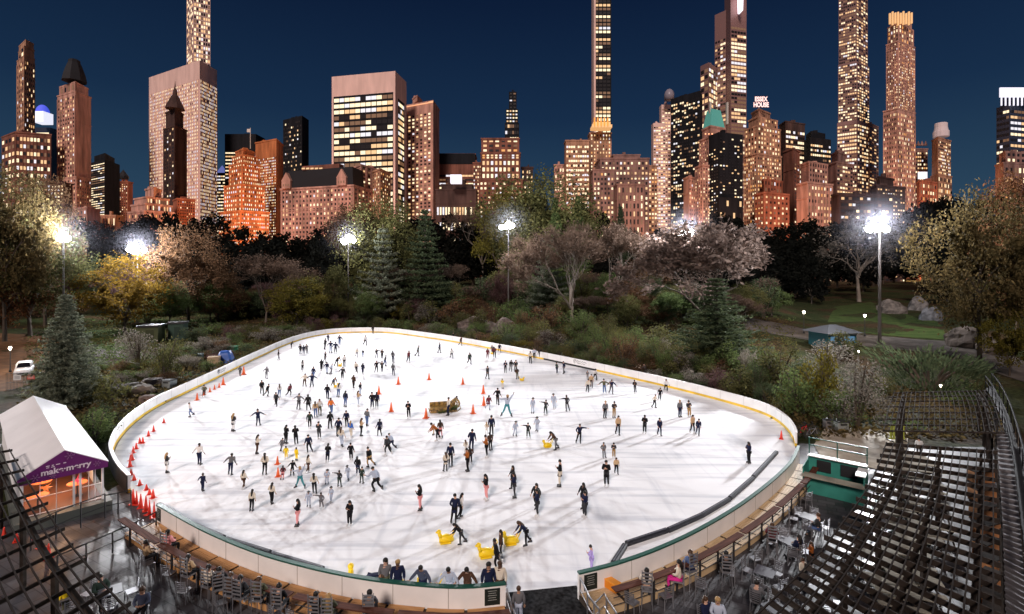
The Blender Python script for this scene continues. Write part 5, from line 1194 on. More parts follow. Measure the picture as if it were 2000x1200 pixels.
def table_set(x, y, lab, n=4, rz=0):
    p = P(x, y, 0); put(TB, tbs, p, rz + .3, 'dark square cafe table ' + lab, 'cafe tables on the terrace')
    for k in range(n):
        a = rz + .3 + k * 2 * pi / 4 + R.uniform(-.25, .25); q = p + Vector((sin(a) * .72, cos(a) * .72, 0)); put(CH, chs, q, -a + R.uniform(-.2, .2), 'metal chair at the table ' + lab, 'metal chairs on the terrace')
table_set(1580, 1037, 'farthest toward the green kiosk', 4, .4); table_set(1541, 1087, 'in the middle of the row of tables', 4, .2); table_set(1494, 1150, 'before the trellis edge', 4, .6); table_set(1515, 1225, 'at the very front', 3, .1)
table_set(1690, 1030, 'first under the trellis', 3, .3); table_set(1660, 1105, 'under the trellis near the standing women', 3, .8); table_set(1745, 1060, 'deep under the trellis', 3, .5); table_set(1600, 1190, 'under the low front end of the trellis', 3, .2)
table_set(215, 1190, 'by the near left trellis', 3, .4); table_set(130, 1200, 'under the near left trellis', 2, .4)
for x, y, lab in ((1425, 1140, 'below the pale deck'), (1475, 1110, 'below the pale deck'), (1525, 1068, 'below the pale deck'), (1560, 1020, 'below the pale deck'), (1575, 990, 'below the pale deck'), (1300, 1185, 'behind the drink rail'), (1235, 1198, 'behind the drink rail'), (330, 1140, 'along the warm deck'), (360, 1175, 'along the warm deck'), (290, 1120, 'along the warm deck'), (575, 1232, 'along the warm deck'), (430, 1200, 'along the warm deck'), (540, 1225, 'along the warm deck'), (1370, 1165, 'behind the drink rail')):
    put(CH, chs, P(x, y, 0), R.uniform(2.2, 3.6), 'metal chair standing ' + lab, 'metal chairs on the terrace')
single_out(chs, 'chairs'); single_out(tbs, 'tables')
# slatted buffet counters glimpsed under the trellis
M_counter = mat('pale_counter', (.27, .25, .20), .8, .15, var=.25, vscale=.9); M_green = mat('kiosk_green', (.035, .21, .17), .5, .3, var=.15, vscale=.7); M_orangebox = mat('timber_crate', (.30, .13, .05), .7)
r7 = random.Random(3); cs = []
for i in range(20):
    u = .06 + .86 * i / 19; a, c = P(*lerp_px([(1745, 895), (1730, 960), (1700, 1030), (1660, 1110), (1620, 1190)], u), 0), P(*lerp_px([(1925, 905), (1925, 985), (1930, 1070), (1935, 1160), (1945, 1260)], u), 0)
    p = a.lerp(c, r7.uniform(.12, .55)); d = c - a; t = thing('picnic_table', 'x', 'table', p, atan2(d.y, d.x), 'pale picnic tables under the great trellis')
    b = MB()
    for k in range(5): b.box((0, -.3 + .15 * k, .75), (1.9, .13, .04))
    b.build('tabletop', M_counter, t)
    for s in (-.62, .62):
        b = MB(); b.box((0, s, .45), (1.9, .26, .04)); b.build('bench', M_counter, t)
    for s in (-.75, .75):
        b = MB(); b.beam((s, -.6, .02), (s, .35, .74), .06, .06); b.beam((s, .6, .02), (s, -.35, .74), .06, .06); b.beam((s, -.7, .42), (s, .7, .42), .05, .05); b.build('leg', M_tim, t)
    cs.append((t, 'pale slatted picnic table under the great trellis', PX(p)[1]))
for i, (t, l, y) in enumerate(sorted(cs, key=lambda c: c[2])): t['label'] = 'pale slatted picnic table under the great trellis, %s from the back' % ORD[i]
bx_ = []
for i in range(9):
    p = P(1915 + i * 3.2, 940 + i * 36, 0); t = thing('wooden_planter', 'x', 'planter', p, .1 * i, 'timber planters by the ribbed roof'); b = MB(); b.box((0, 0, .35), (1.3, .6, .7)); b.build('box', M_orangebox, t)
    b = MB(); b.box((0, 0, .72), (1.36, .66, .05)); b.build('rim', M_tim, t); bx_.append((t, PX(p)[1]))
for i, (t, y) in enumerate(sorted(bx_, key=lambda c: c[1])): t['label'] = 'brown timber planter beside the ribbed roof, %s from the back' % ORD[i]
# ribbed roof and railing along the right edge
t = thing('ribbed_roof', 'grey ribbed metal roof strip along the edge of the great trellis', 'roof', P(1970, 1050, 2.6) - Vector((0, 0, 2.6))); o0 = Vector(t.location); b = MB(); rb = MB()
L0 = [P(x, y, 2.9) - o0 for x, y in ((1946, 850), (1952, 930), (1958, 1020), (1962, 1110), (1966, 1220), (1972, 1330))]; L1 = [P(x, y, 2.9) - o0 for x, y in ((1972, 852), (1984, 935), (1992, 1030), (2000, 1130), (2012, 1250), (2030, 1400))]
for i in range(5): b.poly([L0[i], L1[i], L1[i + 1], L0[i + 1]]); b.poly([L0[i + 1] - Vector((0, 0, .2)), L1[i + 1] - Vector((0, 0, .2)), L1[i] - Vector((0, 0, .2)), L0[i] - Vector((0, 0, .2))])
b.build('sheet', mat('roof_sheet', (.10, .095, .10), .4, .4, .4), t)
for i in range(46):
    k = i / 45 * 5; j = min(int(k), 4); f = k - j; rb.beam(L0[j].lerp(L0[j + 1], f) + Vector((0, 0, .05)), L1[j].lerp(L1[j + 1], f) + Vector((0, 0, .05)), .07, .1)
rb.build('rib', mat('roof_rib', (.17, .16, .165), .4, .4, .4), t)
b = MB()
for i in range(5):
    b.beam(L0[i] - Vector((0, 0, .2)), L0[i + 1] - Vector((0, 0, .2)), .1, .3); b.beam(L1[i] - Vector((0, 0, .2)), L1[i + 1] - Vector((0, 0, .2)), .1, .3)
for i in range(6):
    for l in (L0, L1): b.box((l[i].x, l[i].y, 1.3), (.14, .14, 2.6))
b.build('support', M_tim, t)
t = thing('walkway_railing', 'black curved double railing bounding the right hand terrace', 'railing', P(1960, 900, 0)); o0 = Vector(t.location)
rl = smooth([P(x, y, 3.6) - o0 for x, y in ((1925, 735), (1938, 752), (1952, 780), (1963, 812), (1973, 850), (1982, 895), (1990, 950), (1999, 1020), (2010, 1100))], 4)
rl2 = smooth([P(x, y, 3.6) - o0 for x, y in ((1937, 730), (1952, 748), (1968, 778), (1981, 812), (1992, 850), (2004, 895), (2016, 950), (2030, 1020))], 4)
b = MB(); b.tube(rl, .055, 5); b.tube([v - Vector((0, 0, .5)) for v in rl], .03, 4); b.build('handrail', M_rdark, t); b = MB(); b.tube(rl2, .055, 5); b.build('handrail', M_rdark, t)
b = MB()
for v, w in zip(rl[::2], rl2[::2]): b.beam(v, Vector((v.x, v.y, 2.4)), .05, .05); b.beam(w, Vector((w.x, w.y, 2.4)), .05, .05)
b.build('baluster', M_rdark, t)
b = MB()
for i in range(min(len(rl), len(rl2)) - 1): b.poly([rl[i] - Vector((0, 0, 1.2)), rl2[i] - Vector((0, 0, 1.2)), rl2[i + 1] - Vector((0, 0, 1.2)), rl[i + 1] - Vector((0, 0, 1.2))])
for v in rl[::6]: b.box((v.x, v.y, 1.1), (.2, .2, 2.3))
b.build('walkway', M_blk, t)
# ---------- green kiosk, terrace, bins ----------
k0 = P(1566, 962, 0); k1 = P(1688, 992, 0); d = k1 - k0; rz = atan2(d.y, d.x); L = d.length
t = thing('skate_kiosk', 'dark green open kiosk with white counters and a top railing', 'kiosk', k0, rz)
b = MB(); b.box((L / 2, .25, .55), (L, .06, 1.1)); b.box((L / 2, 2.0, .9), (L, .08, 1.8)); b.box((.03, 1.1, .8), (.06, 1.75, 1.6)); b.box((L - .03, 1.1, .8), (.06, 1.75, 1.6)); b.build('wall', M_green, t)
b = MB(); b.box((L / 2, .15, 1.13), (L + .1, .75, .06)); b.build('counter', M_counter, t)
b = MB(); b.box((L * .93, 1.2, 1.64), (L * .16, 1.7, .06)); b.box((L / 2, 2.0, 1.83), (L, .5, .05)); b.build('shelf', M_board, t)
for x0, w in ((.28, .30), (.70, .34)):
    b = MB(); b.box((L * x0, 1.93, 1.25), (L * w * .8, .06, .7)); b.build('opening', M_blk, t)
b = MB()
for x in (0.05, L / 2, L - .05): b.beam((x, 2.1, 1.8), (x, 2.1, 2.9), .06, .06)
for z in (2.9, 2.45): b.beam((0, 2.1, z), (L, 2.1, z), .06, .06)
b.build('railing', M_gtop, t)
sheet = MB(); sheet.poly([P(x, y, .03) for x, y in ((1590, 868), (1612, 835), (1775, 842), (1765, 930), (1600, 888))][::-1]); 
for i in range(len(sheet.f)): pass
o = sheet.build('terrace', mat('pale_concrete', (.38, .33, .26), .8, .2, var=.25, vscale=.9)); tag(o, kind='structure')
def bin_(x, y, w, h, lab, m):
    p = P(x, y, 0); t = thing('trash_bin', lab, 'bin', p, R.uniform(-.3, .3)); b = MB(); s = w * p.y / F; hh = h * p.y / F
    b.box((0, 0, hh * .45), (s, s, hh * .9)); b.build('body', m, t, bevel=.04); b = MB(); b.box((0, 0, hh * .93), (s * 1.08, s * 1.08, hh * .1)); b.box((0, -s * .51, hh * .7), (s * .6, .03, hh * .18)); b.build('lid', M_dark, t)
bin_(1615, 838, 11, 20, 'slim pale bin at the thicket edge', M_pole); bin_(1640, 842, 22, 22, 'wide grey bin with a pale flap at the thicket edge', mat('bin_grey', (.2, .21, .2), .5)); bin_(331, 757, 18, 16, 'slatted grey bin on the scrub slope', mat('bin_grey2', (.22, .24, .24), .5))
t = thing('folding_barrier', 'yellow green plastic barrier by the back of the great trellis', 'barrier', P(1752, 862, 0)); b = MB()
for k in range(5): b.box((-.5 + .25 * k, 0, .7), (.16, .04, 1.0))
b.box((0, 0, 1.22), (1.3, .05, .08)); b.box((0, 0, .2), (1.3, .05, .08)); b.build('panel', mat('barrier_lime', (.45, .5, .08), .5), t)
for x in (-.55, .55): b = MB(); b.box((x, 0, .05), (.08, .6, .1)); b.build('foot', M_dark, t)
# bicycles heap
def bicycle(x, y, rz, lab, m):
    t = thing('bicycle', lab, 'bicycle', P(x, y, 0), rz)
    for xx in (-.5, .5):
        b = MB(); b.tube([(xx + .33 * cos(a), 0, .34 + .33 * sin(a)) for a in [2 * pi * k / 16 for k in range(17)]], .022, 5, False); q = b.build('wheel', M_blk, t)
        b = MB()
        for k in range(6): a = pi * k / 6; b.beam((xx + .32 * cos(a), 0, .34 + .32 * sin(a)), (xx - .32 * cos(a), 0, .34 - .32 * sin(a)), .008, .008)
        b.build('spokes', M_alu, q)
    b = MB()
    for a, c in (((-.5, 0, .34), (-.1, 0, .34)), ((-.1, 0, .34), (.35, 0, .78)), ((-.25, 0, .75), (.35, 0, .78)), ((-.1, 0, .34), (-.25, 0, .82)), ((-.5, 0, .34), (-.25, 0, .75)), ((.5, 0, .34), (.33, 0, .9))): b.tube([a, c], .02, 5)
    b.build('frame', m, t); b = MB(); b.box((-.26, 0, .86), (.26, .12, .06)); b.build('saddle', M_blk, t); b = MB(); b.tube([(.33, -.28, .95), (.33, 0, .92), (.33, .28, .95)], .018, 5); b.build('handlebar', M_dark, t)
M_red = mat('paint_red', (.55, .02, .02), .4)
bicycle(1570, 852, .5, 'red bicycle leaning at the end of the right board', M_red); bicycle(1578, 846, -.3, 'dark bicycle behind the red one at the board end', M_dark); bicycle(1586, 856, .2, 'silver bicycle nearest the concrete terrace', M_alu)
# railing from the left entrance across the patio, steps railing at the front
def railing(lab, pts, z=1.0, m=None, n=7, mid=(.5,)):
    pts = [P(x, y, z) for x, y in pts]; o0 = Vector((pts[0].x, pts[0].y, 0)); t = thing('patio_railing', lab, 'railing', o0); L = [p - o0 for p in pts]
    b = MB(); b.tube(L, .035, 6); b.build('handrail', m or M_dark, t)
    for k in mid: b = MB(); b.tube([v - Vector((0, 0, z * k)) for v in L], .022, 5); b.build('rail_bar', m or M_dark, t)
    for k in range(n):
        p, _ = at(L, k / (n - 1)); b = MB(); b.beam((p.x, p.y, 0), (p.x, p.y, z), .05, .05); b.build('post', m or M_dark, t)
railing('black patio railing running from the left trellis to the first cones', [(112, 1086), (185, 1055), (262, 1022), (305, 1000)], 1.0, n=5)
railing('black railing along the front of the tent platform', [(60, 1022), (130, 992), (205, 965)], 1.35, n=4); railing('short black railing by the left entrance', [(205, 968), (256, 958)], 1.2, n=3)
M_steel = mat('brushed_steel', (.5, .5, .52), .3, .5, .9)
railing('steel stair rail beside the orange chest', [(1133, 1128), (1152, 1168), (1170, 1190)], 1.0, M_steel, 3); railing('steel stair rail right of the black mat', [(1160, 1180), (1180, 1160), (1205, 1200)], .95, M_steel, 3); railing('steel rail at the end of the front board', [(990, 1150), (1000, 1185), (1010, 1210)], .95, M_steel, 3)
t = thing('storage_chest', 'orange storage chest on the deck by the steel stair rail', 'chest', P(1194, 1150, DZ), -.9); b = MB(); b.box((0, 0, .17), (.75, .34, .34)); b.build('body', mat('chest_orange', (.75, .25, .02), .5), t, bevel=.03); b = MB(); b.box((0, 0, .36), (.79, .38, .05)); b.build('lid', mat('chest_orange2', (.85, .33, .04), .5), t, bevel=.02)
# ---------- event tent ----------
M_canvas = mat('tent_canvas', (.88, .88, .89), .5, .3, var=.04, vscale=.6); M_purple = mat('banner_purple', (.13, .018, .13), .5, .3); M_tentin = mat('tent_floor', (.11, .045, .025), .6); M_clear = mat('tent_post', (.75, .75, .76), .4)
TZ = .55
fr, fl = P(203, 974, TZ), P(42, 1022, TZ); fr.z = fl.z = 0; ex = Vector((.68, .733, 0)) * 3.5; fl = fr - ex; Wd = ex.length; rz = atan2(ex.y, ex.x); Lg = 17.5
tent = thing('event_tent', 'white gabled event tent with a purple printed gable', 'tent', fl, rz)
b = MB(); b.box((Wd / 2, Lg / 2 - .3, TZ / 2), (Wd + .6, Lg + .6, TZ)); b.build('platform', mat('platform_boards', (.09, .10, .09), .6), tent)
b = MB(); b.box((Wd / 2, Lg / 2, TZ + .01), (Wd - .1, Lg - .1, .02)); b.build('floor', M_tentin, tent)
EH, RH = TZ + 2.15, TZ + 3.3
for sx, lx in ((-.18, 0), (Wd + .18, Wd)):
    for k in range(5):
        b = MB(); y0, y1 = -.25 + k * (Lg + .4) / 5 + .012, -.25 + (k + 1) * (Lg + .4) / 5 - .012; a, c = Vector((sx, 0, EH)), Vector((Wd / 2, 0, RH)); q = []
        n = Vector((0, 0, .05)); A = [Vector((a.x, y0, a.z)), Vector((c.x, y0, c.z)), Vector((c.x, y1, c.z)), Vector((a.x, y1, a.z))]
        b.v = [tuple(v) for v in A] + [tuple(v + n) for v in A]
        for f4 in ((0, 1, 2, 3), (7, 6, 5, 4), (0, 4, 5, 1), (1, 5, 6, 2), (2, 6, 7, 3), (3, 7, 4, 0)): b.f.append(f4); b.m.append(0)
        b.build('roof_panel', M_canvas, tent)
b = MB(); b.box((.02, Lg / 2, (EH + TZ) / 2), (.04, Lg, EH - TZ)); b.box((Wd / 2, Lg, (EH + TZ) / 2), (Wd, .04, EH - TZ)); b.poly([(0, Lg, EH), (Wd, Lg, EH), (Wd / 2, Lg, RH - .1)]); b.build('side_wall', M_canvas, tent)
b = MB(); b.box((Wd - .02, Lg * .6, (EH + TZ) / 2), (.03, Lg * .8, EH - TZ)); b.build('side_wall', M_canvas, tent)
for x0, x1 in ((.1, Wd * .6), (Wd * .72, Wd - .1)):
    b = MB()
    for z in (TZ + .08, TZ + .95, EH - .34): b.box(((x0 + x1) / 2, .03, z), (x1 - x0, .03, .035))
    for k in range(1, 3): b.box((x0 + (x1 - x0) * k / 3, .03, (TZ + EH - .3) / 2), (.03, .03, EH - TZ - .34))
    b.build('window_frame', M_clear, tent)
for x in (.06, Wd * .62, Wd * .70, Wd - .06):
    b = MB(); b.box((x, .02, (EH + TZ) / 2 - .02), (.1, .1, EH - TZ)); b.build('post', M_clear, tent)
b = MB(); b.v = [(-.15, -.27, EH - .28), (Wd + .15, -.27, EH - .28), (Wd + .15, -.27, EH + .02), (Wd / 2, -.27, RH), (-.15, -.27, EH + .02)]; b.v += [(x, y + .03, z) for x, y, z in b.v]
b.f = [(0, 1, 2, 3, 4), (9, 8, 7, 6, 5), (0, 5, 6, 1), (1, 6, 7, 2), (2, 7, 8, 3), (3, 8, 9, 4), (4, 9, 5, 0)]; b.m = [0] * 7; gab = b.build('gable_banner', M_purple, tent)
M_lett = mat('banner_lettering', (.75, .62, .72), .6)
text_mesh('make\u00b7merry', .43, M_lett, gab, (Wd * .52, -.285, EH + .02), (pi / 2, 0, 0), off=.012); b = MB()
for k, (x_, w_) in enumerate(((.30, .10), (.36, .06), (.42, .12), (.50, .08))): b.box((Wd * x_, -.285, EH + .48), (Wd * w_ * .42, .008, .045))
for k, (x_, w_) in enumerate(((.30, .08), (.36, .10))): b.box((Wd * x_, -.285, EH + .39), (Wd * w_ * .42, .008, .035))
b.build('small_print', M_lett, gab)
def snow(cx, cz, r_, parent):
    b = MB()
    for k in range(6):
        a = pi * k / 3; u = Vector((cos(a), 0, sin(a))); c = Vector((cx, -.283, cz)); b.beam(c, c + u * r_, .006, .028, up=(0, 1, 0))
        for f_ in (.5, .75):
            for s in (-1, 1): v = Vector((cos(a + s * .8), 0, sin(a + s * .8))); b.beam(c + u * r_ * f_, c + u * r_ * f_ + v * r_ * .25, .006, .02, up=(0, 1, 0))
    b.build('snowflake', mat('banner_print', (.42, .20, .42), .6), parent)
snow(Wd * .56, EH + .82, .22, gab); snow(Wd * .16, EH - .02, .2, gab); snow(Wd * .36, EH - .1, .14, gab); snow(Wd * .9, EH + .05, .17, gab)
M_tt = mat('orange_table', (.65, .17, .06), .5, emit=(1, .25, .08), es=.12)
for i, (x, y, lab) in enumerate(((.75, 1.0, 'near the tent front'), (2.5, 1.6, 'at the front under the star'), (1.1, 3.4, 'deeper in the tent'), (2.6, 4.4, 'deepest in the tent'))):
    p = fl + Vector((x * cos(rz) - y * sin(rz), x * sin(rz) + y * cos(rz), TZ + .02)); t = thing('round_table', 'orange round table inside the white tent, ' + lab, 'table', p)
    b = MB(); b.lathe([(.48, .72), (.48, .76), (.01, .765)], n=18); b.build('tabletop', M_tt, t); b = MB(); b.tube([(0, 0, 0), (0, 0, .72)], .04, 8); b.lathe([(.26, 0), (.26, .02), (.05, .06)], n=12); b.build('stem', M_dark, t)
M_star = mat('paper_star_pink', (.7, .06, .12), .5, emit=(1, .1, .15), es=.5); M_star2 = mat('paper_star_orange', (.8, .2, .05), .5, emit=(1, .3, .08), es=.5)
for i, (x, m, lab) in enumerate(((1.0, M_star2, 'orange'), (2.35, M_star, 'pink'))):
    p = fl + Vector((x * cos(rz) - .35 * sin(rz), x * sin(rz) + .35 * cos(rz), TZ + 1.3)); t = thing('paper_star', lab + ' many pointed paper star hanging in the tent front', 'star lantern', p, rz); b = MB(); n = 9; r9 = random.Random(i)
    b.ball((0, 0, 0), .09, 8, 5)
    for k in range(22):
        d = Vector((r9.gauss(0, 1), r9.gauss(0, 1), r9.gauss(0, 1))).normalized(); e = d.orthogonal().normalized() * .045; f_ = d.cross(e); L = .34 if k % 2 else .26
        b.poly([d * .06 + e, d * .06 - e * .5 + f_, d * L]); b.poly([d * .06 - e * .5 + f_, d * .06 - e * .5 - f_, d * L]); b.poly([d * .06 - e * .5 - f_, d * .06 + e, d * L])
    b.build('star', m, t); b = MB(); b.tube([(0, 0, .05), (0, 0, .8)], .006, 4); b.build('cord', M_dark, t)
ld = bpy.data.lights.new('tent_lamp', 'POINT'); ld.energy = 300; ld.color = (1, .55, .3); ld.shadow_soft_size = .2; o = bpy.data.objects.new('tent_lamp', ld); C.objects.link(o); o.location = fl + Vector((1.7 * cos(rz) - 2.2 * sin(rz), 1.7 * sin(rz) + 2.2 * cos(rz), TZ + 2.1))
# ---------- left background: car, fence, sheds, tarp ----------
p = P(47, 732, .02); t = thing('parked_car', 'white parked car seen from the front on the soil path', 'car', p, radians(40))
b = MB(); prof = [(-.86, 0, .28), (-.9, 0, .6), (-.86, 0, .86), (.86, 0, .86), (.9, 0, .6), (.86, 0, .28)]
def loft(b, secs):       # closed sections joined end to end
    n = len(secs[0]); o = len(b.v)
    for s in secs: b.v += [tuple(v) for v in s]
    for i in range(len(secs) - 1):
        for k in range(n): k2 = (k + 1) % n; b.f.append((o + i * n + k, o + i * n + k2, o + (i + 1) * n + k2, o + (i + 1) * n + k)); b.m.append(0)
    b.f.append(tuple(o + k for k in reversed(range(n)))); b.m.append(0); e = o + (len(secs) - 1) * n; b.f.append(tuple(e + k for k in range(n))); b.m.append(0)
def sec(y, w, z0, z1, wt): return [(-w, y, z0), (w, y, z0), (w * 1.02, y, (z0 + z1) * .55), (wt, y, z1), (-wt, y, z1), (-w * 1.02, y, (z0 + z1) * .55)]
loft(b, [sec(-2.25, .72, .35, .68, .62), sec(-2.0, .86, .25, .86, .76), sec(-1.0, .9, .22, 1.0, .80), sec(.2, .92, .22, 1.05, .84), sec(2.0, .9, .22, 1.08, .82), sec(2.3, .82, .35, .95, .74)]); M_car = mat('car_white', (.75, .75, .76), .25, .5); b.build('body', M_car, t, True)
b = MB(); loft(b, [sec(-.95, .74, .98, 1.02, .72), sec(-.15, .78, 1.0, 1.62, .58), sec(1.6, .78, 1.0, 1.66, .60), sec(2.15, .72, 1.0, 1.1, .66)]); b.build('cabin', M_car, t, True)
b = MB(); b.poly([(-.66, -.86, 1.07), (.66, -.86, 1.07), (.55, -.22, 1.58), (-.55, -.22, 1.58)]); b.v = [(x, y - .03, z + .02) for x, y, z in b.v]; b.build('windscreen', mat('car_glass', (.01, .01, .012), .1, .6), t)
for s in (-1, 1):
    b = MB(); b.poly([(s * .79, -.4, 1.1), (s * .79, 1.6, 1.1), (s * .66, 1.4, 1.55), (s * .66, -.1, 1.55)]); b.build('side_window', mat('car_glass', (.01, .01, .012)), t)
    b = MB(); b.ball((s * .62, -2.13, .70), .14, 8, 5, .6); b.build('headlight', mat('headlight_glass', (.8, .8, .85), .1, .5), t)
    for y in (-1.4, 1.4):
        b = MB(); b.tube([(s * .93, y, .33), (s * .72, y, .33)], .33, 14); q = b.build('wheel', M_blk, t); b = MB(); b.tube([(s * .945, y, .33), (s * .9, y, .33)], .2, 10); b.build('rim', M_alu, q)
b = MB(); b.box((0, -2.26, .48), (1.0, .04, .16)); b.build('grille', M_blk, t)
p0, p1 = P(12, 765, 0), P(82, 762, 0); d = p1 - p0; t = thing('iron_fence', 'black iron gate fence carrying two small notices before the parked car', 'fence', p0, atan2(d.y, d.x)); L = d.length; b = MB()
for k in range(26): b.beam((L * k / 25, 0, 0), (L * k / 25, 0, 2.1), .03, .03)
for z in (.2, 1.0, 2.0): b.beam((0, 0, z), (L, 0, z), .04, .05)
b.build('panel', M_dark, t)
for x, m, lab in ((.32, mat('notice_white', (.6, .6, .6), .6), 'pale'), (.70, mat('notice_red', (.5, .09, .06), .6), 'red')):
    q = p0 + d * x; g = thing('fence_notice', lab + ' square notice fixed to the black iron fence', 'notice', q + Vector((0, -.06, 1.25)), atan2(d.y, d.x)); b = MB(); b.box((0, 0, .3), (.75, .03, .6)); b.build('plate', m, g); b = MB()
    for k in range(3): b.box((0, -.018, .42 - .12 * k), (.5, .006, .035))
    b.build('text_line', M_ink if lab == 'pale' else mat('notice_white', (.6, .6, .6)), g)
def shed(x, y, w, h, lab, m, rf=True):
    p = G(x, y); t = thing('shed', lab, 'shed', p, .25); s = w * p.y / F; hh = h * p.y / F; b = MB(); b.box((0, 0, hh * .45), (s, s, hh * .9)); b.build('wall', m, t); b = MB(); b.box((0, 0, hh * .94), (s * 1.12, s * 1.12, hh * .1)); b.build('roof', M_dark, t); b = MB(); b.box((s * .1, -s * .5 - .02, hh * .38), (s * .4, .05, hh * .7)); b.build('door', mat(m.name + '_door', tuple(c * .6 for c in m.node_tree.nodes['Principled BSDF'].inputs[0].default_value[:3]), .7), t)
shed(348, 664, 26, 36, 'tall dark green shed by the left thicket', mat('shed_green', (.03, .06, .045), .6)); shed(296, 668, 34, 34, 'low olive shed with a yellow side under the yellow tree', mat('shed_olive', (.06, .07, .03), .6)); shed(316, 664, 11, 22, 'narrow yellow green cabinet between the sheds', mat('cabinet_lime', (.3, .3, .08), .6))
t = thing('crowd_barrier', 'silver crowd barrier standing in the scrub left of the pale shrub', 'barrier', G(262, 724), -.35); b = MB()
for z in (.15, 1.05): b.tube([(-1.1, 0, z), (1.1, 0, z)], .025, 5)
for k in range(12): b.tube([(-1.1 + .2 * k, 0, .15), (-1.1 + .2 * k, 0, 1.05)], .012, 4)
for x in (-.9, .9): b.box((x, 0, .03), (.05, .6, .04)); b.box((x, 0, .1), (.03, .03, .2))
b.build('frame', M_alu, t)
p = G(440, 708); t = thing('tarp_covered_crate', 'blue tarpaulin draped over crates beside the far left board', 'tarpaulin', p, .3); b = MB(); r8 = random.Random(4); n = 12
for i in range(n + 1):
    for j in range(n + 1):
        u, v = i / n * 2 - 1, j / n * 2 - 1; e = max(abs(u), abs(v)); z = 1.7 if e < .6 else 1.7 * (1 - ((e - .6) / .4) ** .7) ; b.v.append((u * (1.1 + .25 * e), v * 1.0, max(.02, z + .12 * mnoise.noise(Vector((u * 2.2, v * 2.2, 5)))) + .05 * sin(u * 9 + v * 4) * e))
for i in range(n):
    for j in range(n): a = i * (n + 1) + j; b.f.append((a, a + 1, a + n + 2, a + n + 1)); b.m.append(0)
b.build('tarpaulin', mat('tarp_blue', (.02, .09, .36), .4, .4), t, True); b = MB(); b.box((0, 0, .7), (1.3, 1.1, 1.3)); b.build('crate', M_orangebox, t)
for x, y, c, lab in ((418, 712, (.35, .25, .16), 'tan crate left of the blue tarpaulin'), (455, 690, (.02, .16, .08), 'green crate behind the blue tarpaulin'), (385, 706, (.03, .05, .05), 'dark dump box between the shrubs left of the tarpaulin')):
    t = thing('storage_crate', lab, 'crate', G(x, y), .3); b = MB(); b.box((0, 0, .55), (1.5, 1.2, 1.1)); b.build('body', mat('crate_%d' % x, c, .6), t, bevel=.04); b = MB(); b.box((0, 0, 1.13), (1.56, 1.26, .06)); b.build('lid', mat('crate_%d' % x, c), t)
# ticket hut
p = G(1625, 676); s = 62 * p.y / F; t = thing('ticket_hut', 'small teal ticket hut with a grey hipped roof by the park path', 'hut', p, .18); hh = 2.35
b = MB(); b.box((0, 0, hh / 2), (s, s * .8, hh)); b.build('wall', mat('hut_teal', (.02, .10, .12), .5), t)
b = MB(); b.v = [(-s * .66, -s * .56, hh), (s * .66, -s * .56, hh), (s * .66, s * .56, hh), (-s * .66, s * .56, hh), (-s * .12, 0, hh + 1.15), (s * .12, 0, hh + 1.15)]; b.f = [(0, 1, 5, 4), (1, 2, 5), (2, 3, 4, 5), (3, 0, 4), (3, 2, 1, 0)]; b.m = [0] * 5; b.build('roof', mat('hut_roof', (.055, .058, .065), .7), t)
b = MB(); b.box((0, -s * .41, hh - .2), (s * 1.0, .06, .3)); b.build('fascia', M_board, t)
for k in range(3):
    b = MB(); b.box((-s * .3 + s * .3 * k, -s * .41, 1.35), (s * .24, .05, .9)); b.build('window', mat('hut_window', (.05, .12, .2), .2, emit=(.25, .55, .9), es=.25), t)
# boulders
def boulder(x, yb, w, h, lab, col=(.15, .13, .12), seed=1):
    p = G(x, yb); s = w * p.y / F / 2; hh = h * p.y / F; b = MB(); b.ball((0, 0, hh * .25), 1, 16, 10); rr = random.Random(seed); v2 = []
    for v in b.v:
        q = Vector(v) - Vector((0, 0, hh * .25)); n = q.normalized(); k = 1 + .35 * mnoise.noise(n * 1.3 + Vector((seed * 7, 0, 0))) + .12 * mnoise.noise(n * 4 + Vector((seed, 3, 0))); v2.append((n.x * s * k, n.y * s * .8 * k, hh * .25 + n.z * hh * .75 * k))
    b.v = v2; o = b.build('boulder', mat('rock_%d' % int(col[0] * 100), col, .9, .2, var=.4, vscale=1.2, bump=.5), None, False); o.location = p; tag(o, lab, 'boulder')
boulder(925, 646, 62, 28, 'pink grey boulder behind the far board', (.11, .085, .075), 2); boulder(990, 654, 46, 32, 'pink grey boulder with a dark hollow right of the other', (.11, .085, .08), 3); boulder(960, 650, 30, 22, 'small boulder between the two pink grey ones', (.09, .075, .065), 4)
boulder(1742, 612, 52, 26, 'long grey rock on the lawn behind the tall mast', (.09, .085, .08), 5); boulder(1792, 606, 34, 26, 'upright grey rock on the lawn', (.1, .09, .085), 6); boulder(1816, 626, 40, 28, 'blunt grey rock beside the olive orange tree', (.08, .08, .085), 7); boulder(1890, 676, 74, 36, 'pale pinkish rock under the olive orange tree', (.075, .06, .05), 8); boulder(1935, 690, 50, 30, 'pale pinkish rock right of the olive orange trunk', (.07, .055, .05), 9)
boulder(262, 770, 80, 22, 'flat brown rock on the scrub slope left of the ice', (.12, .09, .07), 10); boulder(292, 786, 42, 16, 'brown rock by the slatted bin', (.14, .1, .085), 11); boulder(300, 752, 52, 14, 'low rock near the crowd barrier', (.11, .085, .065), 12)
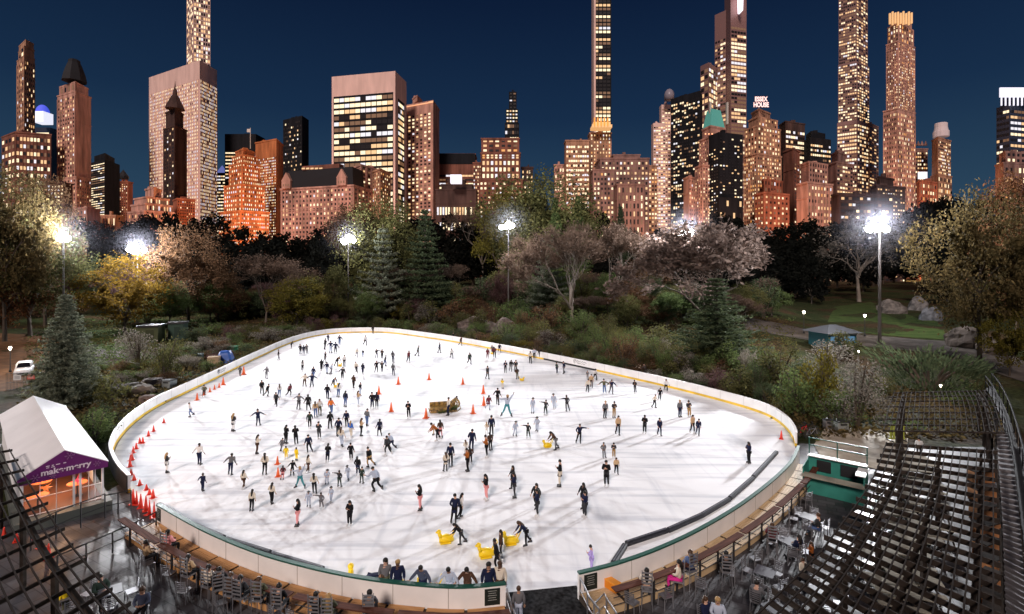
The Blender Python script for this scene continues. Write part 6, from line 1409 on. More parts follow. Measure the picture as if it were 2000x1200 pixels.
# ---------- people ----------
def skin_mesh(name, verts, edges, radii, root=0, sub=1):
    me = bpy.data.meshes.new(name); me.from_pydata(verts, edges, []); o = bpy.data.objects.new('tmp', me); C.objects.link(o)
    m = o.modifiers.new('skin', 'SKIN'); m.use_smooth_shade = True; sv = me.skin_vertices[0].data
    for i, r in enumerate(radii): sv[i].radius = (r, r) if not isinstance(r, tuple) else r
    sv[root].use_root = True
    if sub: s = o.modifiers.new('sub', 'SUBSURF'); s.levels = sub; s.render_levels = sub
    bpy.context.view_layer.update(); dg = bpy.context.evaluated_depsgraph_get(); out = bpy.data.meshes.new_from_object(o.evaluated_get(dg)); out.name = name
    bpy.data.objects.remove(o); bpy.data.meshes.remove(me); return out
BASE = dict(pel=(0, 0, .95), spi=(0, .0, 1.12), che=(0, .0, 1.30), nek=(0, .01, 1.48), hed=(0, -.01, 1.60), top=(0, -.005, 1.70),
            shL=(.175, 0, 1.42), elL=(.235, .03, 1.15), wrL=(.245, -.04, .91), haL=(.245, -.07, .82), shR=(-.175, 0, 1.42), elR=(-.235, .03, 1.15), wrR=(-.245, -.04, .91), haR=(-.245, -.07, .82),
            hiL=(.09, 0, .92), knL=(.10, -.03, .50), anL=(.105, .01, .10), toL=(.115, -.15, .045), hiR=(-.09, 0, .92), knR=(-.10, -.03, .50), anR=(-.105, .01, .10), toR=(-.115, -.15, .045))
UP = ('spi', 'che', 'nek', 'hed', 'top', 'shL', 'shR', 'elL', 'elR', 'wrL', 'wrR', 'haL', 'haR')
def lean(p, a, keep=()):
    c = Vector(p['pel']); M = Matrix.Rotation(a, 3, 'X')
    for k in UP:
        if k not in keep: p[k] = tuple(c + M @ (Vector(p[k]) - c))
def pose(**k):
    p = dict(BASE); a = k.pop('lean', 0); dz = k.pop('drop', 0)
    if dz:
        for n in p:
            if n not in ('anL', 'anR', 'toL', 'toR'): p[n] = (p[n][0], p[n][1], p[n][2] - dz)
    if a: lean(p, a)
    p.update(k); return p
POSES = {
    's': pose(), 
    'o': pose(elL=(.40, .0, 1.26), wrL=(.60, -.03, 1.10), haL=(.68, -.04, 1.06), elR=(-.40, .0, 1.26), wrR=(-.60, -.03, 1.10), haR=(-.68, -.04, 1.06), knL=(.13, -.04, .5), anL=(.17, .02, .10), toL=(.19, -.14, .045), anR=(-.15, .02, .10), toR=(-.17, -.14, .045)),
    'g': pose(lean=.22, drop=.04, knL=(.12, -.14, .50), anL=(.12, -.04, .10), toL=(.13, -.20, .045), knR=(-.14, .10, .50), anR=(-.22, .38, .20), toR=(-.25, .27, .12), wrL=(.34, .05, .95), haL=(.36, .03, .87)),
    'f': pose(elL=(.24, -.04, 1.15), wrL=(.07, -.23, 1.24), haL=(.02, -.27, 1.29), elR=(-.24, -.04, 1.15), wrR=(-.08, -.22, 1.20), haR=(-.03, -.27, 1.25), hed=(0, -.04, 1.60), top=(0, -.05, 1.70)),
    'p': pose(lean=.75, drop=.06, elL=(.22, -.42, 1.02), wrL=(.14, -.62, .86), haL=(.13, -.68, .83), elR=(-.22, -.42, 1.02), wrR=(-.14, -.62, .86), haR=(-.13, -.68, .83), knL=(.11, -.06, .50), anL=(.12, -.06, .10), toL=(.13, -.22, .045), knR=(-.11, .10, .52), anR=(-.12, .32, .14), toR=(-.13, .18, .06)),
    'l': pose(lean=.42, elL=(.36, -.22, 1.15), wrL=(.46, -.36, 1.05), haL=(.50, -.40, 1.04), elR=(-.36, -.22, 1.15), wrR=(-.46, -.36, 1.05), haR=(-.50, -.40, 1.04)),
    't': pose(elL=(.42, -.02, 1.42), wrL=(.66, -.04, 1.40), haL=(.76, -.05, 1.39), elR=(-.30, .0, 1.2), wrR=(-.22, -.1, 1.0), haR=(-.18, -.12, .93), anR=(-.26, .02, .10), toR=(-.28, -.13, .05), knR=(-.18, -.03, .5)),
    'c': pose(lean=.5, drop=.16, knL=(.14, -.22, .46), anL=(.13, -.02, .10), toL=(.14, -.18, .045), knR=(-.14, .04, .42), anR=(-.2, .36, .22), toR=(-.22, .24, .13), elL=(.36, -.26, 1.0), wrL=(.40, -.50, 1.02), haL=(.42, -.58, 1.03)),
    'b': pose(lean=1.35, drop=.08, elL=(.20, -.52, .72), wrL=(.18, -.55, .48), haL=(.17, -.56, .40), elR=(-.20, -.52, .72), wrR=(-.18, -.55, .48), haR=(-.17, -.56, .40)),
    'w': pose(knL=(.2, -.02, .52), anL=(.36, 0, .14), toL=(.42, -.13, .08), knR=(-.2, -.02, .52), anR=(-.36, 0, .14), toR=(-.42, -.13, .08), elL=(.30, 0, 1.62), wrL=(.42, -.02, 1.84), haL=(.45, -.02, 1.93), elR=(-.42, 0, 1.34), wrR=(-.66, -.02, 1.40), haR=(-.75, -.02, 1.42)),
    'k': pose(knL=(.11, -.10, .52), anL=(.11, -.14, .10), toL=(.12, -.30, .05), knR=(-.11, .04, .50), anR=(-.11, .22, .14), toR=(-.12, .08, .06), elL=(.25, .10, 1.16), wrL=(.25, .06, .92), haL=(.25, .04, .83), elR=(-.25, -.06, 1.16), wrR=(-.24, -.2, .98), haR=(-.24, -.26, .91)),
    'i': pose(drop=.40, knL=(.13, -.44, .52), anL=(.13, -.40, .10), toL=(.14, -.56, .045), knR=(-.13, -.44, .52), anR=(-.13, -.40, .10), toR=(-.14, -.56, .045), elL=(.25, -.08, .78), wrL=(.12, -.28, .74), haL=(.06, -.33, .76), elR=(-.25, -.08, .78), wrR=(-.12, -.28, .74), haR=(-.06, -.33, .76)),
}
POSES['s2'] = pose(lean=.06, knL=(.11, -.10, .50), anL=(.12, -.14, .10), toL=(.14, -.30, .045), anR=(-.12, .12, .10), toR=(-.15, -.04, .045), elL=(.27, .06, 1.16), wrL=(.22, -.16, 1.05), haL=(.20, -.24, 1.06), wrR=(-.30, -.06, .92), haR=(-.31, -.09, .83))
POSES['s3'] = pose(lean=.03, elL=(.27, .08, 1.17), wrL=(.17, -.08, .99), haL=(.13, -.13, .94), elR=(-.27, .08, 1.17), wrR=(-.17, -.08, .99), haR=(-.13, -.13, .94), knL=(.12, -.05, .5), anL=(.15, .0, .10), toL=(.19, -.15, .045), hed=(.03, -.03, 1.60), top=(.045, -.04, 1.70))
POSES['o2'] = pose(lean=.14, elL=(.36, -.02, 1.22), wrL=(.50, -.12, 1.03), haL=(.55, -.17, .97), elR=(-.30, .10, 1.20), wrR=(-.44, .16, 1.0), haR=(-.49, .16, .93), knL=(.12, -.12, .5), anL=(.13, -.08, .10), toL=(.15, -.24, .045), knR=(-.13, .06, .5), anR=(-.2, .24, .14), toR=(-.24, .10, .07))
def hand_chain(p, s, V, E, Rd, iw):
    w, h = Vector(p['wr' + s]), Vector(p['ha' + s]); d = (h - w).normalized(); sd = d.cross(Vector((0, 1, 0)))
    if sd.length < .2: sd = d.cross(Vector((1, 0, 0)))
    sd.normalize(); up = sd.cross(d); pi_ = len(V); V.append(tuple(w + d * .055)); E.append((iw, pi_)); Rd.append((.034, .02))
    for k, L in ((-1.5, .062), (-.5, .075), (.5, .07), (1.5, .055)):
        a = len(V); V.append(tuple(w + d * .10 + sd * .016 * k)); E.append((pi_, a)); Rd.append(.0095); V.append(tuple(w + d * (.10 + L * .55) + sd * .018 * k + up * .008)); E.append((a, a + 1)); Rd.append(.0088); V.append(tuple(w + d * (.10 + L) + sd * .019 * k + up * .026)); E.append((a + 1, a + 2)); Rd.append(.0075)
    sgn = 1 if s == 'L' else -1; a = len(V); V.append(tuple(w + d * .06 + sd * .045 * sgn)); E.append((pi_, a)); Rd.append(.0105); V.append(tuple(w + d * .10 + sd * .055 * sgn + up * .015)); E.append((a, a + 1)); Rd.append(.0085)
def make_pose(key):
    p = POSES[key]; V = []; E = []; Rd = []; ix = {}
    def add(n, r, par=None):
        ix[n] = len(V); V.append(p[n]); Rd.append(r)
        if par: E.append((ix[par], ix[n]))
    add('pel', (.13, .10)); add('spi', (.125, .09), 'pel'); add('che', (.15, .105), 'spi'); add('nek', .055, 'che'); add('hed', (.078, .092), 'nek'); add('top', (.066, .078), 'hed')
    h = Vector(p['hed']); up = (Vector(p['top']) - h).normalized(); fw = Vector((0, -1, 0)) - up * Vector((0, -1, 0)).dot(up); fw.normalize(); sd = up.cross(fw)
    for nm, pt, r in (('nose', h + fw * .10 + up * .0, .014), ('earL', h + sd * .088, .016), ('earR', h - sd * .088, .016)): ix[nm] = len(V); V.append(tuple(pt)); Rd.append(r); E.append((ix['hed'], ix[nm]))
    for s in 'LR':
        add('sh' + s, .062, 'che'); add('el' + s, .043, 'sh' + s); add('wr' + s, .029, 'el' + s); hand_chain(p, s, V, E, Rd, ix['wr' + s])
        add('hi' + s, .088, 'pel'); add('kn' + s, .056, 'hi' + s); add('an' + s, .038, 'kn' + s); add('to' + s, .032, 'an' + s)
    out = {'body': skin_mesh('body', V, E, Rd)}
    def sub(names, name, extra=()):
        v = []; e = []; r = []; im = {}
        for n, rad, par in names:
            im[n] = len(v); v.append(p[n] if isinstance(n, str) and n in p else n); r.append(rad)
            if par is not None: e.append((im[par], im[n]))
        return skin_mesh(name, v, e, r)
    hipmid = tuple((Vector(p['pel']) + Vector((0, 0, -.02)))); wl = lambda s: tuple(Vector(p['el' + s]).lerp(Vector(p['wr' + s]), .93))
    tor = [('pel', (.168, .140), None), ('spi', (.166, .135), 'pel'), ('che', (.190, .142), 'spi'), (tuple(Vector(p['che']).lerp(Vector(p['nek']), .72)), .072, 'che')]
    arms = []
    for s in 'LR': arms += [('sh' + s, .088, 'che'), ('el' + s, .068, 'sh' + s), (wl(s), .050, 'el' + s)]
    out['jacket'] = sub(tor + arms, 'jacket')
    knm = (Vector(p['knL']) + Vector(p['knR'])) / 2; low = tuple(Vector(p['pel']).lerp(knm, .75)); mid_ = tuple(Vector(p['pel']).lerp(knm, .35))
    out['coat'] = sub(tor + [(mid_, (.19, .16), 'pel'), (low, (.22, .185), mid_)] + arms, 'coat')
    leg = [(hipmid, (.142, .112), None)]
    for s in 'LR': leg += [('hi' + s, .104, hipmid), ('kn' + s, .074, 'hi' + s), (tuple(Vector(p['kn' + s]).lerp(Vector(p['an' + s]), .88)), .056, 'kn' + s)]
    out['trousers'] = sub(leg, 'trousers')
    # hair follows the head
    R3 = Matrix((sd, -fw, up)).transposed()
    def place(b): b.v = [tuple(h + R3 @ Vector(v)) for v in b.v]; return b
    b = MB(); b.lathe([(.102 * sin(pi * i / 9) + .001, .108 * cos(pi * i / 9)) for i in range(0, 7)], (0, .016, .052), 12); b.v = [(x, y + (.02 if z < .03 else 0), z) for x, y, z in b.v]; out['short'] = place(b).mesh('hair', True)
    b = MB(); b.lathe([(.104 * sin(pi * i / 9) + .001, .11 * cos(pi * i / 9)) for i in range(0, 7)], (0, .016, .052), 12); b.tube([(0, .05, .06), (0, .085, -.05), (0, .10, -.18), (0, .11, -.34), (0, .105, -.44)], [.075, .088, .085, .07, .03], 9); out['long'] = place(b).mesh('hair', True)
    b = MB(); b.lathe([(.108 * sin(pi * i / 9) + .001, .125 * cos(pi * i / 9)) for i in range(0, 6)], (0, .008, .045), 12); b.ball((0, .01, .178), .035, 8, 5); out['beanie'] = place(b).mesh('beanie', True)
    b = MB(); b.lathe([(.12, .0), (.135, -.01), (.10, .10), (.02, .14)], (0, .01, .05), 12); b.lathe([(.19, .04), (.19, .052), (.1, .06)], (0, 0, .02), 14); out['hat'] = place(b).mesh('hat', True)
    b = MB(); 
    for s_ in (-1, 1): b.ball((s_ * .034, -.088, .022), .011, 6, 4)
    b.box((0, -.094, -.045), (.045, .01, .010)); out['face'] = place(b).mesh('eyes_and_mouth')
    for s in 'LR':
        a, t = Vector(p['an' + s]), Vector(p['to' + s]); d = (t - a); d.z = 0; d.normalize(); pt = (t - a).normalized(); tilt = max(0, a.z - .12)
        for nm in ('skate', 'shoe'):
            b = MB(); u = Vector((-d.y, d.x, 0)); c = a + Vector((0, 0, -.0)); q = a - Vector((0, 0, .055 if nm == 'shoe' else .02))
            secs = []
            for f_, w, hh in ((-.085, .035, .05), (-.03, .043, .06), (.06, .045, .042), (.14, .042, .03), (.185, .025, .02)):
                m_ = q + d * f_ ; secs.append([m_ - u * w - Vector((0, 0, .03)), m_ + u * w - Vector((0, 0, .03)), m_ + u * w * .8 + Vector((0, 0, hh)), m_ - u * w * .8 + Vector((0, 0, hh))])
            loft(b, secs); b.tube([a + Vector((0, 0, .16)), a + Vector((0, 0, .05)), a - Vector((0, 0, .02))], [.058, .054, .05], 8)
            if nm == 'skate': b.beam(q + d * -.11 - Vector((0, 0, .055)), q + d * .2 - Vector((0, 0, .055)), .012, .045)
            out[nm + s] = b.mesh(nm, False)
    return out
PM = {k: make_pose(k) for k in POSES}
COL = dict(navy=(.012, .016, .045), black=(.010, .010, .012), grey=(.13, .13, .14), charcoal=(.035, .036, .04), green=(.028, .045, .036), white=(.68, .67, .66), cream=(.62, .55, .45), tan=(.48, .33, .19), rust=(.34, .10, .02), orange=(.72, .17, .03), yellow=(.85, .62, .02), pink=(.72, .30, .30), pale=(.40, .45, .55), blue=(.04, .14, .5), brown=(.07, .035, .022), denim=(.09, .14, .28), khaki=(.34, .21, .085), lilac=(.38, .30, .62), teal=(.05, .22, .25), check=(.06, .07, .11), maroon=(.14, .03, .04), olive=(.10, .10, .06), magenta=(.6, .03, .25))
NAMEC = dict(pale='pale blue', check='dark checked', denim='denim blue', teal='teal', lilac='lilac')
def cm(c): return mat('cloth_' + c, COL[c], .85, .1)
M_skin = [mat('skin_light', (.55, .33, .24), .55, .3), mat('skin_mid', (.36, .20, .13), .55, .3), mat('skin_deep', (.12, .06, .04), .55, .3)]
HAIRC = {'k': mat('hair_black', (.010, .008, .007), .5), 'b': mat('hair_brown', (.06, .03, .015), .5), 'y': mat('hair_blond', (.35, .22, .09), .5), 'w': mat('hair_white', (.6, .6, .6), .6)}
M_eye = mat('face_detail', (.02, .012, .01), .4); M_boot = mat('skate_boot_dark', (.03, .03, .032), .5); M_bootw = mat('skate_boot_white', (.6, .6, .6), .5)
PEOPLE = []; rp = random.Random(12)
VERB = {'s': 'standing', 'o': 'with arms spread', 'g': 'gliding', 'f': 'with hands to chest', 'p': 'bent pushing', 'l': 'leaning on the board', 't': 'pointing sideways', 'c': 'crouched skating', 'b': 'bent double', 'w': 'waving with legs apart', 'k': 'striding', 'i': 'seated'}
def person(x, y, h, po, hd, gar, top, bot, hair, where, z=0.0, shoes='skate', look=None, who='skater', off=True, pos=None, sc=None):
    p = pos or P(x, y, z); full = 1.76
    k = sc or (h * p.y / F / full if h else 1.0); k = max(.55, min(k, 1.25))
    hd += rp.uniform(-25, 25) if who == 'skater' and not look else 0
    t = thing('person', 'x', 'person', p, radians(hd), scale=k); vp = po
    if who == 'skater' and not look: vp = {'s': rp.choice(('s', 's2', 's3', 's2')), 'o': rp.choice(('o', 'o2'))}.get(po, po); t.rotation_euler.x = radians(rp.uniform(-2, 4)); t.rotation_euler.y = radians(rp.uniform(-5, 5))
    t.scale.x *= rp.uniform(.97, 1.14); M = PM[vp]
    def part(key, nm, m):
        me = M[key]
        if not me.materials: me.materials.append(m)
        o = link(nm, me, t); o.material_slots[0].link = 'OBJECT'; o.material_slots[0].material = m
    sk = M_skin[rp.choice((0, 0, 0, 1, 1, 2))]; part('body', 'body', sk)
    part('coat' if gar in ('coat', 'dress') else 'jacket', gar, cm(top)); part('trousers', 'trousers', cm(bot))
    kind, hc = hair[:-1], hair[-1]; part({'s': 'short', 'l': 'long', 'n': 'beanie', 'h': 'hat'}[kind], {'s': 'hair', 'l': 'hair', 'n': 'beanie', 'h': 'hat'}[kind], HAIRC[hc])
    if p.y < 60: part('face', 'face', M_eye)
    bm = M_bootw if rp.random() < .3 else M_boot
    for s in 'LR': part(shoes + s, shoes, bm)
    nm = lambda c: NAMEC.get(c, c)
    if not look:
        for f_ in ('{w} in {t} {g} and {b} trousers {v} {p}', '{w} in {t} {g} and {b} trousers {p}', '{w} in {t} {g} {v} {p}', '{w} in {t} {g} {p}'):
            look = f_.format(w=who, t=nm(top), g=gar, b=nm(bot), v=VERB[po], p=where)
            if len(look.split()) <= 13: break
    lab = look or ('%s in %s %s and %s trousers %s %s' % (who, nm(top), gar, nm(bot), VERB[po], where))
    t['group'] = 'skaters on the ice' if who == 'skater' else 'people on the terrace'; PEOPLE.append((t, lab, x)); return t
# x, foot row, height, pose, heading, garment, top, bottom, hair, place
TABLE = '''729 652 15 s 180 jacket black black sk|at the top of the far board
714 675 21 g 30 jacket white black sk|near the far board top
641 668 15 s 180 jacket navy navy sk|deepest in the far left crowd
634 683 22 f 160 jacket black charcoal sk|in the far left crowd
646 690 24 o 180 jacket navy pale sk|in the far left crowd
655 692 24 o 200 jacket navy black sk|in the far left crowd
663 675 21 o 10 jacket navy denim sk|in the far left crowd
587 692 20 s 180 jacket black black sk|in the far left corner
593 694 20 s 180 jacket navy navy lk|in the far left corner
600 691 19 s 20 jacket grey charcoal sk|in the far left corner
569 681 15 l 120 jacket black black sk|on the far left board
544 704 21 s 90 jacket black grey sk|at the far left board
590 726 23 s 180 jacket white black lk|below the far left corner
634 709 22 k 90 jacket black grey sk|in the far left crowd
627 724 22 s 180 coat black black lk|in the far left crowd
639 731 24 o 180 jacket navy pale sk|in the far left crowd
647 731 22 g 150 jacket pale grey nw|in the far left crowd
657 716 24 p 60 jacket black black sk|with a yellow aid
697 698 18 g 0 jacket cream grey sk|near the far pairs
708 698 15 s 180 jacket navy denim lk|near the far pairs
736 701 20 t 0 jacket black navy sk|in the far pairs
746 702 20 f 20 coat black black sk|in the far pairs
697 729 24 g 0 jacket cream black sk|before the far pairs
708 731 22 s 180 jacket navy navy lk|before the far pairs
736 728 23 t 0 jacket black black sk|before the far pairs
746 727 22 f 20 coat black black sk|before the far pairs
768 709 24 s 180 jacket grey navy lk|behind the row of cones
769 734 24 s 180 jacket grey navy lk|beside the leftmost far cone
797 709 24 k 40 jacket maroon navy sk|behind the row of cones
816 696 22 g 100 jacket green charcoal sk|behind the row of cones
520 740 24 o 180 jacket grey grey sk|near the left board
512 770 28 k 30 jacket black black sk|near the left board
521 775 26 g 60 jacket black charcoal sk|near the left board
539 794 30 g 20 jacket charcoal black sk|below the left board trio
545 777 27 s 180 jacket white denim lb|near the left board
594 756 26 o 180 jacket cream brown sk|holding hands left of the yellow aid
609 756 27 o 0 jacket navy navy sk|holding hands left of the yellow aid
650 757 25 p 60 jacket navy black sk|with the second yellow aid
703 773 26 s 150 jacket black pale sk|right of the second yellow aid
583 800 32 o 180 coat grey charcoal sk|in the left middle ice
602 802 32 g 180 coat black charcoal lk|in the left middle ice
617 816 32 s 180 jacket tan denim lb|in the left middle ice
625 813 34 k 200 jacket white olive sb|in the left middle ice
648 811 34 k 150 jacket orange denim sb|in the left middle ice
674 795 32 s 180 jacket navy denim lk|in the left middle ice
700 794 31 f 120 jacket tan pale lb|in the left middle ice
727 800 34 s 180 jacket black navy sk|by the cone behind the couple
736 799 33 s 180 jacket navy black lk|by the cone behind the couple
455 843 36 f 150 dress charcoal white ly|in the left open ice
505 832 33 o 180 jacket navy navy nk|in the left open ice
678 834 33 g 190 jacket navy black sk|left of the blond girl
659 853 37 k 170 jacket navy black sk|left of the blond girl
686 855 33 s 180 jacket blue cream ly|below the couple
668 873 39 s 190 jacket cream pale lb|below the couple
705 852 35 f 120 jacket tan black lb|below the couple
740 852 34 g 200 coat navy black lk|right of the blond girl
624 859 36 f 180 jacket charcoal charcoal sk|alone above the white cloud of ice
799 818 35 f 10 jacket black black sk|left of the photo sleigh
885 666 17 k 90 jacket black black sk|on the far middle board
900 676 20 g 60 jacket brown charcoal sk|on the far middle board
931 672 15 k 90 jacket black maroon sk|on the far middle board
961 672 15 o 0 jacket black black sk|on the far middle board
962 691 17 s 180 jacket grey black sk|by the yellow aid at the far board
966 699 26 p 340 jacket maroon black sk|by the yellow aid at the far board
976 689 19 g 30 jacket navy black sk|right of the far yellow aid
883 701 21 g 0 jacket white charcoal sk|below the far middle board
918 712 25 g 45 jacket green black sk|below the far middle board
952 702 21 s 180 jacket maroon maroon sk|below the far middle board
952 741 26 k 20 jacket charcoal charcoal nk|right of the far cones
987 729 25 f 0 jacket navy black sk|in the far right trio
997 726 23 k 20 jacket black grey lk|in the far right trio
1007 727 24 s 0 jacket black charcoal sk|in the far right trio
1011 741 23 s 200 jacket brown olive lk|left of the far right yellow aid
1036 710 24 s 0 jacket cream black sk|under the far right board
1043 702 22 s 0 jacket pale charcoal sk|under the far right board
1055 701 20 s 0 jacket black charcoal sk|under the far right board
982 760 20 f 180 jacket yellow cream sk|above the waving woman
972 791 33 o 180 jacket black black sk|holding hands with the waving woman
989 814 44 w 0 jacket pale teal ly|right of the sleigh
954 801 31 g 30 coat maroon pale lk|by the close pair of cones
875 812 36 s 270 jacket cream navy sk|in front of the photo sleigh
886 797 30 p 60 jacket green black sk|behind the photo sleigh
1040 808 31 s 0 jacket pale pale hk|right of the waving woman
1064 812 31 t 180 jacket charcoal green nk|right of the waving woman
1083 799 30 s 0 jacket pale pale hk|left of the dark jacket skater
1108 804 32 t 180 jacket charcoal charcoal nk|right of the white hatted girl
1005 852 30 s 0 jacket pale pale hk|below the waving woman
1031 857 31 t 180 jacket charcoal green nk|below the waving woman
1049 843 30 s 0 jacket pale pale hk|above the yellow aid in mid ice
1088 732 25 o 90 jacket green navy sk|in the far right pair
1101 730 25 o 270 jacket navy grey sk|in the far right pair
1147 766 26 s 10 jacket cream black sk|by the black kick plate
1155 758 27 k 10 jacket tan brown sk|by the black kick plate
1148 742 18 s 0 jacket grey grey sk|by the black kick plate
1163 743 24 g 20 jacket white black sk|by the black kick plate
1181 770 30 o 0 jacket olive denim nk|right of the kick plate group
1194 770 29 o 20 jacket navy grey sk|right of the kick plate group
1241 769 27 f 0 jacket black charcoal lk|under the board yellow aid
1250 733 24 l 180 jacket cream brown sk|on the right board by the yellow aid
1261 734 25 l 200 jacket grey charcoal sk|on the right board by the yellow aid
1301 766 27 g 340 jacket white black sk|below the right board
1288 783 26 k 340 jacket black black sk|below the right board
1278 797 27 o 20 jacket cream black sk|below the right board
1181 817 34 s 0 jacket grey black ny|above the tan jacket girl
1199 817 33 f 0 jacket charcoal khaki nk|above the tan jacket girl
1206 850 38 k 0 jacket tan black lk|below the khaki trousers man
1259 847 37 f 340 coat black charcoal sk|in the right open ice
1288 851 35 k 0 jacket navy navy sk|in the right open ice
1328 815 34 s 0 jacket grey navy ny|at the right side
1347 815 33 f 0 jacket charcoal khaki nk|at the right side
1352 847 37 k 0 jacket tan black lk|at the right side
1362 851 34 k 10 jacket navy navy sk|at the right side
1131 866 38 t 0 jacket navy black sk|right of the middle yellow aid
1085 879 43 p 290 jacket brown grey lk|pushing the middle yellow aid
1180 895 31 s 0 jacket grey grey sk|behind the photographer
1199 895 31 f 0 jacket charcoal khaki nk|behind the photographer
1185 951 52 f 0 coat black charcoal sk|below the pale pair
1204 926 32 k 0 jacket tan black lk|right of the black coat
1419 767 26 l 170 jacket black black sk|on the right board bend
1428 769 28 l 190 jacket navy charcoal sk|on the right board bend
1478 784 27 p 200 jacket grey black sk|on the right board curve
1487 789 25 s 180 jacket charcoal charcoal sk|on the right board curve
1463 905 42 f 280 jacket navy black lk|alone by the bumper pads
372 814 29 g 300 jacket white denim sk|alone at the left board
326 924 40 f 150 dress charcoal white ly|farthest left on open ice
390 908 42 o 180 jacket white navy sk|in the left open ice
449 928 42 o 180 jacket grey navy sk|in the left open ice
396 959 34 o 180 jacket navy navy nk|in the left open ice
501 887 38 f 120 jacket cream brown lk|left of the two cones
476 956 38 k 150 jacket cream brown lk|at the lower left ice
517 928 43 s 180 jacket cream black lk|left of the two cones
530 984 42 s 180 jacket cream black lk|at the lower left ice
491 999 43 s 180 jacket cream black lk|lowest at the left
549 881 26 g 150 jacket grey grey sk|beside the hooded twins
558 867 37 f 180 coat black black lk|as one of the hooded twins
579 868 37 f 180 coat black black lk|as one of the hooded twins
559 897 14 s 180 jacket yellow yellow sk|by the two cones
579 900 17 s 180 jacket yellow yellow sk|by the two cones
601 925 36 k 150 jacket cream brown lk|right of the yellow figures
570 930 31 o 180 jacket black black sk|beside the lower cone
587 954 44 w 0 jacket pale teal ly|below the yellow figures
551 938 26 s 180 coat maroon pink lk|beside the lower cone
615 965 40 s 180 jacket cream black lk|below the yellow figures
639 904 38 f 180 coat black navy lk|above the cowboy hatted pair
686 900 35 s 180 coat black black sk|alone in the centre left
722 912 40 g 250 coat black khaki nk|in the centre left
735 960 54 c 250 jacket pale black sk|in the centre left
756 889 38 g 230 jacket charcoal black sk|centre left pair
765 878 36 c 230 jacket pale navy sk|centre left pair
638 946 30 s 0 jacket pale pale hk|in the lower left group
662 951 32 t 180 jacket charcoal green nk|in the lower left group
681 938 30 s 0 jacket pale pale hk|in the lower left group
705 944 32 t 180 jacket green green nk|in the lower left group
603 990 30 s 0 jacket pale pale hk|above the pink trousers
627 995 32 t 180 jacket grey grey nk|above the pink trousers
647 982 30 s 0 jacket pale pale hk|right of the pink trousers
581 1028 53 f 290 jacket black pink lk|at the lower left
683 1028 52 f 330 coat black black lk|alone at the lower left
822 997 53 f 290 jacket black pink lk|in the lower middle
951 977 52 f 290 jacket black pink lk|right of the middle
846 850 22 s 90 jacket cream tan sb|just below the sleigh
854 861 42 p 285 jacket rust black sk|just below the sleigh
861 856 36 s 200 coat brown pink lk|just below the sleigh
880 911 46 s 200 jacket navy black sk|in mid ice
870 921 38 s 190 coat cream charcoal lb|in mid ice
920 882 44 s 200 jacket navy navy sk|in mid ice
911 889 30 s 190 coat cream white lb|in mid ice
914 921 46 f 290 jacket rust black sk|in mid ice
919 908 36 s 200 jacket brown charcoal lk|in mid ice
960 853 42 s 200 jacket navy charcoal sk|above the rust jackets
950 850 26 s 190 coat cream white ly|above the rust jackets
952 894 46 f 290 jacket rust black sk|left of the middle yellow aid
959 880 36 s 200 jacket brown black lk|left of the middle yellow aid
1006 973 50 f 290 jacket navy charcoal lk|in the right middle
1001 954 44 k 300 coat black black lk|in the right middle
1050 1010 54 f 290 jacket navy charcoal lk|right of the middle
1046 992 50 k 300 coat black black lk|right of the middle
1142 1011 54 f 290 jacket navy charcoal lk|in the right lower ice
1138 992 50 k 300 coat black black lk|in the right lower ice
1093 951 53 f 260 coat black cream sk|in the right middle
886 1023 58 s 200 coat navy black sk|above the front yellow aids
900 1012 50 g 110 jacket white black lk|above the front yellow aids
901 1063 50 p 285 jacket black charcoal lk|the leftmost front yellow aid
979 1086 54 s 290 jacket brown charcoal lk|behind the lower yellow aid
1028 1065 58 p 285 jacket navy black lb|the right front yellow aid
970 1112 62 g 280 jacket black black sk|beside the lower yellow aid
1157 1120 56 f 250 jacket lilac lilac sk|by the end of the green cap
469 735 20 s 180 coat grey charcoal sk|by the cones at the left board
398 776 24 s 180 jacket olive charcoal sk|at the left board cones
612 740 24 k 160 jacket navy denim nk|below the far left crowd
668 742 25 o 180 jacket charcoal black sk|right of the far left crowd
690 758 26 s 180 coat brown black lb|right of the second yellow aid
565 775 27 g 40 jacket maroon black sk|in the left middle ice
640 780 29 s 180 jacket black navy nk|in the left middle ice
660 776 28 f 150 jacket white denim lk|in the left middle ice
605 838 34 k 170 jacket green black sk|above the hooded twins
645 838 34 s 190 jacket black black lk|above the hooded twins
716 832 34 s 180 jacket grey denim nk|right of the blond girl
604 884 36 g 200 jacket navy black sk|right of the hooded twins
700 930 38 s 180 jacket black navy lk|in the lower left group
672 716 23 s 180 jacket white black sk|right of the far left crowd
752 716 23 g 90 jacket black denim nk|before the far pairs
858 690 21 k 60 jacket navy charcoal sk|below the far middle board'''
for ln in TABLE.split('\n'):
    a, where = ln.split('|'); q = a.split(); x, y, h = (float(v) for v in q[:3]); person(x, y, h, q[3], float(q[4]), q[5], q[6], q[7], q[8], where)
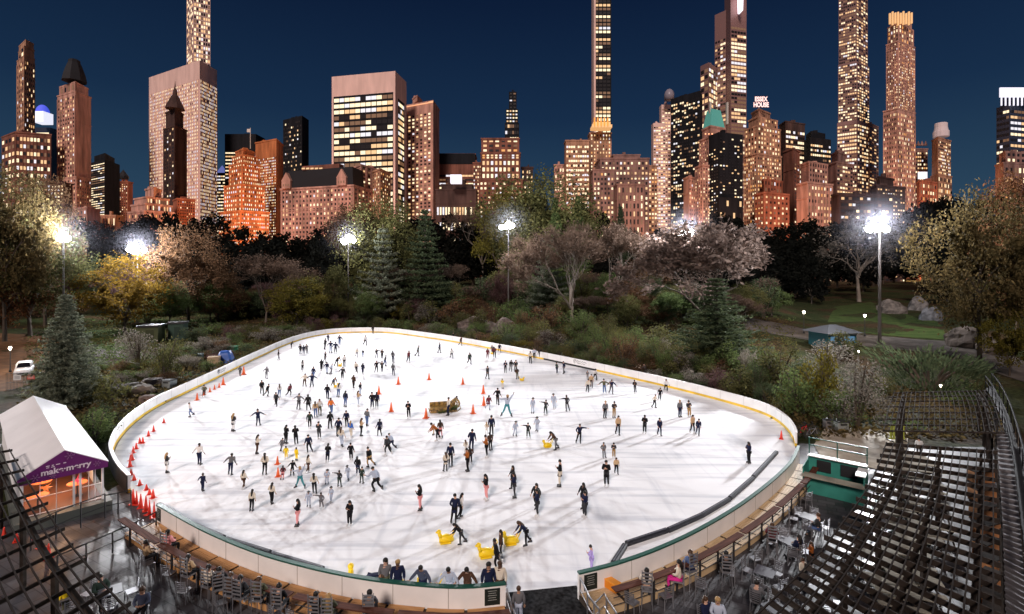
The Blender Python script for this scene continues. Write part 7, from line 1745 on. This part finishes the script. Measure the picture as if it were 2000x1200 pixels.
# leaning on the front board (feet on the ice behind it)
for x, po, top, bot, hair, lk in ((708, 'b', 'navy', 'navy', 'sb', 'person in a dark puffer bent double over the front board by the yellow aid'), (743, 's', 'grey', 'olive', 'lk', 'long haired person in grey coat watching at the front board'), (767, 's', 'navy', 'navy', 'sy', 'blond person in navy jacket at the front board'), (816, 'l', 'check', 'navy', 'sk', 'broad person in checked shirt leaning on the front board'), (872, 'l', 'pale', 'pale', 'sk', 'person in blue and white jacket leaning on the front board'), (912, 'l', 'brown', 'brown', 'lk', 'person in brown jacket stretching both arms along the front board'), (957, 's', 'navy', 'navy', 'lk', 'person in navy hooded coat at the end of the front board'), (979, 's', 'cream', 'brown', 'lb', 'brown haired person in cream jacket at the very end of the front board')):
    f = near_px(NEAR_L, x); p, d = at(NEAR_L, f); n = Vector((-d.y, d.x, 0)) * -SG
    person(x, 0, 0, po, 0 if po == 'b' else 180, 'jacket', top, bot, hair, '', look=lk, pos=p + n * (.62 if po == 'l' else .5), sc=1.0).rotation_euler.z = atan2(d.y, d.x) + (0 if (n.y > 0) else 0) + (pi if d.x > 0 else 0) * 0 + (0 if po != 'b' else 0)
for t, l, x in PEOPLE[-8:]: t.rotation_euler.z = radians(rp.uniform(-12, 12)) + (radians(80) if 'bent double' in l else 0)
# on the terrace
def seated(x, y, hd, gar, top, bot, hair, lk, chair=True):
    hi = 'drink rail' in lk or 'deck' in lk or 'hoodie' in lk or 'fleecy' in lk or 'magenta' in lk; p = P(x, y + (18 if hi and x < 700 else 0), 0); up = Vector((0, 0, .33 if hi else 0)); t = person(x, y, 0, 'i', hd, gar, top, bot, hair, '', shoes='shoe', look=lk, who='guest', pos=p + up, sc=.98)
    if chair:
        c = copy_tree(CH); c.location = p; c.scale = (1, 1, 1.72 if hi else 1); c.rotation_euler.z = radians(hd); c['group'] = 'metal chairs on the terrace'; c['label'] = 'metal chair under the ' + lk.replace('guest', 'guest')[:200] if False else 'metal chair holding the ' + ' '.join(lk.split()[:9])
    return t
def standing(x, y, h, po, hd, gar, top, bot, hair, lk): return person(x, y, h, po, hd, gar, top, bot, hair, '', shoes='shoe', look=lk, who='guest')
seated(285, 1110, 150, 'jacket', 'tan', 'charcoal', 'sk', 'guest in tan coat seated alone near the left entrance railing')
seated(328, 1085, 160, 'jacket', 'pink', 'charcoal', 'sk', 'guest in pale pink top by the first wooden drink rail')
seated(368, 1140, 160, 'jacket', 'tan', 'black', 'lk', 'guest in yellowish coat seated at the drink rail')
seated(408, 1162, 160, 'jacket', 'cream', 'black', 'sk', 'guest in cream hoodie leaning to a dark friend')
seated(428, 1168, 200, 'jacket', 'black', 'black', 'sk', 'guest in black seated beside the cream hoodie')
seated(470, 1186, 165, 'jacket', 'charcoal', 'black', 'sk', 'guest in slate puffer seated at the drink rail')
seated(506, 1190, 175, 'coat', 'olive', 'black', 'lb', 'guest with long brown hair in a fleecy coat')
seated(278, 1212, 20, 'jacket', 'check', 'black', 'nb', 'guest in patterned jacket seated alone on the dark paving')
seated(617, 1222, 175, 'jacket', 'black', 'black', 'sk', 'guest in black hood at the bottom by the warm deck')
seated(642, 1226, 180, 'jacket', 'olive', 'olive', 'ly', 'guest in yellowish green top at the bottom by the warm deck')
seated(722, 1236, 180, 'jacket', 'grey', 'grey', 'sk', 'guest in grey at the bottom below the deck')
seated(196, 1185, 60, 'jacket', 'green', 'black', 'sk', 'guest in dark green behind the near left trellis')
standing(128, 1204, 58, 's', 60, 'jacket', 'yellow', 'olive', 'sk', 'guest in yellow jacket under the near left trellis')
seated(1263, 1188, 170, 'coat', 'cream', 'grey', 'lk', 'guest in beige coat seated taking a photo at the drink rail')
seated(1326, 1170, 250, 'jacket', 'cream', 'magenta', 'lk', 'child in cream coat and magenta trousers seated by the drink rail')
seated(1348, 1148, 200, 'jacket', 'denim', 'navy', 'lb', 'guest in denim blue beside the magenta trousered child')
seated(1378, 1232, 30, 'jacket', 'navy', 'black', 'lb', 'brown haired guest in navy huddled at the bottom')
seated(1402, 1234, 340, 'jacket', 'pale', 'black', 'ly', 'fair haired guest in pale blue huddled at the bottom')
standing(1568, 1148, 58, 'k', 20, 'jacket', 'cream', 'black', 'lb', 'woman in cream top striding beside the trellis edge')
standing(1585, 1108, 50, 'f', 260, 'coat', 'rust', 'black', 'lb', 'woman in rust coat standing at the trellis edge')
standing(1013, 1222, 78, 's', 180, 'jacket', 'grey', 'pale', 'sb', 'person in grey hoodie and light jeans walking in at the front gate')
seated(1478, 1196, 140, 'jacket', 'grey', 'black', 'sk', 'guest in grey at the dark table before the trellis edge')
seated(1560, 1098, 200, 'coat', 'navy', 'black', 'lk', 'guest in navy coat at the middle table of the row')
seated(1598, 1052, 220, 'jacket', 'charcoal', 'denim', 'sb', 'guest in charcoal at the farthest table by the kiosk')
seated(1418, 1150, 170, 'jacket', 'black', 'black', 'sk', 'guest in black facing the ice below the pale deck')
seated(1508, 1088, 160, 'jacket', 'maroon', 'black', 'lb', 'guest in maroon facing the ice below the pale deck')
seated(545, 1205, 175, 'jacket', 'black', 'charcoal', 'nk', 'guest in black cap at the last wooden drink rail')
seated(452, 1180, 170, 'jacket', 'brown', 'black', 'lb', 'guest in brown between two others at the drink rail')
standing(225, 1150, 60, 's3', 160, 'coat', 'black', 'black', 'sk', 'guest in long black coat standing on the dark paving') if False else None
standing(1795, 896, 42, 's', 150, 'jacket', 'white', 'charcoal', 'sk', 'person in white top under the back of the great trellis')
standing(52, 735, 22, 's', 20, 'jacket', 'navy', 'black', 'sk', 'person in navy standing beside the parked white car') if False else None
single_out(PEOPLE, 'people')
# ---------- yellow skate aids ----------
M_aid = mat('aid_plastic_yellow', (.86, .60, .015), .4, .4)
def aid_proto():
    t = thing('skating_aid', 'x', 'skating aid', (0, -330, 0))
    b = MB(); loft(b, [[(y * .9, x, z) for y, z in ((-w, .1), (w, .1), (w * 1.05, .1 + hh * .6), (w * .55, .1 + hh), (-w * .55, .1 + hh), (-w * 1.05, .1 + hh * .6))] for x, w, hh in ((-.5, .14, .28), (-.3, .22, .42), (0, .26, .46), (.3, .22, .36), (.5, .1, .2))]); b.build('body', M_aid, t, True)
    b = MB(); b.tube([(0, -.38, .42), (0, -.48, .62), (0, -.50, .74)], [.15, .13, .12], 10); b.ball((0, -.52, .80), .16, 12, 8, .95); b.ball((0, -.68, .77), .075, 8, 6, .8); b.build('head', M_aid, t, True)
    b = MB(); 
    for s in (-1, 1): b.ball((s * .06, -.655, .86), .018, 6, 4)
    b.build('eye', M_blk, t)
    for s in (-1, 1):
        b = MB(); b.box((s * .27, -.1, .10), (.18, .75, .07)); b.build('runner', M_aid, t, bevel=.02)
        b = MB(); b.tube([(s * .13, .34, .36), (s * .15, .55, .72), (s * .15, .64, .92)], [.05, .04, .035], 7); b.build('handle', M_aid, t, True)
    b = MB(); b.tube([(-.17, .64, .92), (.17, .64, .92)], .035, 7); b.build('grip', M_aid, t); return t
AID = aid_proto(); AL = []
for x, y, hd, k, lk in ((872, 1060, 285, 1.0, 'yellow animal shaped skate aid pushed by the leftmost front skater'), (999, 1063, 285, 1.0, 'yellow animal shaped skate aid pushed by the right front skater'), (951, 1088, 285, 1.05, 'lowest yellow animal shaped skate aid on the open ice'), (1070, 874, 290, .9, 'yellow animal shaped skate aid in mid ice before the long haired skater'), (1255, 740, 180, .7, 'small yellow skate aid against the right board'), (1019, 744, 70, .75, 'small yellow skate aid right of the far right trio'), (961, 692, 120, .75, 'small yellow skate aid at the far middle board'), (664, 716, 60, .8, 'yellow skate aid in the far left crowd'), (656, 757, 60, .8, 'yellow skate aid below the far left crowd'), (686, 1147, 200, 1.15, 'upright yellow skate aid left of the bent over person'), (802, 1158, 90, 1.0, 'yellow skate aid half hidden behind the front board, left of the checked shirt'), (842, 1160, 290, 1.0, 'yellow skate aid half hidden behind the front board, right of the checked shirt')):
    o = AID if not AL else copy_tree(AID); o.location = P(x, y, 0); o.rotation_euler.z = radians(hd); o.scale = (k * .74,) * 3; o['group'] = 'yellow skating aids'; o['label'] = lk; AL.append(o)
# ---------- photo sleigh ----------
M_gold = mat('sleigh_gold', (.42, .27, .08), .4, .5, col2=(.08, .05, .02), vscale=6); M_gar = LM['green']
p, q = P(836, 806, 0), P(897, 802, 0); d = q - p; L = d.length; t = thing('photo_sleigh', 'long ornate gold and black photo sleigh in the middle of the ice', 'sleigh', p, atan2(d.y, d.x))
b = MB(); b.box((L * .48, 0, .42), (L * .82, 1.1, .12)); b.build('seat', M_gold, t)
b = MB(); b.box((L * .48, -.55, .30), (L * .84, .06, .42)); b.box((L * .48, .55, .45), (L * .84, .06, .8)); b.build('side_panel', mat('sleigh_black', (.03, .02, .012), .4, .4, col2=(.45, .28, .08), vscale=4), t)
for s in (-.45, .45):
    b = MB(); b.tube([(L * .02, s, .3), (L * .06, s, .06), (L * .5, s, .05), (L * .92, s, .06), (L * 1.02, s, .3), (L * 1.0, s, .55)], .045, 6); b.build('runner', M_gold, t, True)
b = MB(); b.tube([(L * .86 + .42 * cos(a), -.1, .72 + .42 * sin(a)) for a in [2 * pi * k / 18 for k in range(19)]], .10, 8, False); b.tube([(L * .86 + .2 * cos(a), -.1, .72 + .2 * sin(a)) for a in [2 * pi * k / 14 for k in range(15)]], .07, 7, False); b.build('curl', M_gold, t, True)
b = MB(); rr = random.Random(2)
for k in range(500): f_ = rr.random(); leaf(b, Vector((L * (.3 + .62 * f_), -.6 + rr.gauss(0, .08), .12 + .5 * f_ * f_ + rr.gauss(0, .08))), .06, rr)
b.build('garland', M_gar, t)
